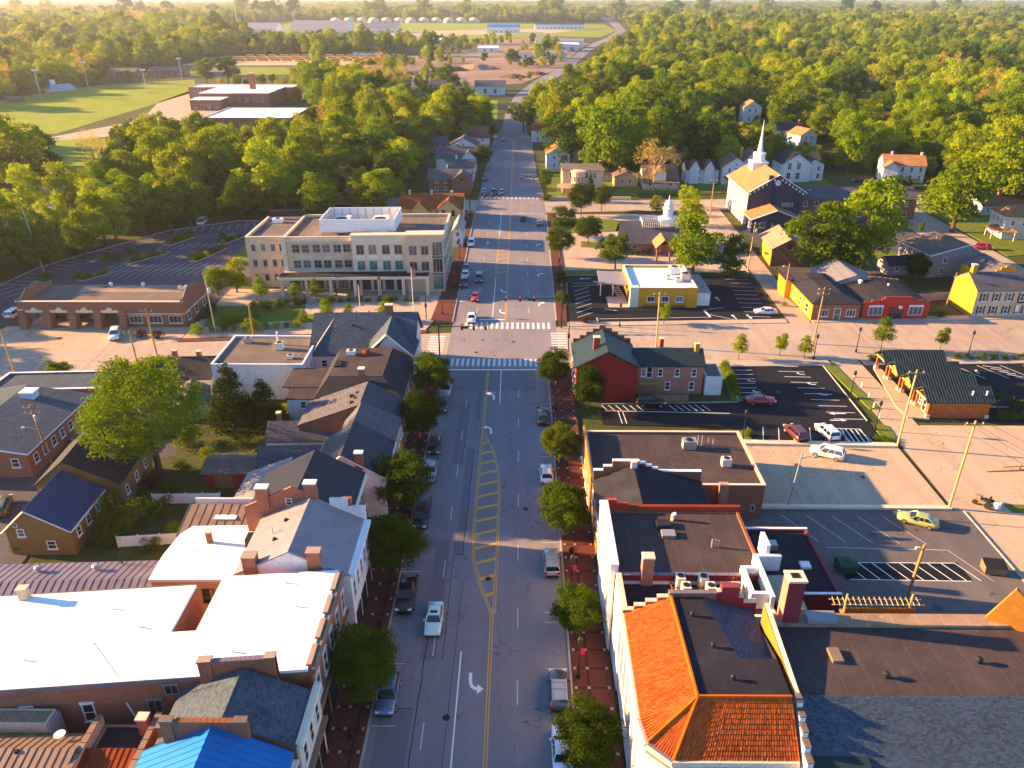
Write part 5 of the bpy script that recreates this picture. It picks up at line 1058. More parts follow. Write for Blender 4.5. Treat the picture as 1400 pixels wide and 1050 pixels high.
for i in range(11): b.box('coping_tile', -7.6+i*.38, -.68, z+1.902, -7.6+i*.38+.35, -.2, z+2.0, 'mpurple')
b.win('W', -11.41, 8, 5.0, 1.0, 1.6)
# blue shingled gable
b = B('slate_gabled_shop', 'beige fronted shop with speckled dark slate gable roof', 'shop', -17.1, 41.3)
b.gable(-10.8, 0, 0, 5.2, 8.2, 10.7, 'brick2', 'slate', 'y', .1); b.box('facade', .01, .05, -.3, .25, 6.2, 8.4, 'stone'); b.box('cornice', .26, -.05, 7.9, .6, 6.2, 8.3, 'trim'); b.box('cornice', .26, .0, 3.9, .7, 6.2, 4.3, 'mtan')
for y in (1.1, 3.0, 4.9): b.win('E', .25, y, 5.0, 1.0, 2.2, 'hs', 'white')
storefront(b, .4, 5.8, .25); b.o('dish', MB().lathe([(.05, 0), (.3, .1), (.35, .14)], 10, (-9.6, 5.8)), 'steel', b.rf)
b.box('fire_wall', -9.8, -.45, 6.5, -3.2, -.12, 11.2, 'brick')
for i in range(9): b.box('coping_tile', -8.6+i*.48, -.52, 11.202, -8.6+i*.48+.45, -.06, 11.3, 'brick2')
if 1: pass
b.chim(-9.3, -.3, 9, 11.3, .9, .5, 'brick', 'tar3'); b.chim(-3.7, -.3, 9, 11.3, .9, .5, 'brick', 'tar3'); b.chim(-10.4, .9, 5, 9.4, .8, .8, 'brick', 'mtan')
# bright blue metal roof
b = B('blue_roof_shop', 'shop with vivid blue standing seam metal roof at bottom edge', 'shop', -17.4, 26)
b.gable(-11.2, 0, 0, 14.7, 7.9, 10.8, 'brick', 'mblue', 'y', .25, seam=.62); b.box('facade', .01, 0, -.3, .3, 14.6, 7.6, 'stone'); b.row('E', .3, 2, 13, 5, 4.6, 1, 2); storefront(b, .5, 14, .3, n=5)
b.box('gutter', .31, 0, 7.1, .6, 14.8, 7.3, 'trim', b.rf)
# low roofs in the bottom left corner
b = B('tan_seam_roof_building', 'low building with streaky tan and brown seamed metal roof', 'building', -50, 35.5); b.gable(0, 0, 15.5, 8.1, 6.4, 7.5, 'brick2', 'mtan', 'x', .15, seam=.6, rp=.72)
b.vent(11.2, 5.6, 7.1, .22, .6); b.vent(8.6, 6.4, 7.0, .07, .6, 'steel'); b.vent(6.2, 6.4, 7.0, .07, .6, 'steel'); b.o('dish', MB().lathe([(.05, 7.3), (.4, 7.4), (.45, 7.46)], 12, (13.6, 7.3)), 'white', b.rf)
b = B('tan_flat_shed', 'small flat tan roofed shed behind the streaky metal roof', 'shed', -44, 43.75); b.flat(0, 0, 6.0, 1.5, 7.4, 'bricktan', 'tanroof', .05, .15); b.box('side_wall', 6.02, -.1, 0, 6.3, 1.5, 7.3, 'greysiding')
b = B('rust_red_roof_building', 'narrow building with rust red seamed metal roof', 'building', -33.9, 34.2); b.gable(0, 0, 4.4, 7.8, 5.6, 6.9, 'brick', 'mred', 'x', .05, seam=.5, rp=.99)
b.box('side_coping', 4.45, -.2, 5, 4.8, 10.8, 7.5, 'brickp'); b.box('side_coping', -.42, -.2, 5, -.07, 10.6, 7.3, 'bricktan')
for i in range(12): b.box('coping_tile', 4.38, i*.9, 7.502, 4.87, i*.9+.82, 7.6, 'mtan'); b.box('coping_tile', -.5, i*.88, 7.302, .0, i*.88+.8, 7.4, 'mtan')
b = B('black_flat_roof_building', 'small sunken black flat roof between two coped walls', 'building', -33.85, 42.1); b.flat(0, 0, 4.3, 2.6, 6.2, 'brick', 'tar2', .1, .2); b.chim(3.6, 2.0, 6.1, 7.9, .8, .7, 'brick2')
# slate blue seamed gable and white flat wing
b = B('seamed_gable_shop', 'shop with steep grey standing seam gable roof and two chimneys', 'shop', -16.9, 60.9)
b.gable(-11.2, 0, 0, 9.0, 8.5, 11.3, 'brickwhite', 'mgrey', 'y', .2, seam=.38); b.box('facade', .01, 0, -.3, .22, 9, 8.6, 'brickwhite'); b.box('cornice', .23, -.05, 8.1, .7, 9.1, 8.5, 'white'); b.row('E', .22, 1, 8, 5, 4.8, .9, 2.2); storefront(b, .3, 8.7, .22)
b.chim(-3.2, .2, 9, 11.2, 1.3, .9, 'brick', 'brick2'); b.chim(-9.6, .2, 8.6, 10.6, 1.3, 1.1, 'brick', 'brick2')
b.vent(-8.0, 3.2, 9.7, .22, .8); b.vent(-7.6, 6.2, 9.9, .22, .8); b.o('vent_pipe', MB().tube((-8.6, 4.6, 9.8), (-8.6, 4.6, 10.8), .06), 'steel', b.rf)
b.box('party_wall', -6.4, 9.05, 6, .2, 9.4, 10.2, 'brickwhite'); b.box('party_wall_step', -3.6, 9.05, 10.21, -1.6, 9.4, 11.2, 'brickwhite'); b.box('chimney', -2.4, 9.06, 10.3, -1.3, 9.9, 11.0, 'brick', b.rf)
b = B('white_flat_wing', 'low wing with curved edged white membrane roof and brick flue', 'building', -37.6, 61.2, 0, .06)
b.o('wall', MB().prism([(0, 1.0), (9.4, .6), (9.4, 9.6), (.6, 9.8), (-.1, 7)], -.3, 6.3), 'tansiding'); b.rf = b.o('roof', MB().prism([(-.2, .9), (9.4, .5), (9.4, 9.7), (1.0, 9.9), (.1, 8.4), (-.3, 5)], 6.3, 6.6), 'membrane')
b.chim(4.0, 6.8, 6.5, 8.0, .5, .45, 'brick2'); b.ac(8.6, 6.4, 6.6, .9, 1.4, 1.0, 'black'); b.vent(2.2, 5.6, 6.6, .08, .4, 'white'); b.vent(5, 3.6, 6.6, .08, .4, 'white')
b.win('S', .8, 5.6, 3.6, 1.2, 1.7, 'hs', 'black'); b.box('bay', 6.4, -.6, -.2, 9.2, .5, 4.0, 'yelsiding')
b = B('plum_metal_roof_building', 'long low building with plum streaked metal roof and round vents', 'building', -66, 61.5, 0, .05)
b.gable(0, 0, 27.5, 6.2, 3.2, 4.0, 'bricktan', 'mpurple', 'x', .3, seam=.8, rp=.4); b.vent(13.6, 4.6, 3.6, .36, .8, 'steel'); b.vent(19.8, 4.6, 3.6, .36, .8, 'steel'); b.o('vent_pipe', MB().tube((22, 5.8, 3.5), (21.9, 5.8, 4.8), .09), 'black', b.rf)
# brick firewall gable
b = B('dark_gabled_shop', 'shop with black east slope and brick fire wall with two chimneys', 'shop', -18.6, 70.6)
b.gable(-11.5, 0, 0, 8.4, 8.6, 11.7, 'brickmar', 'mdark', 'y', .2, seam=.42, rp=.52); b.row('E', 0, 1.2, 7.4, 4, 4.6, 1, 2.2, fm='trim'); b.box('cornice', .01, 0, 8.1, .4, 8.4, 8.55, 'trim'); storefront(b, .4, 8, .0)
b.o('fire_wall', MB().add([(-11.4, -.35, 5), (-2.8, -.35, 5), (-2.8, -.35, 10.6), (-6, -.35, 12.5), (-11.4, -.35, 9.9), (-11.4, -.05, 5), (-2.8, -.05, 5), (-2.8, -.05, 10.6), (-6, -.05, 12.5), (-11.4, -.05, 9.9)], [(0,1,2,3,4), (9,8,7,6,5), (0,5,6,1), (1,6,7,2), (2,7,8,3), (3,8,9,4), (4,9,5,0)]), 'brick')
b.chim(-9.2, -.2, 9.8, 12.4, 1.3, .8, 'brick', 'white'); b.chim(-3.9, -.2, 10, 13.0, 1.3, .8, 'brick', 'white'); b.win('S', -.35, -6.4, 10.2, .7, .9, 'h', 'trim')
b = B('tan_lean_to', 'brown seamed lean to roofs with a pale skylight', 'building', -39, 72.0); b.gable(0, 0, 8.6, 5.2, 4.6, 5.6, 'tansiding', 'mtan', 'x', .15, rp=.9, seam=.9); b.box('skylight', 3.4, 2.2, 5.1, 6.0, 3.3, 5.35, 'white', b.rf); b.box('white_parapet', .2, 5.4, 3, 8.4, 5.6, 6.0, 'white')
b = B('blue_lean_to', 'small dark blue seamed roof beside the brick fire wall', 'building', -30.2, 72.4); b.gable(-.2, 0, 7.5, 4.8, 5.0, 6.6, 'brick2', 'mnavy', 'x', .05, rp=.98, seam=.6); b.box('gable_side', -.55, -.2, 3, -.25, 5, 6.4, 'brickmar'); b.chim(-.2, 4.2, 5, 7.4, .7, .6, 'brick2')
b = B('grey_seam_lean_to', 'grey seamed roof sloping towards the garden', 'building', -35.6, 79.2); b.gable(0, 0, 6.2, 7.4, 3.6, 6.0, 'brick2', 'mgrey', 'y', .1, rp=.98, seam=.5)
# white gabled house with dark green roof
b = B('white_gabled_shop', 'white walled shop with dark green black gable roof', 'shop', -16.8, 82.2)
b.gable(-9.2, 0, 0, 8.6, 6.0, 9.2, 'brickwhite', 'mdark', 'y', .2, rp=.44, seam=.9, trim='trim'); b.row('E', 0, 1.2, 7.4, 4, 3.6, .9, 1.6); storefront(b, .4, 8, 0); b.chim(-3.0, 0.3, 7, 9.4, 1.0, .7, 'brick2', 'white')
b = B('white_rear_wing', 'long white rear wing with grey roof, nearer of two', 'building', -35.4, 89.2, 0, .05); b.gable(0, 0, 10, 4.6, 3.0, 4.8, 'wsiding', 'shgrey', 'x', .2); b.win('S', 0, 4, 1.0, .9, 1.5, 'hs'); b.win('S', 0, 7.4, 1.0, .9, 1.5)
b = B('white_rear_wing', 'long white rear wing with grey roof, farther of two', 'building', -36, 95.6, 0, .04); b.gable(0, 0, 13.5, 5.0, 3.2, 5.0, 'wsiding', 'shgrey', 'x', .2); b.row('S', 0, 3, 9, 3, 1.4, .9, 1.0); b.vent(9, 3.4, 4.6, .15, .4, 'white'); b.vent(10.2, 3.4, 4.6, .15, .4, 'white'); b.chim(1, 4, 3.6, 5.6, .6, .6, 'brick')
b = B('plum_gabled_shop', 'shop with plum grey gable roof between the street trees', 'shop', -16.8, 90.9); b.gable(-7.6, 0, 0, 6.0, 6.2, 8.8, 'yelsiding', 'shgrey', 'y', .2, rp=.3); b.row('E', 0, 1, 5, 3, 3.6, .9, 1.6); b.o('hip_face', MB().add([(-2.4, -.25, 7.15), (.22, -.25, 6.25), (-.2, 2.4, 6.5), (-3.6, 2.4, 7.7)], [(0,1,2,3)]), 'shgrey', b.rf)
b = B('dark_front_shop', 'shop with pinkish rear slope and black front roof', 'shop', -16.9, 97.0); b.gable(-14.6, 0, 0, 7.2, 5.0, 8.4, 'brick2', 'shgrey', 'y', .15, rp=.62); b.o('front_slope', MB().slab([(-5.55, -.16, 8.52), (.2, -.16, 5.0), (.2, 7.36, 5.0), (-5.55, 7.36, 8.52)], .05), 'mdark', b.rf); b.row('E', 0, 1, 6, 3, 3.0, .9, 1.6)
for x, y in ((-7.2, 1.2), (-6.8, 2.4), (-7.6, 3.3), (-6.9, 4.2)): b.o('chimney_debris', MB().box(x, y, 7.6, x+.5, y+.4, 8.2), 'black', b.rf)
b.box('skylight', -11, 2.2, 6.1, -9.6, 3.0, 6.4, 'white', b.rf)
b = B('brown_mansard_block', 'block with flat brown top and black mansard edge', 'building', -17.7, 104.4, 0, .0)
b.o('wall', MB().box(-13.0, 0, -.3, 0, 14.4, 5.6), 'brick'); b.rf = b.o('roof', MB().add([(-13.3, -.3, 5.6), (.3, -.3, 5.6), (.3, 14.6, 5.6), (-13.3, 14.6, 5.6), (-11.6, 3.4, 7.6), (-3.2, 3.4, 7.6), (-3.2, 14.2, 7.6), (-11.6, 14.2, 7.6)], [(0,1,5,4), (1,2,6,5), (2,3,7,6), (3,0,4,7), (3,2,1,0)]), 'shdark'); b.o('roof_deck', MB().box(-11.55, 3.45, 7.5, -3.25, 14.15, 7.66), 'tar', b.rf)
b.row('E', 0, 1.4, 13, 5, 3.2, 1, 1.7); b.chim(-6.2, 2.4, 6, 9.4, .9, .8, 'brick', 'white'); b.o('tarp', MB().lathe([(.9, 7.67), (.8, 8.1), (.3, 8.4)], 9, (-7.2, 11.6)), 'mred', b.rf); b.ac(-9.6, 11.4, 7.66, 1.4, 1.0, .8, 'white'); b.box('roof_hatch', -11.4, 6.6, 7.67, -10.4, 8.8, 7.9, 'tar2', b.rf)
b = B('white_back_wing', 'white boarded back wing with brown roof and rust door', 'building', -35.2, 104.8); b.gable(0, 0, 4.4, 5.4, 5.2, 5.5, 'wsiding', 'tar', 'x', .2); b.win('S', 0, 2.4, 3.6, .9, 1.2); b.win('S', 0, 2.6, .8, .9, 1.2); b.box('rust_door', 4.45, .05, 0, 6.2, .2, 4.6, 'mred'); b.box('brown_roof', -1.5, 3.0, 5.52, 4.6, 10, 5.7, 'tar', b.rf)
# victorian slate roof at the corner
b = B('slate_roofed_corner_house', 'white corner house with big patterned slate roof and cross gable', 'house', -35.4, 121.4, 0, .04)
b.gable(0, 0, 17.2, 11.5, 5.4, 10.2, 'brickwhite', 'slate', 'x', .5, rp=.55); b.o('cross_gable_roof', MB().slab([(9.8, -1.6, 6.0), (13.2, -1.8, 9.4), (13.2, 5.6, 9.9), (9.8, 3.4, 7.2)], .18).slab([(13.2, -1.8, 9.4), (17.6, -1.6, 5.2), (17.9, 4, 5.8), (13.2, 5.6, 9.9)], .18), 'slate', b.rf)
b.o('cross_gable_wall', MB().prism([(10.4, -1.2), (16.9, -1.2), (16.9, .0), (10.4, .0)], -.2, 5.2).add([(10.4, -1.1, 5.2), (16.9, -1.1, 5.2), (13.2, -1.1, 8.9)], [(0, 1, 2)]), 'brickwhite')
b.o('barge_board', MB().tube((9.7, -1.75, 5.95), (13.2, -1.95, 9.35), .2, .2, 4).tube((13.2, -1.95, 9.35), (17.6, -1.75, 5.1), .2, .2, 4), 'trim', b.rf)
b.chim(12.6, 6.4, 9, 11.6, 1.3, .9, 'brick2', 'stone'); b.row('S', 0, 2, 8, 3, 2.8, 1, 1.3, style='h'); b.row('E', 17.2, 2, 10, 4, 3.2, 1, 1.7)
b.vent(6.4, 4.2, 8.4, .3, .5)
for x in (2.6, 4.6, 6.8, 9): b.vent(x, 6.6, 10.1, .14, .3)
b.o('hip_ridge', MB().tube((.4, .2, 5.8), (3.2, 5.6, 9.6), .12, .12, 5), 'stone', b.rf)
# white flat roofed building behind
b = B('white_flat_building', 'white boarded two storey building with brown flat roof', 'building', -50.2, 114.8, 0, .0); b.flat(0, 0, 15, 12, 6.0, 'wsiding', 'tar3', .25, .2, 'white')
b.win('S', 0, 2.0, 4.2, .8, .9); b.win('S', 0, 12.6, 1.4, 1, 1.4); b.ac(9.4, 6.8, 6.0, 1.2, 1.2, 1.3, 'trim'); b.ac(3.2, 9.5, 6.0, 1.2, 1.0, 1.0); b.ac(12.2, 3.0, 6, .9, .9, .7, 'trim'); b.row('E', 15, 2, 10, 4, 3.6, .9, 1.4); b.o('vent_stack', MB().tube((8.6, 8.8, 6), (8.6, 8.8, 8.4), .18), 'trim', b.rf)
b = B('dark_roof_cottage', 'white cottage with dark brown roof and two stub chimneys', 'house', -61.2, 115.6, 0, .06); b.gable(0, 0, 9.8, 8.4, 3.2, 5.2, 'wsiding', 'shdark', 'x', .4); b.chim(2.8, 4.6, 4.4, 6.2, .7, .6, 'brick2'); b.chim(6.8, 4.6, 4.4, 6.0, .7, .6, 'brick2'); b.row('S', 0, 2, 8, 4, .9, .8, 1.3); b.o('porch', MB().box(2, -2, 2.4, 7, -.02, 2.55), 'mred')
# long brick institutional block at left
b = B('long_brick_block', 'long red brick block with dark roof at the left edge', 'building', -86, 90.6, 0, .02); b.gable(0, 0, 18.5, 17, 4.0, 5.6, 'brick', 'slate', 'y', .5, trim='white'); b.row('E', 18.5, 1.6, 15.4, 7, 1.5, 1.1, 1.4); b.row('S', 0, 12, 16.6, 2, 1.6, 1.1, 1.4)
b.box('roof_lantern', 10.6, 13.4, 5.0, 12.4, 15.0, 6.2, 'bluesiding', b.rf); b.box('lantern_roof', 10.4, 13.2, 6.202, 12.6, 15.2, 6.4, 'white', b.rf)
b = B('long_brick_block', 'farther brick block with blue felt roof at the left edge', 'building', -84, 108.6, 0, .06); b.flat(0, 0, 18, 6.6, 4.2, 'brick', 'slate', .2, .3, 'white')
# brown house with the blue and black roofs
b = B('brown_cottage', 'brown cottage with curved blue metal roof and ivy', 'house', -60.6, 74.2, R(1)); b.gable(0, 0, 7.6, 8.2, 3.6, 6.4, 'brownsiding', 'mnavy', 'y', .3, rp=.4, seam=.5, trim='trim'); b.win('S', 0, 5.0, .8, 1.1, 1.2); b.win('S', 0, 1.8, 2.6, .9, 1.1); b.win('S', 0, 1.4, 4.0, .5, .6, ''); b.row('E', 7.6, 1.6, 6.4, 3, 1.6, .9, 1.3)
b = B('black_roof_house', 'brown house with black shingle roof behind the curved roof cottage', 'house', -61.6, 82.8, R(4)); b.gable(0, 0, 10.4, 10, 4.2, 7.6, 'brownsiding', 'shdark', 'y', .3, rp=.4); b.chim(8.2, 4.2, 4.8, 6.8, .7, .7, 'bricktan'); b.row('E', 10.4, 1.6, 8, 3, 1.4, .9, 1.3)
b = B('garage', 'low dark red garage with pale flat roof', 'garage', -42.4, 88.4, 0, .04); b.gable(0, 0, 9.8, 4.4, 2.6, 3.3, 'redsiding', 'tar3', 'x', .4); b.box('garage_door', 1.2, -.05, 0, 3.8, -.005, 2.1, 'brick2')
b = B('grey_garden_shed', 'small grey roofed white shed beside the conifers', 'shed', -53.5, 106.6, R(20)); b.gable(0, 0, 5, 6, 2.8, 4.2, 'wsiding', 'shgrey', 'y', .3)
# ---------------------------------------------------------------- fire station
b = B('fire_station', 'brown brick fire station with four open bays and curved parapets', 'fire station', -100.2, 145.4, 0, .005)
b.o('wall', MB().box(0, 6, -.2, 33, 12.6, 4.6).box(21, .4, -.2, 33, 6.01, 4.6).box(.1, .4, 3.3, 21, 6.01, 4.6), 'brick2'); b.rf = b.o('roof', MB().box(.35, .5, 4.55, 32.6, 12.3, 4.8), 'tar3'); b.o('roof_deck', MB().box(8, 7.6, 4.801, 32, 12.2, 4.84), 'tanroof', b.rf)
b.o('front_parapet', MB().box(-.1, 0, 3.31, 33.1, .42, 5.5), 'brick2'); b.box('front_coping', -.2, -.08, 5.502, 33.2, .5, 5.62, 'stone')
for i in range(5): b.box('bay_pier', i*5.05-.1, -.35, -.2, i*5.05+1.25, 1.2, 3.9, 'brick2'); b.o('bay_pier_foot', MB().add([(i*5.05-.1, -.36, 0), (i*5.05+1.25, -.36, 0), (i*5.05+1.25, -1.1, 0), (i*5.05-.1, -1.1, 0), (i*5.05-.1, -.36, 2.6), (i*5.05+1.25, -.36, 2.6)], [(0,3,4), (1,5,2), (3,2,5,4)]), 'brick2')
for i in range(4): b.o('bay_arch', MB().box(i*5.05+1.3, -.02, 3.2, i*5.05+4.9, -.004, 3.75), 'stone'); b.o('arch_crest', MB().tube((i*5.05+3.1, -.06, 3.75), (i*5.05+3.1, -.003, 3.75), .6, .6, 16), 'stone')
for i in range(3): b.win('S', .4, 23+i*4.0, .9, 2.6, 1.6, '3s', 'trim')
b.box('stone_band', 21.2, .3, 2.75, 33.05, .39, 3.0, 'stone'); b.o('bay_floor', MB().box(.2, .4, -.1, 21, 6, .02), 'conc')
for x in (0, 32.6):
    P = [(0, 4.6), (0, 5.5), (1.6, 5.6), (2.6, 6.2), (4.0, 6.9), (6.0, 7.1), (8.0, 6.9), (9.4, 6.2), (10.4, 5.7), (12.6, 5.6), (12.6, 4.6)]
    b.o('curved_parapet', MB().loft([[(x, y, z) for y, z in P], [(x+.45, y, z) for y, z in P]]), 'brick2'); cp = MB()
    for a, c in zip(P[1:-2], P[2:-1]): cp.tube((x+.22, a[0], a[1]+.05), (x+.22, c[0], c[1]+.05), .3, .3, 4)
    b.o('parapet_coping', cp, 'tar3')
b.vent(13.6, 11.4, 4.8, .4, .9, 'white'); b.vent(20.4, 11.4, 4.8, .4, .9, 'white'); b.ac(29.6, 9.4, 4.84, 1.6, 1.2, .8, 'trim'); b.box('roof_hatch', 12.2, 10.6, 4.81, 13.0, 11.2, 5.1, 'mtan', b.rf)
b.row('E', 33, 2.4, 10.5, 3, 1.0, 1.4, 1.7, fm='trim'); b.box('stone_band', 33.06, .5, 2.8, 33.1, 12.4, 3.05, 'stone')
for i in range(4):
    x, y = -100.2+i*5.05+3.1, 149.6
    t = thing('fire_engine', 'pale fronted fire engine parked inside bay %s of the fire station' % ('one', 'two', 'three', 'four')[i], 'fire engine', (x, y, .03), 0, 'engines in the fire station')
    ob('body', MB().box(-1.15, 0, .5, 1.15, 6.2, 2.6), mt['brickred'], t); ob('windscreen', MB().box(-1.0, -.03, 1.5, 1.0, -.002, 2.3), mt['cglass'], t); ob('bumper', MB().box(-1.15, -.5, .45, 1.15, -.01, .9), mt['steel'], t)
    for sx in (-1, 1):
        ob('headlight', MB().box(sx*.8-.2, -.05, 1.0, sx*.8+.2, -.004, 1.25), mt['lamp'], t)
        for yy in (1.0, 4.8): ob('wheel', MB().tube((sx*1.0-.15, yy, .48), (sx*1.0+.15, yy, .48), .48, .48, 12), mt['tyre'], t)
# ---------------------------------------------------------------- office building
b = B('office_building', 'long tan three storey office building with white colonnade', 'office building', -61.5, 164.4, 0, .045)
H = 12.4
b.flat(9.0, 4.0, 44.6, 24, 11.6, 'bricktan', 'tar3', .5, .4, 'stone'); b.flat(0, 6, 8.98, 24, 11.2, 'bricktan', 'tar3', .5, .4, 'stone', name='wing_wall'); b.rf = b.rf
b.box('centre_bay', 24.4, 2.4, -.2, 36.4, 3.98, 12.7, 'stone'); b.box('centre_bay_coping', 24.2, 2.2, 12.702, 36.6, 4.3, 12.95, 'stone'); b.box('corner_bay', 36.42, 1.2, -.2, 44.75, 3.97, 13.0, 'bricktan'); b.box('corner_bay_coping', 36.3, 1.0, 13.002, 44.9, 4.3, 13.3, 'stone')
b.box('cornice', 8.8, 3.6, 11.2, 24.3, 3.97, 11.9, 'stone'); b.box('corner_post', 8.6, 3.4, -.2, 9.6, 3.98, 12.4, 'stone')
for st, z in enumerate((5.0, 8.6)):
    for p in range(3):
        for q in (0, 1): b.win('S', 4.0, 11.6+p*4.6+q*2.15, z, 1.75, 1.9, 'vhs', 'steel')
    for x in (26.2, 28.9, 31.9, 34.6): b.win('S', 2.4, x, z-.1, 1.8, 2.2, 'v', 'steel', 'glass' if st else 'green_glass')
    for x in (38.0, 40.6): b.win('S', 1.2, x, z, 1.8, 2.2, 'v', 'steel')
    for x in (1.6, 3.8, 6.0, 7.9): b.win('S', 6, x, z-.2, 1.0, 1.7, 'v', 'steel')
for x in (1.6, 3.8, 6.0, 7.9): b.win('S', 6, x, 1.4, 1.0, 1.7, 'v', 'steel')
for x in (26.2, 28.9, 31.9, 34.6): b.box('carved_panel', x-.9, 2.33, 7.4, x+.9, 2.39, 8.3, 'trim')
for z, g_ in ((.6, 'green_glass'), (4.6, 'glass'), (8.4, 'glass')): b.win('S', 1.2, 43.4, z, 2.3, 3.2, '3', 'steel', g_); b.win('E', 44.75, 2.6, z, 2.2, 3.2, '3', 'steel', g_)
for z in (3.9, 7.9): b.box('glass_spandrel', 42.2, 1.12, z, 44.6, 1.19, z+.6, 'green_glass')
for z in (1.2, 4.8, 8.4):
    for y in np.linspace(6.5, 21.5, 6): b.win('E', 44.6, y, z, 1.6, 2.0, 'vs', 'steel')
ca = b.box('colonnade_roof', 8.2, -1.4, 3.9, 41.6, 1.18, 4.5, 'stone'); b.box('colonnade_roof_felt', 8.4, -1.2, 4.505, 41.4, 2.35, 4.6, 'tar2', ca); b.box('colonnade_infill', 8.6, 1.2, 4.0, 36.4, 3.9, 4.5, 'stone', ca)
for i in range(7): x = 9.0+i*5.35; b.box('column', x-.32, -1.1, 0, x+.32, -.46, 3.89, 'stone')
for i in range(12): b.win('S', 4.0 if i < 5 else 2.4, 10.6+i*2.7 if i < 5 else 11.4+i*2.6, .2, 1.9, 2.8, 'v', 'black')
sc_ = MB(); X0, X1, Y0, Y1, zt, zb = 16.8, 33.6, 6.4, 17.6, 15.4, 12.6
b.o('plant_screen', MB().box(X0, Y0, zb, X1, Y0+.2, zt).box(X0, Y1-.2, zb, X1, Y1, zt).box(X0, Y0+.2, zb, X0+.2, Y1-.2, zt).box(X1-.2, Y0+.2, zb, X1, Y1-.2, zt), 'white')
for i in range(9): sc_.box(X0+1+i*1.85, Y1-.35, 11.6, X0+1.15+i*1.85, Y1-.21, zt-.1)
for i in range(6): sc_.box(X0+.21, Y0+1+i*1.8, 11.6, X0+.35, Y0+1.15+i*1.8, zt-.1)
for x in (X0+.4, X1-.5):
    for y in (Y0+.4, Y1-.5): sc_.box(x, y, 11.4, x+.15, y+.15, zb+.3)
b.o('screen_posts', sc_, 'steel'); b.ac(20.6, 12, 11.6, 3.4, 6, 2.6, 'white'); b.ac(29.4, 12, 11.6, 3.4, 6, 2.6, 'white')
b.box('rear_parapet', .5, 23.6, 11.8, 9.2, 24.05, 13.4, 'tar2'); b.ac(3.4, 20.5, 11.2, 2.4, 1.4, 1.0, 'white'); b.o('roof_pipe', MB().tube((39, 8, 11.6), (40.6, 9, 12.0), .1), 'white', b.rf)
for i, (x, y) in enumerate(((-33.4, 153.8), (-28.6, 153.2))):
    f = thing('flag_pole', 'white flag pole with drooping flag in the office plaza, %s one' % ('left', 'right')[i], 'flag pole', (x+i*6.5, y, 0)); ob('pole', MB().tube((0, 0, 0), (0, 0, 10.5-4*(1-i)), .08, .05), mt['white'], f); ob('flag', MB().box(.05, -.02, 8.2-4*(1-i), .8, .02, 10-4*(1-i)), mt['brickp'], f)
w_ = B('sign_wall', 'low pale curved stone sign wall with a boulder in the plaza', 'wall', -25.6, 146.6, R(30)); w_.o('stone_wall', MB().box(0, 0, 0, 6, .4, 1.1), 'stone'); w_.o('wall_end', MB().lathe([(.7, 0), (.9, .5), (.5, 1.2)], 9, (.2, 1.6)), 'rock')
# row of houses up the left side
b = house('cream_house', 'cream house with orange brown hipped roof behind the office', -35, 226, 18.4, 13, 4.8, 7.6, 'tansiding', 'shrust', 'x', 0, (4, 3), 2, ((2.5, 6, 'bricktan'), (9, 6, 'bricktan'), (15, 5, 'bricktan'))); b.gable(11.6, -3.4, 17.8, 2, 5.4, 8.0, 'tansiding', 'shrust', 'y'); b.gable(3.4, -1.6, 9.0, 2, 4.2, 6.6, 'tansiding', 'shrust', 'y'); b.row('S', -3.4, 13.2, 16, 2, 3.4, .9, 1.6, fm='black')
house('blue_white_cottage', 'narrow pale blue cottage wedged beside the office corner', -17.6, 202.5, 2.6, 10, 4.6, 6.4, 'bluesiding', 'mgrey', 'y', 0, (1, 2), 2)
b = house('brick_gabled_house', 'red brick house with grey roofs and gable to the street', -31, 267.4, 14.6, 9, 4.8, 7.0, 'brick', 'shgrey', 'x', 0, (4, 2), 2, ((6, 6, 'white'),)); b.gable(8.6, -3.2, 14.8, 2, 5.2, 7.4, 'brick', 'shgrey', 'y'); b.win('S', -3.2, 11.7, 4.6, 1.0, .8, '', 'brick2')
b = house('white_porch_house', 'white house with grey roof beyond the brick gable house', -26, 286, 9.5, 8, 4.8, 7, 'wsiding', 'shgrey', 'x', 0, (3, 2), 2, ((3, 5, 'white'),), porch=(4, 9, 2))
b = house('plum_roof_house', 'white house with long plum roof on the left row', -32, 306, 15, 10, 4.6, 8, 'wsiding', 'shgrey', 'x', 0, (3, 2), 2, ((8, 5, 'brick'),)); b.gable(10, -3, 15.5, 2, 5, 7.6, 'wsiding', 'shgrey', 'y')
b = house('white_gabled_house', 'white gabled house with dark roof, last but one on left row', -29, 330, 12, 10, 5, 8.2, 'wsiding', 'shgrey', 'y', 0, (2, 2), 2)
house('dark_roof_house', 'white house with steep dark roof, last on left row', -22, 352, 8.5, 10, 5, 9, 'wsiding', 'shdark', 'x', 0, (2, 2), 2)
house('grey_wing_house', 'grey roofed low house half hidden in trees left of the row', -42, 342, 11, 8, 4, 6.4, 'brickp', 'shgrey', 'x', 0, (3, 2), 1)
HOUSES = []
ORD = ['first', 'second', 'third', 'fourth', 'fifth', 'sixth', 'seventh', 'eighth', 'ninth', 'tenth', 'eleventh', 'twelfth', 'thirteenth', 'fourteenth']
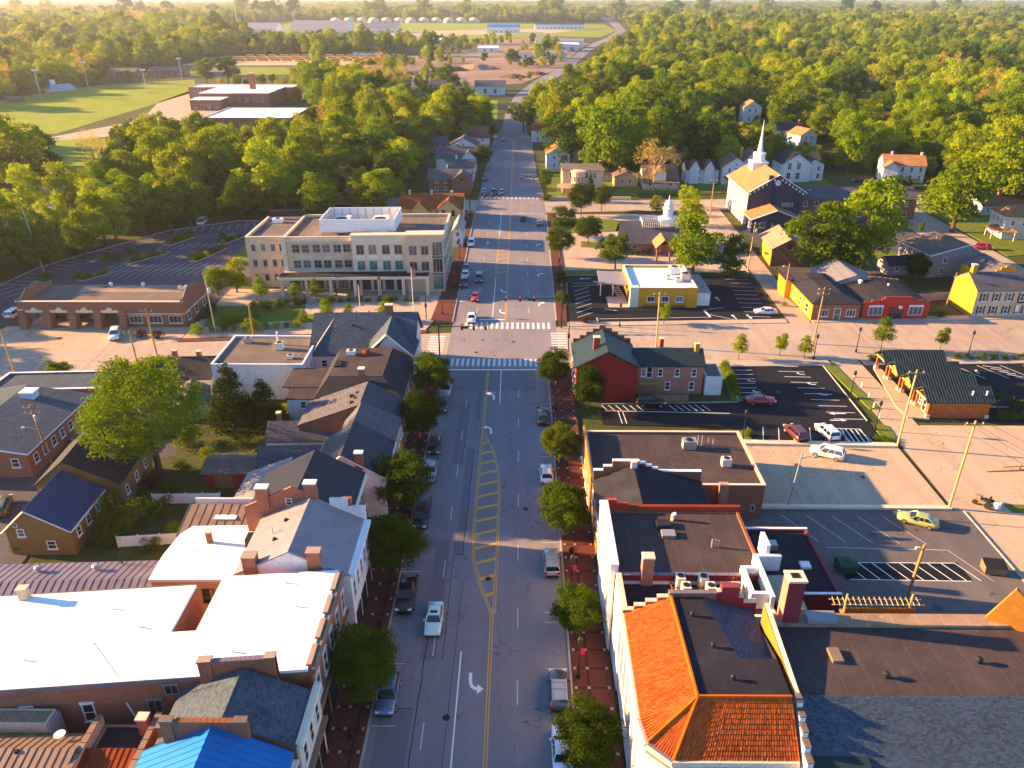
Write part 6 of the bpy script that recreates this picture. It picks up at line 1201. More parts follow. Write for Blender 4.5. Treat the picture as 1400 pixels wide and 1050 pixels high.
# ---------------------------------------------------------------- houses on the right, school, far buildings
b = house('tan_turret_house', 'tan brick house with flat roof, round bay and curved porch', 14.6, 266.5, 13.5, 12, 7.6, 7.9, 'bricktan', 'tar3', 'x', 0, (4, 3), 2)
b.o('round_bay', MB().lathe([(2.4, 0), (2.4, 7.2), (2.7, 7.3), (2.6, 7.7), (.1, 8.0)], 16, (5.2, -.4)), 'bricktan'); b.o('porch_roof', MB().lathe([(5.2, 2.6), (5.4, 2.8), (2.2, 3.6)], 20, (3.4, -1.2)), 'tanroof')
for a in range(7): t = R(180+a*30); b.box('porch_column', 3.4+4.9*math.cos(t)-.1, -1.2+4.9*math.sin(t)-.1, 0, 3.4+4.9*math.cos(t)+.1, -1.2+4.9*math.sin(t)+.1, 2.6, 'trim')
for i in range(5): a = R(205+i*32); o = b.win('S', -.4+2.42*math.sin(a), 5.2+2.42*math.cos(a), 4.4, .8, 1.7, 'h', 'trim'); o.rotation_euler = (0, 0, a+math.pi/2)
b.chim(13, 8, 7, 9.4, .7, .7)
b.box('terrace_wall', -6, -9.4, 0, 22, -9.0, 1.0, 'stone')
b = house('small_tan_cottage', 'small tan cottage with brown hipped roof and chimney', 33.4, 277.2, 8.2, 7, 3.3, 5.2, 'tansiding', 'shbrown', 'y', 0, (2, 2), 1, ((2, 3),))
house('grey_roof_garage', 'long grey roofed garage beside the small tan cottage', 28.4, 286, 8, 6, 2.8, 4.2, 'greysiding', 'shgrey', 'x', 0, (1, 1), 1)
b = house('pale_blue_house', 'pale blue white gabled house with tan chimney by the road', 10.4, 308, 9, 12, 5.6, 8.4, 'bluesiding', 'shtan', 'y', 0, (2, 3), 2, ((5, 9),)); b.gable(5, 8, 13, 18, 6.6, 9.4, 'bluesiding', 'shbrown', 'y')
house('red_roof_house', 'white house with dark red roof beside the distant road', 5.6, 371, 8, 10, 5.2, 7.4, 'wsiding', 'mred', 'x', 0, (2, 2), 2)
b = house('grey_bungalow', 'grey white bungalow with broad porch under bare golden trees', 43, 274, 12, 10, 3.4, 7.2, 'wsiding', 'shbrown', 'x', 0, (4, 2), 1, None, None, None, (0, 12, 2.6)); b.gable(3.6, -.6, 7.6, 4, 5.6, 7.4, 'wsiding', 'shbrown', 'y')
b = house('white_twin_gable_house', 'white house with twin front gables and navy roof', 59.6, 283, 11.5, 9, 5, 7.4, 'wsiding', 'shdark', 'x', 0, (4, 2), 2)
for x in (1, 6.2): b.gable(x, -.8, x+3.4, 3, 5.6, 8.2, 'wsiding', 'shbrown', 'y')
b = house('white_tall_house', 'tall white house with tan gables left of the spire', 72, 281, 9, 10, 6.4, 9.4, 'wsiding', 'shbrown', 'y', 0, (3, 2), 2, None, None, None, (.5, 8, 2)); b.gable(8, 5, 15.5, 13, 7, 10.6, 'wsiding', 'shbrown', 'y'); b.chim(7.6, 7, 8, 11.4, .8, .7, 'brickyel')
b = house('white_ornate_house', 'white ornate house with arched windows right of the spire', 94, 285, 10.5, 10, 6.6, 10, 'wsiding', 'shdark', 'y', R(4), (0, 3), 2); 
for x in (2.6, 6): b.win('S', 0, x, 4.4, 1.5, 2.4, 'vhs', 'white', arch=True); b.win('S', 0, x, 1.0, 1.5, 2.4, 'vhs', 'white', arch=True)
b.gable(9, 1.6, 16, 9, 5.8, 7.8, 'wsiding', 'shdark', 'y'); b.row('S', 1.6, 11, 14.2, 2, 3.6, 1, 1.6, fm='trim'); b.row('S', 1.6, 11, 14.2, 2, .8, 1, 1.8, fm='trim')
house('tan_gabled_wing', 'white wing with bleached tan roof behind the ornate house', 104, 300, 9, 8, 5, 7.6, 'wsiding', 'shtan', 'x', R(4), (2, 2), 2)
b = house('white_porch_house', 'white two storey house with tan roof and tall porch by the hedge', 131, 287, 14, 10, 6, 8.8, 'wsiding', 'shtan', 'x', R(-12), (0, 3), 2, ((3, 5, 'white'), (13, 5, 'white'))); b.row('S', 0, 6.4, 12.4, 3, 3.6, 1, 1.8); b.row('S', 0, 6.4, 12.4, 3, .8, 1, 1.8)
b.gable(-.5, -3, 4.6, 1, 5.6, 7.4, 'wsiding', 'shtan', 'y'); b.row('S', -3, .8, 3.4, 3, .8, .8, 2)
house('white_cube_house', 'small white gabled house with tan roof beyond the ornate house', 124, 358, 9, 9, 5, 7.6, 'wsiding', 'shtan', 'y', R(20), (2, 2), 2)
house('navy_roof_house', 'white house with navy roof half hidden behind trees', 118, 372, 12, 9, 5.2, 8, 'bluesiding', 'shdark', 'x', 0, (3, 2), 2, ((11, 5, 'brick'),))
house('white_hidden_house', 'tall white house showing among right trees', 118, 432, 9, 9, 8, 11, 'wsiding', 'shtan', 'y', 0, (2, 2), 2)
house('tan_hidden_house', 'little tan house among the right trees', 104, 424, 8, 8, 4.5, 7, 'tansiding', 'shtan', 'y', 0, (2, 2), 2)
house('grey_hidden_house', 'grey roofed house deep in the trees behind the golden tree', 38, 346, 14, 9, 3.4, 5.6, 'greysiding', 'shgrey', 'x', 0, (3, 2), 1)
for i, (x, y, w_, d_, ro, wa, lb) in enumerate(((250, 585, 20, 16, 'shtan', 'brick', 'orange roofed house in the right hand woods'), (330, 540, 22, 14, 'mgrey', 'wsiding', 'long white building in the right hand woods'), (375, 530, 26, 16, 'mgrey', 'bluesiding', 'pale blue roofed shed at the right edge woods'), (160, 1250, 26, 16, 'mgrey', 'wsiding', 'white shed by the distant bend'), (150, 470, 10, 9, 'shtan', 'wsiding', 'white house glimpsed right of the hidden houses'), (215, 400, 12, 10, 'shbrown', 'wsiding', 'small white house deep in right trees'))):
    house('wood_house', lb, x, y, w_, d_, 7.5, 11, wa, ro, 'x', 0, (4, 2), 2)
for i, (x, y, w_, d_, ro, wa, ax, lb) in enumerate(((168, 392, 13, 9, 'shtan', 'wsiding', 'x', 'white house with tan roof right of the small gabled one'), (62, 470, 12, 10, 'shgrey', 'wsiding', 'y', 'white gabled house in the middle of the right woods'), (196, 470, 14, 10, 'shbrown', 'wsiding', 'x', 'white house with brown roof far in the right woods'), (262, 430, 14, 10, 'shgrey', 'bluesiding', 'x', 'blue white house near the right edge woods'), (90, 620, 14, 10, 'shtan', 'wsiding', 'y', 'pale house beyond the hidden ones'), (300, 640, 20, 12, 'shgrey', 'wsiding', 'x', 'long pale house in the distant right woods'), (180, 700, 16, 12, 'shbrown', 'wsiding', 'x', 'pale house with brown roof in the distant woods'), (420, 620, 24, 14, 'mgrey', 'wsiding', 'x', 'pale shed by the right edge in the distance'), (236, 322, 12, 9, 'shtan', 'wsiding', 'y', 'white house right of the tall porch house'))):
    house('wood_house', lb, x, y, w_, d_, 6.5, 10, wa, ro, ax, R(random.uniform(-8, 8)), (3, 2), 2); HOUSES.append((x, y, w_, d_))
# school
b = B('school', 'red brick school with white flat roofs and tall chimney', 'school', -215, 536); b.flat(0, 0, 68, 20, 7.0, 'brick', 'membrane', .3, .3, 'white')
for st in (1.2, 4.4):
    for i in range(4): b.row('S', 0, 3+i*15, 9+i*15, 4, st, 1.6, 1.8)
b.box('chimney', 46, -18, 0, 49, -15, 17, 'brick', b.rf); b.box('chimney_cap', 45.8, -18.2, 17.002, 49.2, -14.8, 17.4, 'stone', b.rf); b.box('boiler_wing', 22, -40, 0, 64, -2, 7.6, 'brick'); b.box('boiler_wing_roof', 21.8, -40.2, 7.602, 64.2, -1.8, 8.0, 'membrane'); b.row('S', -40, 26, 60, 8, 3, 1.6, 2.2)
b.box('entrance', 22, -56, 0, 40, -42, 5.6, 'brick'); b.box('entrance_roof', 21.8, -56.2, 5.602, 40.2, -41.8, 6, 'membrane'); b.row('S', -56, 25, 37, 4, 1.4, 1.6, 2)
b = B('gymnasium', 'brick gymnasium with flat white roof before the school', 'gymnasium', -158, 405); b.flat(0, 0, 44, 40, 5.6, 'brick', 'membrane', .3, .4, 'white')
for i in range(6): b.box('buttress', 2+i*8, -.3, 0, 2.6+i*8, -.01, 5.4, 'brickp')
for i, (x, y, w_) in enumerate(((-338, 676, 26), (-308, 690, 30))): house('field_house', ('low brick field house left of the pair beyond the field', 'low brick field house right of the pair beyond the field')[i], x, y, w_, 12, 5, 7.6, 'brick', 'tar3', 'x', 0, (5, 2), 1)
house('pavilion_shed', 'low tan roofed shed near the green meadow', -262, 700, 22, 10, 3.4, 5, 'greysiding', 'tanroof', 'x', 0, (4, 2), 1)
st = thing('bleachers', 'grey metal bleachers with a white press box by the field', 'bleachers', (-330, 574, 0), R(55))
ob('seating', MB().add([(0, 0, 0), (22, 0, 0), (22, 9, 0), (0, 9, 0), (0, 9, 4), (22, 9, 4), (0, 0, .6), (22, 0, .6)], [(6,7,5,4), (0,1,7,6), (1,2,5,7), (3,0,6,4), (2,3,4,5)]), mt['steel'], st); ob('press_box', MB().box(6, 9, 4, 12, 12, 7), mt['white'], st)
d_ = thing('dugout', 'dark roofed dugout at the left end of the field', 'dugout', (-326, 517, 0)); ob('roof', MB().slab([(0, 0, 2.6), (12, 0, 2.6), (12, 4, 3.2), (0, 4, 3.2)], .2), mt['mdark'], d_); ob('wall', MB().box(.2, 3.6, 0, 11.8, 3.9, 2.8), mt['greysiding'], d_)
for i, (x, y, h, lb) in enumerate(((-313, 537, 17, 'nearest the dugout'), (-316, 605, 17, 'behind the bleachers'), (-257, 568, 15, 'beside the school yard'), (-274, 674, 15, 'by the far field houses'))):
    t = thing('floodlight_mast', 'tall pale floodlight mast %s' % lb, 'floodlight', (x, y, 0), 0, 'floodlights round the field'); ob('mast', MB().tube((0, 0, 0), (0, 0, h), .3, .2), mt['steel'], t)
    k_ = MB()
    for q in range(6): k_.box(-2+q*.7, -.3, h-.2, -1.5+q*.7, .2, h+.9)
    ob('lamp_bank', k_, mt['white'], t)
gp = thing('goal_post', 'yellow goal post at the end of the field', 'goal post', (-243, 545, 0), R(20)); ob('post', MB().tube((0, 0, 0), (0, 0, 3), .12), mt['yline'], gp); ob('crossbar', MB().tube((-3, 0, 3), (3, 0, 3), .1).tube((-3, 0, 3), (-3, 0, 9), .08).tube((3, 0, 3), (3, 0, 9), .08), mt['yline'], gp)
an = thing('radio_mast', 'thin tall radio mast standing above the far sheds', 'mast', (-468, 1416, 0)); ob('shaft', MB().tube((0, 0, 0), (0, 0, 52), 1.0, .5), mt['steel'], an); ob('guy_wires', MB().tube((0, 0, 48), (18, 0, 0), .12).tube((0, 0, 48), (-18, 0, 0), .12), mt['steel'], an)
# far industrial sheds
FAR = [(-520, 1500, 90, 60, 8, 18, 'mgrey', 'white roofed arena left of the wide far barn'), (-400, 1480, 100, 70, 7, 22, 'mgrey', 'wide far barn with huge pale roof'), (-285, 1560, 60, 60, 8, 16, 'mpurple', 'far barn with plum roof'), (-60, 1560, 60, 30, 10, 14, 'mblue', 'pale blue works hall in far fields'), (30, 1740, 100, 30, 9, 12, 'mgreen', 'long green roofed hall beside the far bend'), (20, 1100, 62, 26, 8, 11, 'mgrey', 'white works shed beyond the building site'), (28, 1040, 44, 20, 7, 9, 'membrane', 'low white shed behind the tan yard'), (-18, 905, 40, 14, 6, 8, 'tanroof', 'tan depot beside the road'), (28, 900, 22, 16, 6, 8.5, 'mgrey', 'grey depot with teal front'), (-50, 1010, 24, 14, 5, 7, 'membrane', 'white hut right of the earth mounds'), (-110, 1050, 12, 10, 12, 14, 'white', 'small white tower building at the works'), (-190, 960, 30, 6, 3, 3.6, 'white', 'white trailers parked before the site'), (-30, 560, 20, 12, 6, 9, 'shgrey', 'white house with grey roof by the far junction'), (-46, 556, 10, 9, 4, 7, 'shbrown', 'tan small house by the far junction'), (-62, 576, 12, 9, 5, 8, 'shgrey', 'grey gabled house by the far junction')]
for x, y, w_, d_, e_, r_, m_, lb in FAR:
    b = B('far_building', lb, 'building', x, y); b.gable(0, 0, w_, d_, e_, r_, 'wsiding' if w_ > 14 else 'tansiding', m_, 'x', .6); n = max(2, int(w_/9))
    for i in range(n): b.win('S', 0, w_*(i+1)/(n+1), 1.2, 2.2, min(3, e_*.5), 'v')
for i in range(12):
    b = B('white_dome', 'white storage dome in the far row, %s from the left' % ORD[i], 'dome', -470+i*32, 2190+(i % 3)*6, 0, 0, 'row of white domes'); b.o('shell', MB().lathe([(15, 0), (14.5, 4), (12, 8), (7, 11), (1, 12)], 16), 'stone'); b.box('door', -3, -15.2, 0, 3, -14, 5, 'mgrey')
bus = thing('school_bus', 'yellow school bus in the parked rows', 'bus', (0, 0, 0), R(90), 'parked school buses')
BP = [ob('body', MB().loft([[(-1.2, -5, .6), (-1.25, -5, 2.4), (-.9, -5, 3.0), (.9, -5, 3.0), (1.25, -5, 2.4), (1.2, -5, .6)], [(-1.2, 3.6, .6), (-1.25, 3.6, 2.4), (-.9, 3.6, 3.0), (.9, 3.6, 3.0), (1.25, 3.6, 2.4), (1.2, 3.6, .6)]]), mat_plain('bus_yellow', (.75, .36, .02), .5, .1), bus), ob('bonnet', MB().box(-1.0, 3.61, .6, 1.0, 5.2, 1.6), bpy.data.materials['bus_yellow'], bus), ob('windows', MB().box(-1.27, -4.6, 1.6, 1.27, 3.3, 2.3), mt['cglass'], bus), ob('roof', MB().box(-.85, -4.9, 3.01, .85, 3.5, 3.08), mt['white'], bus)]
for sx in (-1, 1):
    for yy in (-3.2, 3.4): BP.append(ob('wheel', MB().tube((sx*1.05-.15, yy, .5), (sx*1.05+.15, yy, .5), .5, .5, 10), mt['tyre'], bus))
n = 0
for r_ in range(3):
    for i in range(14):
        x = -302+i*12.4+r_*3; y = 868+r_*26
        lb = 'yellow school bus, %s from the left in the %s parked row' % (ORD[i], ('nearest', 'middle', 'farthest')[r_])
        if n == 0: bus.location = (x, y, 0); bus['label'] = lb
        else:
            c = bus.copy(); COL.objects.link(c); c.location = (x, y, 0); c['label'] = lb
            for p_ in BP: q = p_.copy(); COL.objects.link(q); q.parent = c
        n += 1
for i, (x, y, r_) in enumerate(((-60, 760, 9), (-40, 775, 12), (-5, 690, 7), (-95, 720, 8), (15, 720, 6))):
    g2 = MB(); k = random.Random(i); g2.lathe([(r_*1.6, -.1), (r_*1.2, r_*.12), (r_*.7, r_*.3), (r_*.2, r_*.38)], 14); g2.v = [(p[0]*(1+.25*math.sin(p[1]+i)), p[1]*(1.0+.2*math.cos(p[0]*.4)), p[2]) for p in g2.v]
    o = ob('earth_mound', g2, mt['dirt'] if i % 2 else mt['bark'], label='%s mound of dug earth on the building site' % ('largest dark', 'tall tan', 'low dark nearest the road', 'long tan left', 'small dark')[i], cat='mound'); o.location = (x, y, 0)
b = house('pink_roof_cottage', 'cottage with pink red roof deep in the left wood', -163, 264, 14, 8, 3.4, 6.2, 'bluesiding', 'mred', 'x', R(-8), (3, 2), 1)
b = house('white_garage_hut', 'small white hut by the drive in the left wood', -160, 232, 5, 4, 2.6, 3.8, 'wsiding', 'shdark', 'x', 0, (1, 1), 1)
sheet('drive', [(-175, 226), (-150, 222), (-138, 238), (-146, 252), (-178, 252)], -.02, 'road2', 'pale drive with two cars in the left wood'); sheet('lawn', [(-180, 252), (-140, 250), (-138, 268), (-180, 272)], -.03, 'field', 'small lawn in the left wood')
_m = N('red_signal'); _m.b.inputs['Base Color'].default_value = (.6, .02, .02, 1); _m.b.inputs['Emission Color'].default_value = (1, .05, .03, 1); _m.b.inputs['Emission Strength'].default_value = .6; mt['siglens'] = _m.m
# ---------------------------------------------------------------- vehicles
UP, DN = 0.0, math.pi
WH, BK, SV, DG, RD, NV, MR = (.72, .72, .72), (.012, .012, .014), (.4, .41, .43), (.06, .06, .065), (.42, .015, .02), (.02, .04, .09), (.11, .015, .02)
def carp(kind, col, px, py, rz, label, x=None, **k):
    X, Y = at(px, py, .7)
    return car(kind, col, X if x is None else x, Y, rz, label, **k)
carp('sedan', (.55, .68, .62), 592, 845, DN, 'pale mint sedan driving down the left lane', -8.9, sunroof=True)
carp('suv', (.1, .16, .26), 531, 948, DN, 'blue grey car parked under the nearest left tree', -12.3)
carp('pickup', BK, 556, 812, DN, 'black pickup parked at the left kerb', -12.3, cat='truck')
carp('suv', BK, 571, 706, DN, 'black parked car behind the second left tree', -12.3)
carp('sedan', DG, 577, 690, DN, 'dark grey car parked between two left trees', -12.3)
carp('pickup', (.28, .33, .38), 586, 643, DN, 'pale grey pickup parked at the left kerb', -12.3, cat='truck')
carp('sedan', BK, 594, 607, DN, 'black sedan parked beside the third left tree', -12.3)
carp('sedan', DG, 604, 552, DN, 'dark sedan parked at the left kerb nearest the crossing', -12.3)
carp('suv', SV, 609, 532, DN, 'silver car parked behind the topmost left tree', -12.3)
carp('sedan', BK, 743, 569, UP, 'small black car parked on the right near the crossing', 3.9)
carp('sedan', WH, 749, 647, UP, 'white sedan parked at the right kerb', 3.95)
carp('suv', (.36, .36, .36), 755, 768, UP, 'silver car with dark windows parked at the right kerb', 3.95, rack=True)
carp('suv', DG, 765, 943, UP, 'dark car with pale roof rack parked at the right kerb', 3.95, rack=True, roofcol=(.35, .36, .38))
carp('sedan', WH, 766, 1022, UP, 'white car half hidden under the nearest right tree', 3.95)
carp('sedan', WH, 645, 434, DN, 'white car waiting at the far crosswalk', None)
carp('sedan', RD, 650, 405, DN, 'bright red car queuing behind the white car'); carp('suv', (.05, .07, .08), 655, 380, DN, 'dark teal car behind the bright red one')
carp('suv', MR, 634, 386, DN, 'maroon car parked beside the office pavement'); carp('sedan', WH, 636, 375, DN, 'white car parked behind the maroon one'); carp('sedan', (.04, .07, .08), 637, 366, DN, 'dark car parked ahead of the office corner')
carp('suv', WH, 644, 332, DN, 'white car parked alone beyond the office'); carp('sedan', BK, 708, 298, UP, 'black car driving towards the far lights', 1.2); carp('sedan', (.2, .19, .2), 738, 304, UP, 'grey car in the right lane before the far lights')
carp('pickup', BK, 675, 263, DN, 'black pickup stopped at the far lights', cat='truck'); carp('sedan', (.05, .2, .3), 661, 261, DN, 'blue car at the far lights'); carp('sedan', (.12, .2, .26), 686, 262, DN, 'blue grey car at the far lights'); carp('sedan', NV, 663, 243, DN, 'dark blue car parked beyond the far lights')
carp('sedan', BK, 688, 191, DN, 'black car on the distant road'); carp('sedan', WH, 677, 187, DN, 'white car at the distant left kerb')
carp('suv', BK, 890, 549, R(-90), 'black car parked beside the red gabled house'); carp('sedan', RD, 1040, 546, R(-90), 'bright red sedan in the black lot')
carp('suv', MR, 1088, 591, R(12), 'dark red car backed into the black lot'); carp('suv', WH, 1131, 590, R(10), 'white car with dark sunroof parked in the black lot')
carp('suv', WH, 1131, 618, R(62), 'white car parked askew in the concrete yard'); carp('sedan', (.36, .4, .12), 1255, 709, R(62), 'olive green sedan on the grey lot')
carp('sedan', (.6, .6, .62), 1047, 425, R(88), 'silver white sedan in the right row of the diner lot')
carp('suv', WH, 157, 457, R(200), 'white car before the fire station'); carp('sedan', RD, 149, 507, R(92), 'dark red sedan on the left cross street'); carp('van', WH, 276, 303, R(185), 'white van at the far end of the left lot', cat='van')
carp('sedan', WH, 64, 297, R(92), 'white car on the drive in the left wood'); carp('sedan', BK, 101, 309, R(70), 'black car on the drive in the left wood'); carp('van', WH, 20, 428, R(0), 'white van at the left end of the fire station', cat='van')
carp('suv', (.1, .1, .04), 2, 692, R(20), 'dark car at the left picture edge'); carp('sedan', (.2, .3, .4), 119, 595, R(-30), 'blue grey car beside the long brick block')
carp('suv', RD, 1341, 337, R(80), 'red car before the orange roofed house'); carp('sedan', BK, 1137, 224, R(30), 'black car behind the ornate white house'); carp('sedan', BK, 1175, 246, R(80), 'black car on the second cross street')
carp('sedan', DG, 180, 163, R(80), 'dark car on the school yard'); carp('van', WH, 174, 106, R(80), 'white van beyond the field', cat='van')
# ---------------------------------------------------------------- street furniture
def pole(px0, py0, h, lean, label, arms=1, r=.17, mat='wood', lamp=None, box=False, guard=False, x=None):
    X, Y = at(px0, py0); t = thing('utility_pole', label, 'utility pole', (X, Y, 0))
    ob('shaft', MB().tube((0, 0, -.2), (lean, 0, h), r, r*.7, 9), mt[mat], t)
    for k in range(arms): a = ob('cross_arm', MB().box(lean-1.2, -.06, h-.6-k*.9, lean+1.2, .06, h-.45-k*.9), mt['wood'], t); ob('insulator', MB().lathe([(.05, 0), (.08, .1), (.04, .25)], 6, (lean-1, 0)).lathe([(.05, 0), (.08, .1), (.04, .25)], 6, (lean+1, 0)), mt['stone'], a).location = (0, 0, h-.45-k*.9)
    if box: ob('transformer', MB().lathe([(.3, h-2.6), (.32, h-2.5), (.32, h-1.6), (.2, h-1.5)], 10, (lean+.45, -.1)), mt['steel'], t)
    if lamp:
        dx, lh = lamp; arm = ob('lamp_arm', MB().tube((lean*.7, 0, lh), (lean*.7+dx*.6, -.1, lh+.5), .05).tube((lean*.7+dx*.6, -.1, lh+.5), (lean*.7+dx, -.2, lh+.45), .05), mt['steel'], t); ob('lamp_head', MB().loft([[(lean*.7+dx-.1, -.35, lh+.4), (lean*.7+dx+.5, -.35, lh+.4), (lean*.7+dx+.5, -.05, lh+.4), (lean*.7+dx-.1, -.05, lh+.4)], [(lean*.7+dx, -.3, lh+.6), (lean*.7+dx+.4, -.3, lh+.6), (lean*.7+dx+.4, -.1, lh+.6), (lean*.7+dx, -.1, lh+.6)]]), mt['stone'], arm)
    return (X+lean, Y, h)
PA = pole(1226, 612, 12.8, .1, 'tall bare utility pole beside the wooden shelter', 1, mat='woodpale'); PB = pole(1297, 695, 13.1, .1, 'tall bare utility pole at the corner of the grey lot', 1, mat='woodpale')
PC = pole(1112, 470, 11.5, .2, 'utility pole in front of the yellow shop', 2); PD = pole(1022, 370, 12, .3, 'pale utility pole by the lane beside the diner lot', 2, mat='woodpale', box=True); PE = pole(897, 474, 11, -.2, 'pale utility pole before the yellow diner', 1, mat='woodpale')
pole(1072, 408, 8, 0, 'short lamp pole beside the yellow shop', 0, lamp=(-1.4, 7.0)); pole(1077, 692, 8.5, .6, 'grey lamp pole standing in the concrete yard', 0, .12, 'steel', lamp=(1.6, 7.2)); pole(1234, 835, 9, .3, 'stained timber lamp pole in the grey lot', 0, .2, 'wood', lamp=(-.8, 8.2))
pole(1290, 428, 9, .6, 'leaning lamp pole beside the shuttered house', 0, .12, lamp=(1.0, 8.0)); pole(1092, 300, 9, .2, 'lamp pole beside the navy church annex', 0, .12, lamp=(1.6, 8.4)); pole(970, 300, 12, .1, 'utility pole left of the navy church', 1); pole(887, 238, 12, 0, 'utility pole among the golden trees', 1)
pole(72, 636, 9.8, -.6, 'utility pole with street lamp beside the long brick block', 2, box=True, lamp=(-2.2, 5.8)); PF = pole(24, 520, 9.6, -.3, 'utility pole at the left end of the left cross street', 1, mat='woodpale'); PG = pole(216, 490, 9.8, -.3, 'tall timber utility pole before the fire station', 2); pole(192, 512, 8.4, -.2, 'shorter timber pole before the fire station', 1)
PH = pole(60, 372, 16, -1.0, 'thin tall pale pole in the left wood edge', 0, .12, 'steel'); pole(295, 455, 11, -.2, 'grey pole in front of the office plaza', 0, .12, 'steel', box=True); pole(348, 468, 8, 0, 'thin timber pole behind the white flat building', 0)
def wire(a, b, sag, label, n=14, r=.022, dz=0, off=0):
    a = Vector(a); b = Vector(b); P = []
    d = (b-a); s_ = Vector((-d.y, d.x, 0)).normalized()*off
    for i in range(n+1): t = i/n; p = a.lerp(b, t)+s_; P.append(p-Vector((0, 0, sag*4*t*(1-t)))+Vector((0, 0, dz)))
    m = MB()
    for p, q in zip(P, P[1:]): m.tube(p, q, r, r, 4, False)
    ob('power_line', m, mt['black'], label=label, cat='cable', group='overhead cables')
END = (PB[0]+22, PB[1]-46, 12.6)
for k, (dz, off, nm) in enumerate(((0, -.9, 'left'), (0, .9, 'right'), (-1.0, 0, 'middle'), (-2.2, .2, 'lowest'))):
    wire(PA, PB, .35, '%s cable between the two bare poles' % nm, dz=dz, off=off); wire(PC, PA, .7, '%s cable from the yellow shop pole to the shelter pole' % nm, dz=dz, off=off); wire(PD, PC, .6, '%s cable from the lane pole to the yellow shop pole' % nm, dz=dz, off=off); wire(PB, END, .4, '%s cable running off the right edge' % nm, dz=dz, off=off)
wire(PF, PG, .6, 'cable along the left cross street', dz=-.4); wire(PG, (PE[0]-40, PE[1]-8, 9), .8, 'cable from the fire station pole towards the plaza', dz=-.4)
wire((-66.5, 94, 9.4), (-96, 70, 9.0), .5, 'cable leaving the brick block pole to the left'); wire((-66.5, 94, 9.4), (-67.5, 130, 9.2), .6, 'cable above the long brick block')
def mast(x, y, dx, label, h=6.2, heads=3):
    t = thing('traffic_signal', label, 'traffic light', (x, y, 0)); ob('post', MB().tube((0, 0, 0), (0, 0, h+.6), .15, .12), mt['black'], t); ob('arm', MB().tube((0, 0, h), (dx, 0, h+.2), .1, .06), mt['black'], t)
    for i in range(heads):
        xx = dx*(1-.42*i/max(1, heads-1)*1.2); s = ob('signal_head', MB().box(xx-.2, -.2, h-.55, xx+.2, .15, h+.55), mt['black'], t)
        for q in range(3): ob('lens', MB().tube((xx, -.21, h-.36+q*.36), (xx, -.24, h-.36+q*.36), .12, .12, 10), mt['siglens'] if q == 2 else mt['tarline'], s)
    if heads > 2: ob('street_sign', MB().box(dx*.55-.7, -.12, h-.3, dx*.55+.7, -.06, h+.25), mt['dgreen'], t)
mast(-14.6, 131.4, 8.6, 'black mast arm traffic light at the near left corner'); mast(8.6, 146.2, -11.2, 'black mast arm traffic light at the far right corner'); mast(-15, 236, 9, 'mast arm traffic light at the second junction, left'); mast(8.8, 262, -8, 'mast arm traffic light at the second junction, right', heads=2)
for i, (px, py, lb) in enumerate(((583, 437, 'office corner'), (777, 480, 'red house corner'))):
    X, Y = at(px, py); t = thing('signal_post', 'black pedestrian signal post at the %s' % lb, 'signal post', (X, Y, .12)); ob('post', MB().tube((0, 0, 0), (0, 0, 5.6), .1), mt['black'], t); ob('signal_head', MB().box(-.2, -.2, 2.6, .2, .2, 3.4), mt['black'], t)
def lamp_post(x, y, label, banner=True, h=4.4):
    t = thing('street_lamp', label, 'street lamp', (x, y, .1), 0, 'street lamps'); ob('post', MB().lathe([(.22, 0), (.2, .5), (.09, .6), (.06, h)], 8), mt['black'], t); ob('lantern', MB().lathe([(.1, h), (.24, h+.15), (.26, h+.6), (.1, h+.85), (.02, h+1)], 8), mt['black'], t)
    if banner: ob('banner', MB().box(.08, -.015, h-1.35, .5, .015, h-.55), mt['pink'], t)
def sby(y): return 'level with y'
for i, (x, y, w_) in enumerate(((-14.4, 56, 'nearest on the left pavement'), (-14.4, 70, 'second on the left pavement'), (-14.4, 83.5, 'third on the left pavement'), (-14.4, 97, 'fourth on the left pavement'), (-14.4, 112, 'fifth on the left pavement, before the crossing'), (6.0, 55.8, 'nearest on the right pavement'), (6.0, 68, 'second on the right pavement'), (6.0, 81, 'third on the right pavement'), (6.0, 95, 'fourth on the right pavement'), (6.0, 111, 'fifth on the right pavement, before the crossing'), (-15, 170, 'beside the office corner'), (-15.2, 192, 'beyond the office corner'), (9.2, 158, 'beside the diner lot, nearer'), (9.4, 176, 'beside the diner lot, farther'), (-15.2, 222, 'left, near the second junction'))): lamp_post(x, y, 'black lamp post with pink banner %s' % w_)
for px, py, lb in ((1015, 602, 'on the small grass tip of the black lot'), (1170, 482, 'on the cross street pavement near the yellow shop'), (1112, 492, 'beside the verge of the black lot'), (1162, 545, 'on the right verge of the black lot'), (1196, 588, 'on the kerbed grass tip by the lane'), (1323, 487, 'before the shelter lot'), (847, 447, 'before the diner lot entrance'), (320, 372, 'in the left lot near the office'), (102, 374, 'in the left lot near the fire station'), (217, 350, 'in the middle of the left lot'), (605, 430, 'by the office corner plaza'), (460, 405, 'in the office plaza'), (520, 408, 'at the office entrance')):
    X, Y = at(px, py); lamp_post(X, Y, 'plain black lamp post %s' % lb, False, 4.2)
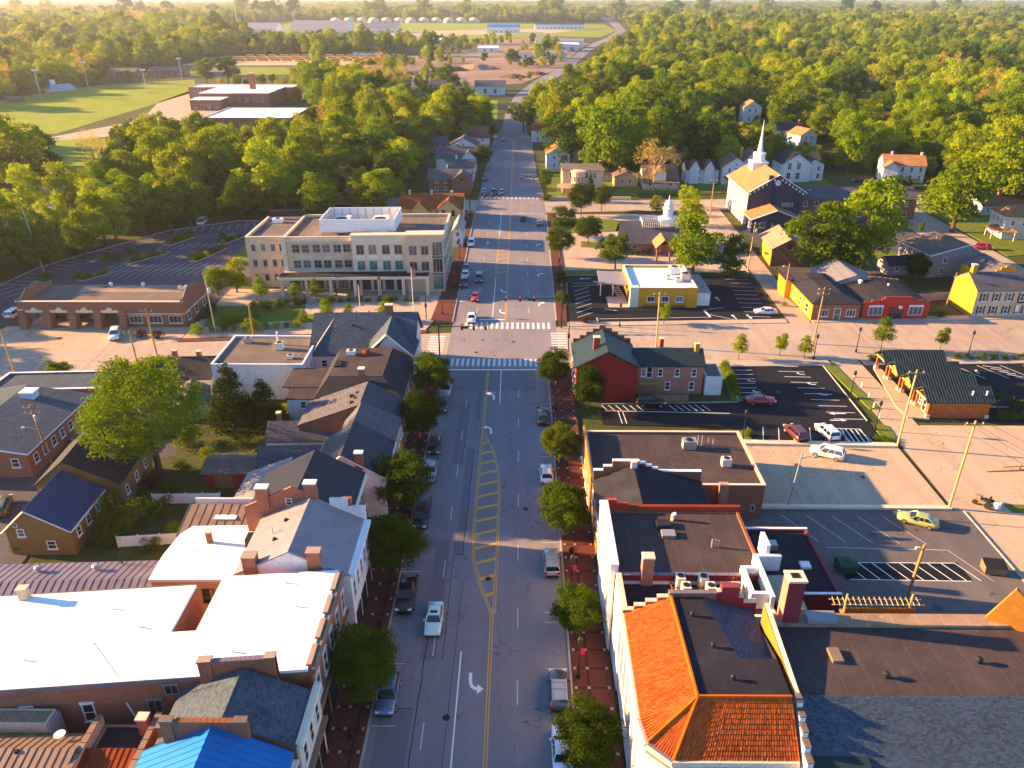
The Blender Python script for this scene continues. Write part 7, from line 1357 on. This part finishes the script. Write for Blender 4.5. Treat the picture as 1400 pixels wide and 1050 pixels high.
def dumpster(px, py, rz, mat, label, w_=2.2, d=1.4):
    X, Y = at(px, py); t = thing('dumpster', label, 'dumpster', (X, Y, .02), rz); ob('bin', MB().add([(-w_/2, -d/2, .15), (w_/2, -d/2, .15), (w_/2, d/2, .15), (-w_/2, d/2, .15), (-w_/2-.1, -d/2-.15, 1.15), (w_/2+.1, -d/2-.15, 1.15), (w_/2+.1, d/2, 1.4), (-w_/2-.1, d/2, 1.4)], [(3,2,1,0), (0,1,5,4), (1,2,6,5), (2,3,7,6), (3,0,4,7)]), mt[mat], t)
    for sg in (-1, 1): ob('lid', MB().slab([(min(0, sg)*w_/2+.02, -d/2-.18, 1.2), (max(0, sg)*w_/2-.02, -d/2-.18, 1.2), (max(0, sg)*w_/2-.02, d/2, 1.47), (min(0, sg)*w_/2+.02, d/2, 1.47)], .05), mt['black'] if mat != 'dgreen' else mt[mat], t)
    ob('wheels', MB().tube((-w_/2, 0, .09), (w_/2, 0, .09), .09), mt['tyre'], t)
dumpster(1356, 782, R(-8), 'mtan', 'brown dumpster with black lids at the right of the grey lot'); dumpster(1155, 780, R(8), 'dgreen', 'dark green dumpster beside the maroon annex'); dumpster(1011, 380, R(0), 'dgreen', 'green dumpster behind the diner lot', 3.0, 2.0)
X, Y = at(1343, 690); t = thing('riding_mower', 'orange brown riding mower with white bucket on the grass patch', 'mower', (X, Y, .05), R(40))
ob('chassis', MB().box(-.5, -1.2, .35, .5, 1.0, .75), mt['mtan'], t); ob('bonnet', MB().loft([[(-.4, .3, .76), (.4, .3, .76), (.4, 1.2, .76), (-.4, 1.2, .76)], [(-.35, .35, 1.15), (.35, .35, 1.15), (.35, 1.1, 1.05), (-.35, 1.1, 1.05)]]), mt['mtan'], t); ob('seat', MB().box(-.3, -.6, .76, .3, 0, 1.0).box(-.3, -.75, .76, .3, -.61, 1.5), mt['black'], t); ob('bucket', MB().lathe([(.35, .3), (.4, 1.0)], 10, (0, -1.6)), mt['white'], t)
for sx in (-1, 1):
    for yy, r_ in ((-.8, .45), (.8, .3)): ob('wheel', MB().tube((sx*.6-.12, yy, r_), (sx*.6+.12, yy, r_), r_, r_, 12), mt['tyre'], t)
for i, px in enumerate((1359, 1366)): X, Y = at(px, 697); ob('marker_post', MB().tube((X, Y, 0), (X, Y, 1.1), .11), mt['white'], label='%s of two white marker posts on the grass patch' % ('left', 'right')[i], cat='post')
X, Y = at(1388, 634); fe = thing('old_rail_fence', 'old sagging rail barrier lying in the tan yard', 'fence', (68.5, 94.2, 0), R(2)); ob('rail', MB().tube((0, 0, .35), (9, .2, .5), .08).tube((-2.5, -.6, .05), (7, -.3, .1), .07), mt['wood'], fe)
for x in (2.5, 5.5, 8.6): ob('post', MB().box(x-.08, -.1, 0, x+.08, .1, .9), mt['wood'], fe)
for nm, P in (('garden', [(-52.5, 66.6), (-39.6, 67.6)]), ('yard', [(-48, 84.6), (-39.2, 84.9)]), ('bed', [(-48.5, 75.6), (-41, 76.4)])):
    (x0, y0), (x1, y1) = P; L = math.hypot(x1-x0, y1-y0); f = thing('board_fence', 'white board fence along the %s behind the left shops' % nm, 'fence', (x0, y0, 0), math.atan2(y1-y0, x1-x0)); n = int(L/1.9)
    for i in range(n): ob('fence_panel', MB().box(i*L/n+.08, -.03, .08, (i+1)*L/n-.08, .03, 1.6), mt['white'], f); 
    for i in range(n+1): p_ = ob('fence_post', MB().box(i*L/n-.07, -.07, 0, i*L/n+.07, .07, 1.75), mt['white'], f)
f = thing('wire_fence', 'brown paling fence behind the black lot', 'fence', (20.2, 113.6, 0)); 
for i in range(16): ob('paling', MB().box(i*.48, -.03, 0, i*.48+.44, .03, 1.7), mt['mtan'], f)
f = thing('board_fence', 'grey plank fence between the red shop and the shuttered house', 'fence', (85.5, 162, 0), R(8))
for i in range(20): ob('plank', MB().box(i*.5, -.03, 0, i*.5+.46, .03, 1.8), mt['greysiding'], f)
for i, (px, py) in enumerate(((1048, 679), (1350, 548))): pass
for i, (x, y) in enumerate(((6.6, 60.4), (6.4, 74.6), (6.4, 88.6), (-14.9, 48.6), (-14.6, 62.5))): ob('litter_bin', MB().lathe([(.26, .13), (.3, .3), (.3, 1.0), (.2, 1.1), (.05, 1.15)], 10, (x, y)), mt['black'], label='black litter bin on the %s pavement, %s one' % ('right' if x > 0 else 'left', ('nearest', 'middle', 'farthest', 'nearest', 'farther')[i]), cat='litter bin')
for i, (x, y) in enumerate(((55, 109), (55.6, 112.5), (56.2, 116), (56.6, 120), (56.9, 124))): ob('bollard', MB().lathe([(.12, 0), (.12, .8), (.06, .95)], 8, (x+2.2, y)), mt['white'], label='white bollard on the verge beside the lane, %s from the camera' % ORD[i], cat='bollard', group='verge bollards')
# ---------------------------------------------------------------- trees one can pick out
for i, (px, py, r, k) in enumerate(((590, 512, 30, 0), (573, 568, 31, 1), (551, 657, 41, 2), (537, 745, 44, 0), (495, 908, 51, 1))):
    tree_px('street%d' % k, px, py, r, 'dense round street tree on the left pavement, %s from the camera' % ('fifth', 'fourth', 'third', 'second', 'first')[i], 'street trees', 1.42, 'street_tree', f=1.06)
for i, (px, py, r, k) in enumerate(((757, 502, 25, 2), (766, 607, 28, 1), (770, 697, 37, 0), (788, 833, 36, 2), (803, 1008, 48, 1))):
    tree_px('street%d' % k, px, py, r, 'dense round street tree on the right pavement, %s from the camera' % ('fifth', 'fourth', 'third', 'second', 'first')[i], 'street trees', 1.42, 'street_tree', f=1.06)
L = [('street2', 805, 531, 23, 'dark oval tree before the red gabled house', 1.35, 1.25), ('oak', 200, 572, 80, 'big spreading tree with visible limbs in the back yard', 1.25, 1.0), ('cone', 316, 558, 27, 'tall dark conifer before the white flat building, left', 1.8, .72), ('cone', 362, 566, 23, 'dark conifer before the white flat building, right', 1.8, .66),
 ('wide0', 295, 385, 16, 'leafy tree left of the office plaza', 1.55, 1), ('wide1', 321, 379, 18, 'leafy tree beside the office wing', 1.55, 1), ('young', 356, 396, 11, 'small tree at the office wing corner', 1.75, 1), ('young', 402, 398, 8, 'sapling before the colonnade, left', 1.75, 1), ('young', 432, 396, 9, 'sapling before the colonnade, middle', 1.75, 1), ('young', 446, 424, 10, 'small bright tree on the oval lawn', 1.75, 1), ('young', 476, 426, 7, 'smallest tree on the oval lawn', 1.75, 1), ('young', 524, 425, 10, 'small dark tree right of the oval lawn', 1.75, .8), ('young', 414, 436, 8, 'narrow tree near the plaza path', 1.75, 1.1),
 ('wide2', 78, 512, 20, 'rounded tree beside the left cross street', 1.3, .8), ('bright0', 205, 512, 22, 'bright leafy tree right of the rounded tree', 1.4, .8),
 ('street0', 795, 272, 17, 'dark round tree at the second cross street corner, left', 1.4, 1.1), ('street1', 823, 271, 13, 'dark round tree at the second cross street corner, right', 1.4, 1.1), ('street2', 771, 303, 18, 'tree beside the pavement before the pavilion, farther', 1.4, 1), ('street0', 766, 331, 18, 'tree beside the pavement before the pavilion, nearer', 1.4, 1), ('street1', 805, 315, 18, 'round tree on the oval bed', 1.5, .9), ('dark0', 842, 344, 19, 'dark dense tree before the brick pavilion', 1.5, 1), ('spruce', 822, 334, 9, 'small blue spruce before the pavilion', 1.3, 1), ('bright1', 898, 281, 12, 'yellow green tree behind the pavilion cupola', 1.5, .8), ('bright2', 943, 270, 15, 'bright tree right of the pavilion, farther', 1.5, .8), ('bright0', 946, 292, 17, 'bright tree right of the pavilion, nearer', 1.5, .8), ('wide3', 950, 340, 36, 'large leafy tree hiding the pavilion corner', 1.3, .9), ('dark1', 1001, 351, 22, 'dark tree beside the lane', 1.4, 1),
 ('wide0', 1185, 312, 46, 'big tree behind the red shop, right of two', 1.3, 1), ('wide1', 1125, 332, 42, 'big tree behind the red shop, left of two', 1.3, .95), ('wide2', 1160, 350, 30, 'lower tree between the two big ones', 1.3, .9), ('street0', 1254, 366, 17, 'round tree beside the grey sided house', 1.3, 1), ('wide3', 1312, 272, 42, 'large tree on the lawn beside the side street', 1.4, .9), ('wide1', 1365, 240, 40, 'large tree at the right edge behind the bungalow', 1.4, .9), ('bright1', 1395, 250, 30, 'bright tree at the very right edge', 1.4, .9),
 ('young', 1012, 474, 11, 'young tree on the verge, first from the red house', 1.7, 1), ('young', 1068, 470, 10, 'young tree on the verge, second from the red house', 1.7, 1), ('young', 1102, 475, 10, 'young tree on the verge, third from the red house', 1.7, 1), ('young', 1209, 456, 14, 'tallest young tree before the red shop', 1.7, 1), ('young', 1289, 462, 10, 'young tree before the shuttered house', 1.7, 1), ('young', 909, 428, 10, 'young tree before the yellow diner', 1.7, .9), ('street1', 768, 410, 10, 'small round tree beside the diner lot, nearer', 1.4, 1), ('street2', 767, 382, 10, 'small round tree beside the diner lot, farther', 1.4, 1), ('young', 1259, 312, 5, 'sapling on the side street verge', 1.7, 1.1),
 ('street0', 660, 215, 12, 'round tree on the left pavement by the row of houses', 1.4, 1.2), ('street1', 671, 180, 7, 'small round tree up the left row of houses', 1.4, 1.1), ('golden0', 895, 225, 26, 'bare golden tree before the grey bungalow', 1.9, .85), ('golden1', 925, 215, 20, 'bare golden tree right of the bungalow', 1.9, .85), ('cone', 807, 262, 6, 'slim dark cypress before the tan turreted house', 1.8, 1.2),
 ('wide2', 832, 190, 40, 'large dark tree behind the tan turreted house', 1.4, 1.1), ('dark0', 770, 190, 26, 'dark reddish tree beside the red roofed house', 1.4, 1.1), ('wide0', 716, 158, 18, 'round tree at the bend right of the road', 1.4, 1), ('wide1', 770, 214, 13, 'bush like tree beside the pale blue house', 1.2, 1), ('wide3', 745, 246, 10, 'shrubby tree on the right verge', 1.2, 1)]
L += [(k, px, py, r, '%s %s' % (w_, lb), 1.4, sz) for k, px, py, r, w_, lb, sz in (('wide0', 15, 215, 42, 'big dark green tree', 'at the left edge beside the meadow', 1.0), ('dark0', 48, 212, 26, 'dark tree', 'left of the bright meadow', 1.1), ('bright0', 35, 268, 28, 'feathery bright tree', 'at the left edge of the drive', 1.1), ('bright1', 88, 262, 24, 'feathery bright tree', 'before the pink roofed cottage', 1.2), ('golden0', 128, 212, 20, 'thin tree', 'before the bright meadow', 1.1), ('bright2', 72, 304, 24, 'feathery tree', 'beside the drive in the left wood', 1.1), ('wide1', 18, 322, 38, 'big leafy tree', 'at the left edge above the large lot', 1.0), ('wide2', 62, 340, 26, 'leafy tree', 'at the left corner of the large lot', 1.0), ('wide3', 112, 322, 25, 'leafy tree', 'at the edge of the large lot', 1.0), ('bright0', 152, 300, 26, 'bright tree', 'at the edge of the large lot, near the drive', 1.1), ('wide0', 185, 285, 28, 'leafy tree', 'at the edge of the large lot, middle', 1.1), ('wide2', 228, 282, 26, 'leafy tree', 'at the edge of the large lot, toward the van', 1.1), ('dark1', 330, 272, 22, 'dark tree', 'behind the end of the large lot', 1.0), ('wide1', 435, 272, 26, 'round leafy tree', 'just behind the office, left', .9), ('wide3', 510, 270, 28, 'round leafy tree', 'just behind the office, right', .9),
 ('golden1', 512, 102, 20, 'tall golden tree', 'before the building site, left', 1.1), ('golden0', 545, 112, 18, 'golden bare tree', 'before the building site, middle', 1.0), ('bright1', 494, 125, 20, 'bright tree', 'behind the wood before the building site', 1.0), ('wide0', 608, 106, 13, 'round tree', 'on the building site edge', 1.0), ('wide2', 582, 98, 7, 'small round tree', 'on the building site edge', 1.0), ('bright2', 434, 77, 12, 'tall bright tree', 'before the parked buses', 1.3), ('wide1', 205, 72, 13, 'round tree', 'beyond the low field houses', 1.1), ('wide3', 410, 104, 14, 'round tree', 'right of the school', 1.0), ('dark0', 310, 95, 14, 'dark tree', 'behind the school', 1.0), ('wide0', 280, 98, 13, 'leafy tree', 'behind the school, left', 1.0), ('dark1', 590, 62, 12, 'dark tree', 'left of the works sheds', .9), ('wide2', 655, 138, 8, 'small round tree', 'on the roadside meadow', 1.0))]
for k, px, py, r, lb, kc, sz in L:
    nm = 'conifer_tree' if k in ('cone', 'spruce') else 'young_tree' if k == 'young' else 'broadleaf_tree'
    tree_px(k, px, py, r, lb, None, kc, nm, sz, f=1.45 if k == 'cone' else 1.12)
S = [('shrubd', 165, 705, 40, 'large dark shrub beside the brown cottage'), ('shrubd', 27, 745, 14, 'ivy clad bush against the brown cottage wall'), ('shrubd', 150, 735, 22, 'dark shrub before the white garden fence'), ('shrubr', 205, 660, 14, 'maroon shrub by the yard fence'), ('shrubd', 235, 668, 12, 'dark round shrub by the yard fence'), ('shrubd', 255, 425, 18, 'dark shrub mass at the fire station corner'), ('shrub', 275, 410, 16, 'green shrub beside the fire station'), ('shrub', 312, 440, 14, 'feathery shrub before the plaza, left'), ('shrub', 342, 448, 14, 'feathery shrub before the plaza, right'), ('shrubr', 193, 457, 9, 'maroon shrub by the station sign'), ('shrubr', 216, 458, 9, 'maroon shrub right of the station sign'), ('shrub', 268, 452, 12, 'bright shrub by the station path'), ('shrubd', 385, 415, 10, 'clipped hedge bush by the colonnade, left'), ('shrubd', 412, 412, 10, 'clipped hedge bush by the colonnade, middle'), ('shrubd', 362, 418, 12, 'clipped hedge bush at the wing'), ('shrubd', 448, 412, 9, 'clipped hedge bush by the colonnade, right'), ('shrubd', 535, 410, 9, 'clipped hedge bush near the entrance'),
 ('shrub', 1022, 592, 8, 'low shrub on the small grass tip'), ('shrubd', 1203, 597, 8, 'low shrub by the lane lamp'), ('shrubd', 1212, 603, 6, 'smaller shrub by the lane lamp'), ('shrubd', 1360, 548, 14, 'dark shrub right of the shelter'), ('shrubd', 1388, 552, 12, 'dark shrub at the right edge by the shelter'), ('shrubd', 1287, 430, 9, 'round shrub beside the shuttered house'), ('shrubr', 802, 438, 8, 'reddish low bed in the diner lot corner'), ('shrubd', 745, 270, 8, 'shrub on the right verge by the lights'), ('shrubd', 868, 345, 8, 'low hedge at the pavilion wall, left'), ('shrubd', 885, 344, 8, 'low hedge at the pavilion wall, right'), ('shrubd', 1225, 250, 14, 'clipped hedge before the tall porch house, left'), ('shrubd', 1240, 250, 12, 'clipped hedge before the tall porch house, right'), ('shrub', 1072, 416, 5, 'small shrub along the yellow shop'), ('shrub', 645, 262, 5, 'shrub before the brick gabled house'), ('shrubd', 152, 352, 12, 'shrub row in the first left lot bed'), ('shrubd', 178, 344, 10, 'farther shrub in the first left lot bed'), ('shrubd', 265, 350, 9, 'shrub in the second left lot bed'), ('shrubd', 278, 343, 8, 'farther shrub in the second left lot bed'), ('shrubd', 242, 326, 8, 'shrub in the third left lot bed'), ('shrubd', 258, 320, 9, 'farther shrub in the third left lot bed'), ('shrubd', 305, 324, 8, 'shrub in the fourth left lot bed'), ('shrubd', 107, 378, 9, 'shrub in the fifth left lot bed'), ('shrub', 390, 560, 10, 'shrub beside the white back wing'), ('shrub', 405, 550, 10, 'taller shrub beside the white back wing'), ('shrub', 60, 380, 10, 'hedge clump at the left lot edge'), ('shrubd', 250, 640, 14, 'dark shrub at the foot of the spreading tree'), ('shrub', 285, 620, 13, 'green shrub beside the low garage'), ('shrubd', 330, 600, 16, 'dark shrub below the conifers, left'), ('shrub', 372, 590, 14, 'green shrub below the conifers, right'), ('shrubd', 160, 640, 15, 'dark shrub beside the black roofed house'), ('shrubd', 262, 700, 13, 'dark garden shrub behind the white flat wing'), ('shrub', 235, 725, 14, 'green garden shrub near the plum roof'), ('shrubd', 205, 745, 15, 'dark garden shrub by the white board fence'), ('shrub', 255, 600, 18, 'leafy shrub behind the low garage'), ('shrubd', 395, 575, 12, 'dark shrub behind the white rear wings'), ('shrub', 300, 585, 12, 'small leafy shrub behind the low garage'), ('shrubd', 225, 690, 16, 'dark rounded shrub mid garden')]
for k, px, py, r, lb in S: tree_px(k, px, py, r, lb, None, .5, 'shrub', 1.0, 'shrub')
for i, P in enumerate(BEDS):
    a, c = Vector(((P[0][0]+P[1][0])/2, (P[0][1]+P[1][1])/2)), Vector(((P[2][0]+P[3][0])/2, (P[2][1]+P[3][1])/2)); n = max(3, int((c-a).length/1.5))
    for j in range(n): p = a.lerp(c, (j+.5)/n); tree('shrubd' if j % 3 else 'shrub', p.x+random.uniform(-.2, .2), p.y, random.uniform(.8, 1.15), 'low shrub in the %s bed of the left lot, %s from its near end' % (ORD[i], ORD[j]), 'shrubs in the left lot beds', 'shrub', cat='shrub', z=.15)
HD = [((-44, 160.6), (-22, 161.8), 11, 'before the colonnade', 'shrubd'), ((-58, 158), (-46, 159.5), 7, 'before the office wing', 'shrubd'), ((-62, 143.6), (-44, 146.4), 9, 'along the plaza edge', 'shrub'), ((-65, 150), (-65.6, 157), 5, 'along the fire station end wall', 'shrubd'), ((-61, 147), (-54, 152), 5, 'in the bed beside the station', 'shrub'), ((36.6, 116), (37.2, 129), 8, 'on the left verge of the black lot', 'shrub'), ((64, 131.2), (76, 131.6), 8, 'before the green shelter', 'shrubd'), ((80, 131.6), (110, 132.6), 14, 'before the shelter lot', 'shrubd'), ((76, 109), (88, 109.6), 7, 'right of the wooden shelter', 'shrubd')]
for (x0, y0), (x1, y1), n, lb, k in HD:
    for j in range(n): t = (j+.5)/n; tree(k, x0+(x1-x0)*t, y0+(y1-y0)*t+random.uniform(-.2, .2), random.uniform(.85, 1.25), 'hedge shrub %s, %s from its left end' % (lb, ORD[j]), 'hedge shrubs', 'shrub', cat='shrub')
# ---------------------------------------------------------------- woods
def inside(P, x, y):
    r = np.zeros(len(x), bool); n = len(P)
    for i in range(n):
        (x0, y0), (x1, y1) = P[i], P[(i+1) % n]
        if y0 == y1: continue
        c = ((y0 > y) != (y1 > y)) & (x < (x1-x0)*(y-y0)/(y1-y0)+x0); r ^= c
    return r
def rect(x0, y0, x1, y1): return [(x0, y0), (x1, y0), (x1, y1), (x0, y1)]
# open ground that must stay clear (tree feet) ...
CLEAR = [rect(-60, -50, 135, 200), rect(-130, -50, -60, 150), [(-122, 140), (-121, 184), (-114, 197), (-102, 220), (-84, 234), (-60, 242), (-38, 248), (-34, 300), (-14, 430), (14, 430), (9, 262), (130, 262), (130, 150)], rect(8, 236, 145, 268), rect(10, 262, 46, 282), rect(8, 296, 25, 322), rect(40, 262, 84, 296), rect(88, 262, 150, 300), rect(108, 150, 128, 262), rect(126, 200, 160, 254),
  [(-350, 450), (-325, 622), (-262, 672), (-226, 600), (-150, 560), (-108, 450), (-112, 398), (-228, 368), (-262, 385)], [(-242, 370), (-196, 384), (-148, 296), (-196, 288)], rect(-182, 222, -140, 274), [(-340, 660), (-180, 700), (-105, 815), (-125, 960), (-340, 950)], [(-180, 600), (-60, 600), (-10, 540), (12, 555), (50, 768), (90, 1030), (118, 1198), (20, 1230), (-150, 1010), (-175, 900)],
  [(-620, 1440), (-150, 1220), (120, 1200), (160, 1371), (212, 1669), (262, 2251), (285, 2821), (245, 2821), (200, 2200), (-640, 2280)], rect(-72, 436, -8, 545), [(-12, 400), (8, 400), (14, 560), (-20, 560)], rect(100, 420, 130, 444), rect(116, 352, 136, 384), rect(36, 344, 54, 356), rect(240, 570, 272, 600), rect(325, 525, 402, 548), rect(154, 1240, 190, 1270)]
# ... and what must stay visible over the crowns
SEE = [[(-340, 470), (-322, 615), (-262, 655), (-226, 590), (-224, 404), (-262, 404)], [(-224, 402), (-160, 420), (-130, 410), (-112, 445), (-150, 530), (-222, 560)], [(-222, 376), (-200, 378), (-160, 300), (-184, 300)], rect(-176, 230, -145, 262), [(-120, 150), (-118, 184), (-112, 195), (-99, 217), (-84, 229), (-62, 240), (-30, 240), (-18, 300), (-10, 420), (8, 420), (9, 262), (-13, 150)], rect(-40, 262, -14, 365), rect(12, 262, 46, 285), rect(6, 302, 26, 318), rect(38, 266, 92, 290), rect(86, 278, 118, 294), rect(124, 278, 152, 294), rect(114, 350, 142, 368), rect(112, 424, 134, 438), rect(98, 420, 118, 432), rect(-310, 860, -130, 930), [(-40, 690), (-2, 560), (14, 560), (36, 664), (60, 768), (100, 1034), (128, 1198), (170, 1371), (20, 1220), (-165, 930), (-150, 725)], [(130, 1371), (166, 1371), (222, 1669), (270, 2251), (230, 2251), (183, 1669)], rect(-10, 440, 9, 560), rect(-50, 552, -12, 562), [(-500, 1500), (60, 1470), (110, 1600), (100, 1800), (-420, 1900)], rect(-30, 900, 60, 910), rect(234, 576, 276, 590), rect(322, 530, 406, 545), rect(60, 255, 130, 262), rect(0, 364, 20, 376), rect(-340, 676, -280, 690), rect(-330, 700, -200, 790)]
for hx, hy, hw, hd in HOUSES: CLEAR.append(rect(hx-4, hy-5, hx+hw+4, hy+hd+4)); SEE.append(rect(hx-3, hy-2, hx+hw+3, hy+2))
def scatter(y0, y1, sp, r0, r1, seed):
    g = np.random.default_rng(seed); ys = np.arange(y0, y1, sp); out = []
    for yy in ys:
        hw = 60+.70*yy; xs = np.arange(-hw-40, hw, sp); x = xs+g.uniform(-.42, .42, len(xs))*sp; y = yy+g.uniform(-.42, .42, len(xs))*sp
        r = g.uniform(r0, r1, len(xs))*(1+.25*(g.random(len(xs)) > .9)); out.append(np.stack([x, y, r], 1))
    return np.concatenate(out)
A = scatter(135, 470, 9.0, 3.6, 7.6, 1); A2 = scatter(470, 1000, 10.5, 4.0, 8.2, 2); A3 = scatter(1000, 2400, 14, 5.5, 10.5, 3); A4 = scatter(2400, 9000, 42, 17, 26, 4)
P = np.concatenate([A, A2, A3, A4]); x, y, r = P.T
keep = np.ones(len(x), bool)
for c in CLEAR: keep &= ~inside(c, x, y)
hgt = r*2.35; hgt = np.where(y > 2400, 20, hgt)
for s in SEE:
    for t in np.linspace(0, .82, 9): f = 1/(1-np.minimum(hgt, 40)*t/CAM_H); keep &= ~inside(s, x*f, y*f)
P = P[keep]
# low scrub under and before the seen places where full trees would hide them
Q = np.concatenate([scatter(150, 470, 6, 2.0, 3.4, 9), scatter(470, 1300, 15, 2.4, 3.6, 10)]); x, y, r = Q.T; k2 = np.ones(len(x), bool)
for c in CLEAR: k2 &= ~inside(c, x, y)
for s in SEE:
    for t in (0, .4, .8): f = 1/(1-r*2.2*t/CAM_H); k2 &= ~inside(s, x*f, y*f)
Q = Q[k2]
near = np.zeros(len(Q), bool)
for i in range(0, len(Q), 500):
    q = Q[i:i+500]; sel = P[(P[:, 1] > q[:, 1].min()-12) & (P[:, 1] < q[:, 1].max()+12)]
    if len(sel): near[i:i+500] = (np.hypot(q[:, None, 0]-sel[None, :, 0], q[:, None, 1]-sel[None, :, 1]) < 4.5).any(1)
Q = Q[~near]
D = scatter(620, 1240, 16, 1.4, 3.4, 12); dm = np.zeros(len(D), bool)
for c in ([(-170, 640), (-60, 610), (2, 640), (36, 780), (70, 1030), (20, 1060), (-160, 930)], [(-120, 1000), (66, 1080), (90, 1200), (60, 1400), (-140, 1250)]): dm |= inside(c, D[:, 0], D[:, 1])
dm &= (np.sin(D[:, 0]*.05)+np.sin(D[:, 1]*.031+1)+.8*np.random.default_rng(3).random(len(D)) > .75); D = D[dm]; D[:, 2] *= np.where(np.arange(len(D)) % 5 == 0, 1.9, 1)
P = np.concatenate([P, Q, D]); x, y, r = P.T
g = np.random.default_rng(5)
ns = np.sin(x*.021+1.3)+np.sin(y*.017)+np.sin((x+y)*.009)
u = g.random(len(x))+.1*ns
kinds = ['wide0', 'wide1', 'wide2', 'wide3', 'bright0', 'bright1', 'bright2', 'dark0', 'dark1', 'golden0', 'golden1']
ki = np.where(u < .50, (u*97).astype(int) % 4, np.where(u < .76, 4+(u*89).astype(int) % 3, np.where(u < .94, 7+(u*83).astype(int) % 2, 9+(u*83).astype(int) % 2))); ki = np.clip(ki, 0, 10); ki = np.where((ki > 8) & (g.random(len(x)) > .22), 4, ki)
# the largest in view become trees of their own
vis = (np.abs(x+y*.0094) < .66*(y*.95+25)) & (r > 3.6); size = np.where(vis, r/np.hypot(y, 60), 0)
order = np.argsort(-size)[:235]; own = np.zeros(len(x), bool); own[order] = True
WORD = {'w': 'leafy green', 'b': 'bright yellow green', 'd': 'dark dense', 'g': 'sparse golden'}
ROWS = {}
for i in order:
    k = kinds[ki[i]]; X, Y = x[i], y[i]
    where = 'the wood behind the office building' if X < -20 and X > -105 and Y < 330 else 'the wood by the large lot' if X < -105 and Y < 260 else 'the left wood before the school' if X < -10 else 'the wood behind the turreted house' if X < 60 else 'the wood behind the white houses' if X < 140 else 'the wood at the far right'
    ROWS.setdefault((WORD[k[0]], where), []).append((X/Y, tree(k, X, Y, r[i], 'tree', 'woodland trees', 'woodland_tree', sz=g.uniform(.75, 1.3))))
for (wd_, where), lst in ROWS.items():
    lst.sort(key=lambda q: q[0])
    for j, (_, t) in enumerate(lst):
        o_ = '%d%s' % (j+1, 'th' if 10 < j+1 < 20 else {1: 'st', 2: 'nd', 3: 'rd'}.get((j+1) % 10, 'th'))
        t['label'] = '%s tree in %s, %s' % (wd_, where, 'on its own' if len(lst) == 1 else 'leftmost' if j == 0 else 'rightmost' if j == len(lst)-1 else o_+' from the left')
for k in kinds:
    if k not in CROWN_OBJ: tree(k, -400-10*len(CROWN_OBJ), 420, 6, 'outlying %s tree left of the field' % k[:-1], None, 'woodland_tree')
# everything beyond: one wood, instanced crowns on scattered feet
rest = ~own; pr = P[rest]; kr = ki[rest]
me = bpy.data.meshes.new('woodland'); me.vertices.add(len(pr)); me.vertices.foreach_set('co', np.stack([pr[:, 0], pr[:, 1], np.zeros(len(pr))], 1).astype(np.float32).ravel())
a = me.attributes.new('size', 'FLOAT_VECTOR', 'POINT'); flat = np.where(pr[:, 1] > 2400, .42, g.uniform(.7, 1.4, len(pr))); a.data.foreach_set('vector', np.stack([pr[:, 2], pr[:, 2], pr[:, 2]*flat], 1).astype(np.float32).ravel())
a = me.attributes.new('turn', 'FLOAT_VECTOR', 'POINT'); a.data.foreach_set('vector', np.stack([np.zeros(len(pr)), np.zeros(len(pr)), g.uniform(0, 6.28, len(pr))], 1).astype(np.float32).ravel())
a = me.attributes.new('pick', 'INT', 'POINT'); a.data.foreach_set('value', kr.astype(np.int32))
wd = bpy.data.objects.new('woodland', me); link(wd, label='far woods running to the horizon as one mass', kind='stuff')
ng = bpy.data.node_groups.new('woodland', 'GeometryNodeTree'); ng.interface.new_socket('Geometry', in_out='INPUT', socket_type='NodeSocketGeometry'); ng.interface.new_socket('Geometry', in_out='OUTPUT', socket_type='NodeSocketGeometry')
N_ = ng.nodes.new; gi = N_('NodeGroupInput'); go = N_('NodeGroupOutput'); ip = N_('GeometryNodeInstanceOnPoints'); jn = N_('GeometryNodeJoinGeometry')
def attr(name, typ):
    q = N_('GeometryNodeInputNamedAttribute'); q.data_type = typ; q.inputs[0].default_value = name; return [o for o in q.outputs if o.enabled][0]
for k in kinds[::-1]:
    oi = N_('GeometryNodeObjectInfo'); oi.transform_space = 'ORIGINAL'; oi.inputs['Object'].default_value = CROWN_OBJ[k]; oi.inputs['As Instance'].default_value = True; ng.links.new(oi.outputs['Geometry'], jn.inputs[0])
ng.links.new(gi.outputs[0], ip.inputs['Points']); ng.links.new(jn.outputs[0], ip.inputs['Instance']); ip.inputs['Pick Instance'].default_value = True
ng.links.new(attr('pick', 'INT'), ip.inputs['Instance Index']); ng.links.new(attr('size', 'FLOAT_VECTOR'), ip.inputs['Scale'])
er = N_('FunctionNodeEulerToRotation'); ng.links.new(attr('turn', 'FLOAT_VECTOR'), er.inputs[0]); ng.links.new(er.outputs[0], ip.inputs['Rotation']); ng.links.new(ip.outputs[0], go.inputs[0])
wd.modifiers.new('trees', 'NODES').node_group = ng
print('trees: own', len(order), 'mass', len(pr))
# ---------------------------------------------------------------- evening haze
hz = MB().box(-14500, -1500, -1.2, 14500, 14500, 62); n = N('haze'); n.t.nodes.remove(n.b); pv = n.n('VolumePrincipled'); pv.inputs['Color'].default_value = (1.0, 1.0, .98, 1); pv.inputs['Density'].default_value = .00008; pv.inputs['Anisotropy'].default_value = .6
n.l(pv.outputs[0], n.t.nodes['Material Output'].inputs['Volume'])
ob('haze', hz, n.m, kind='stuff')
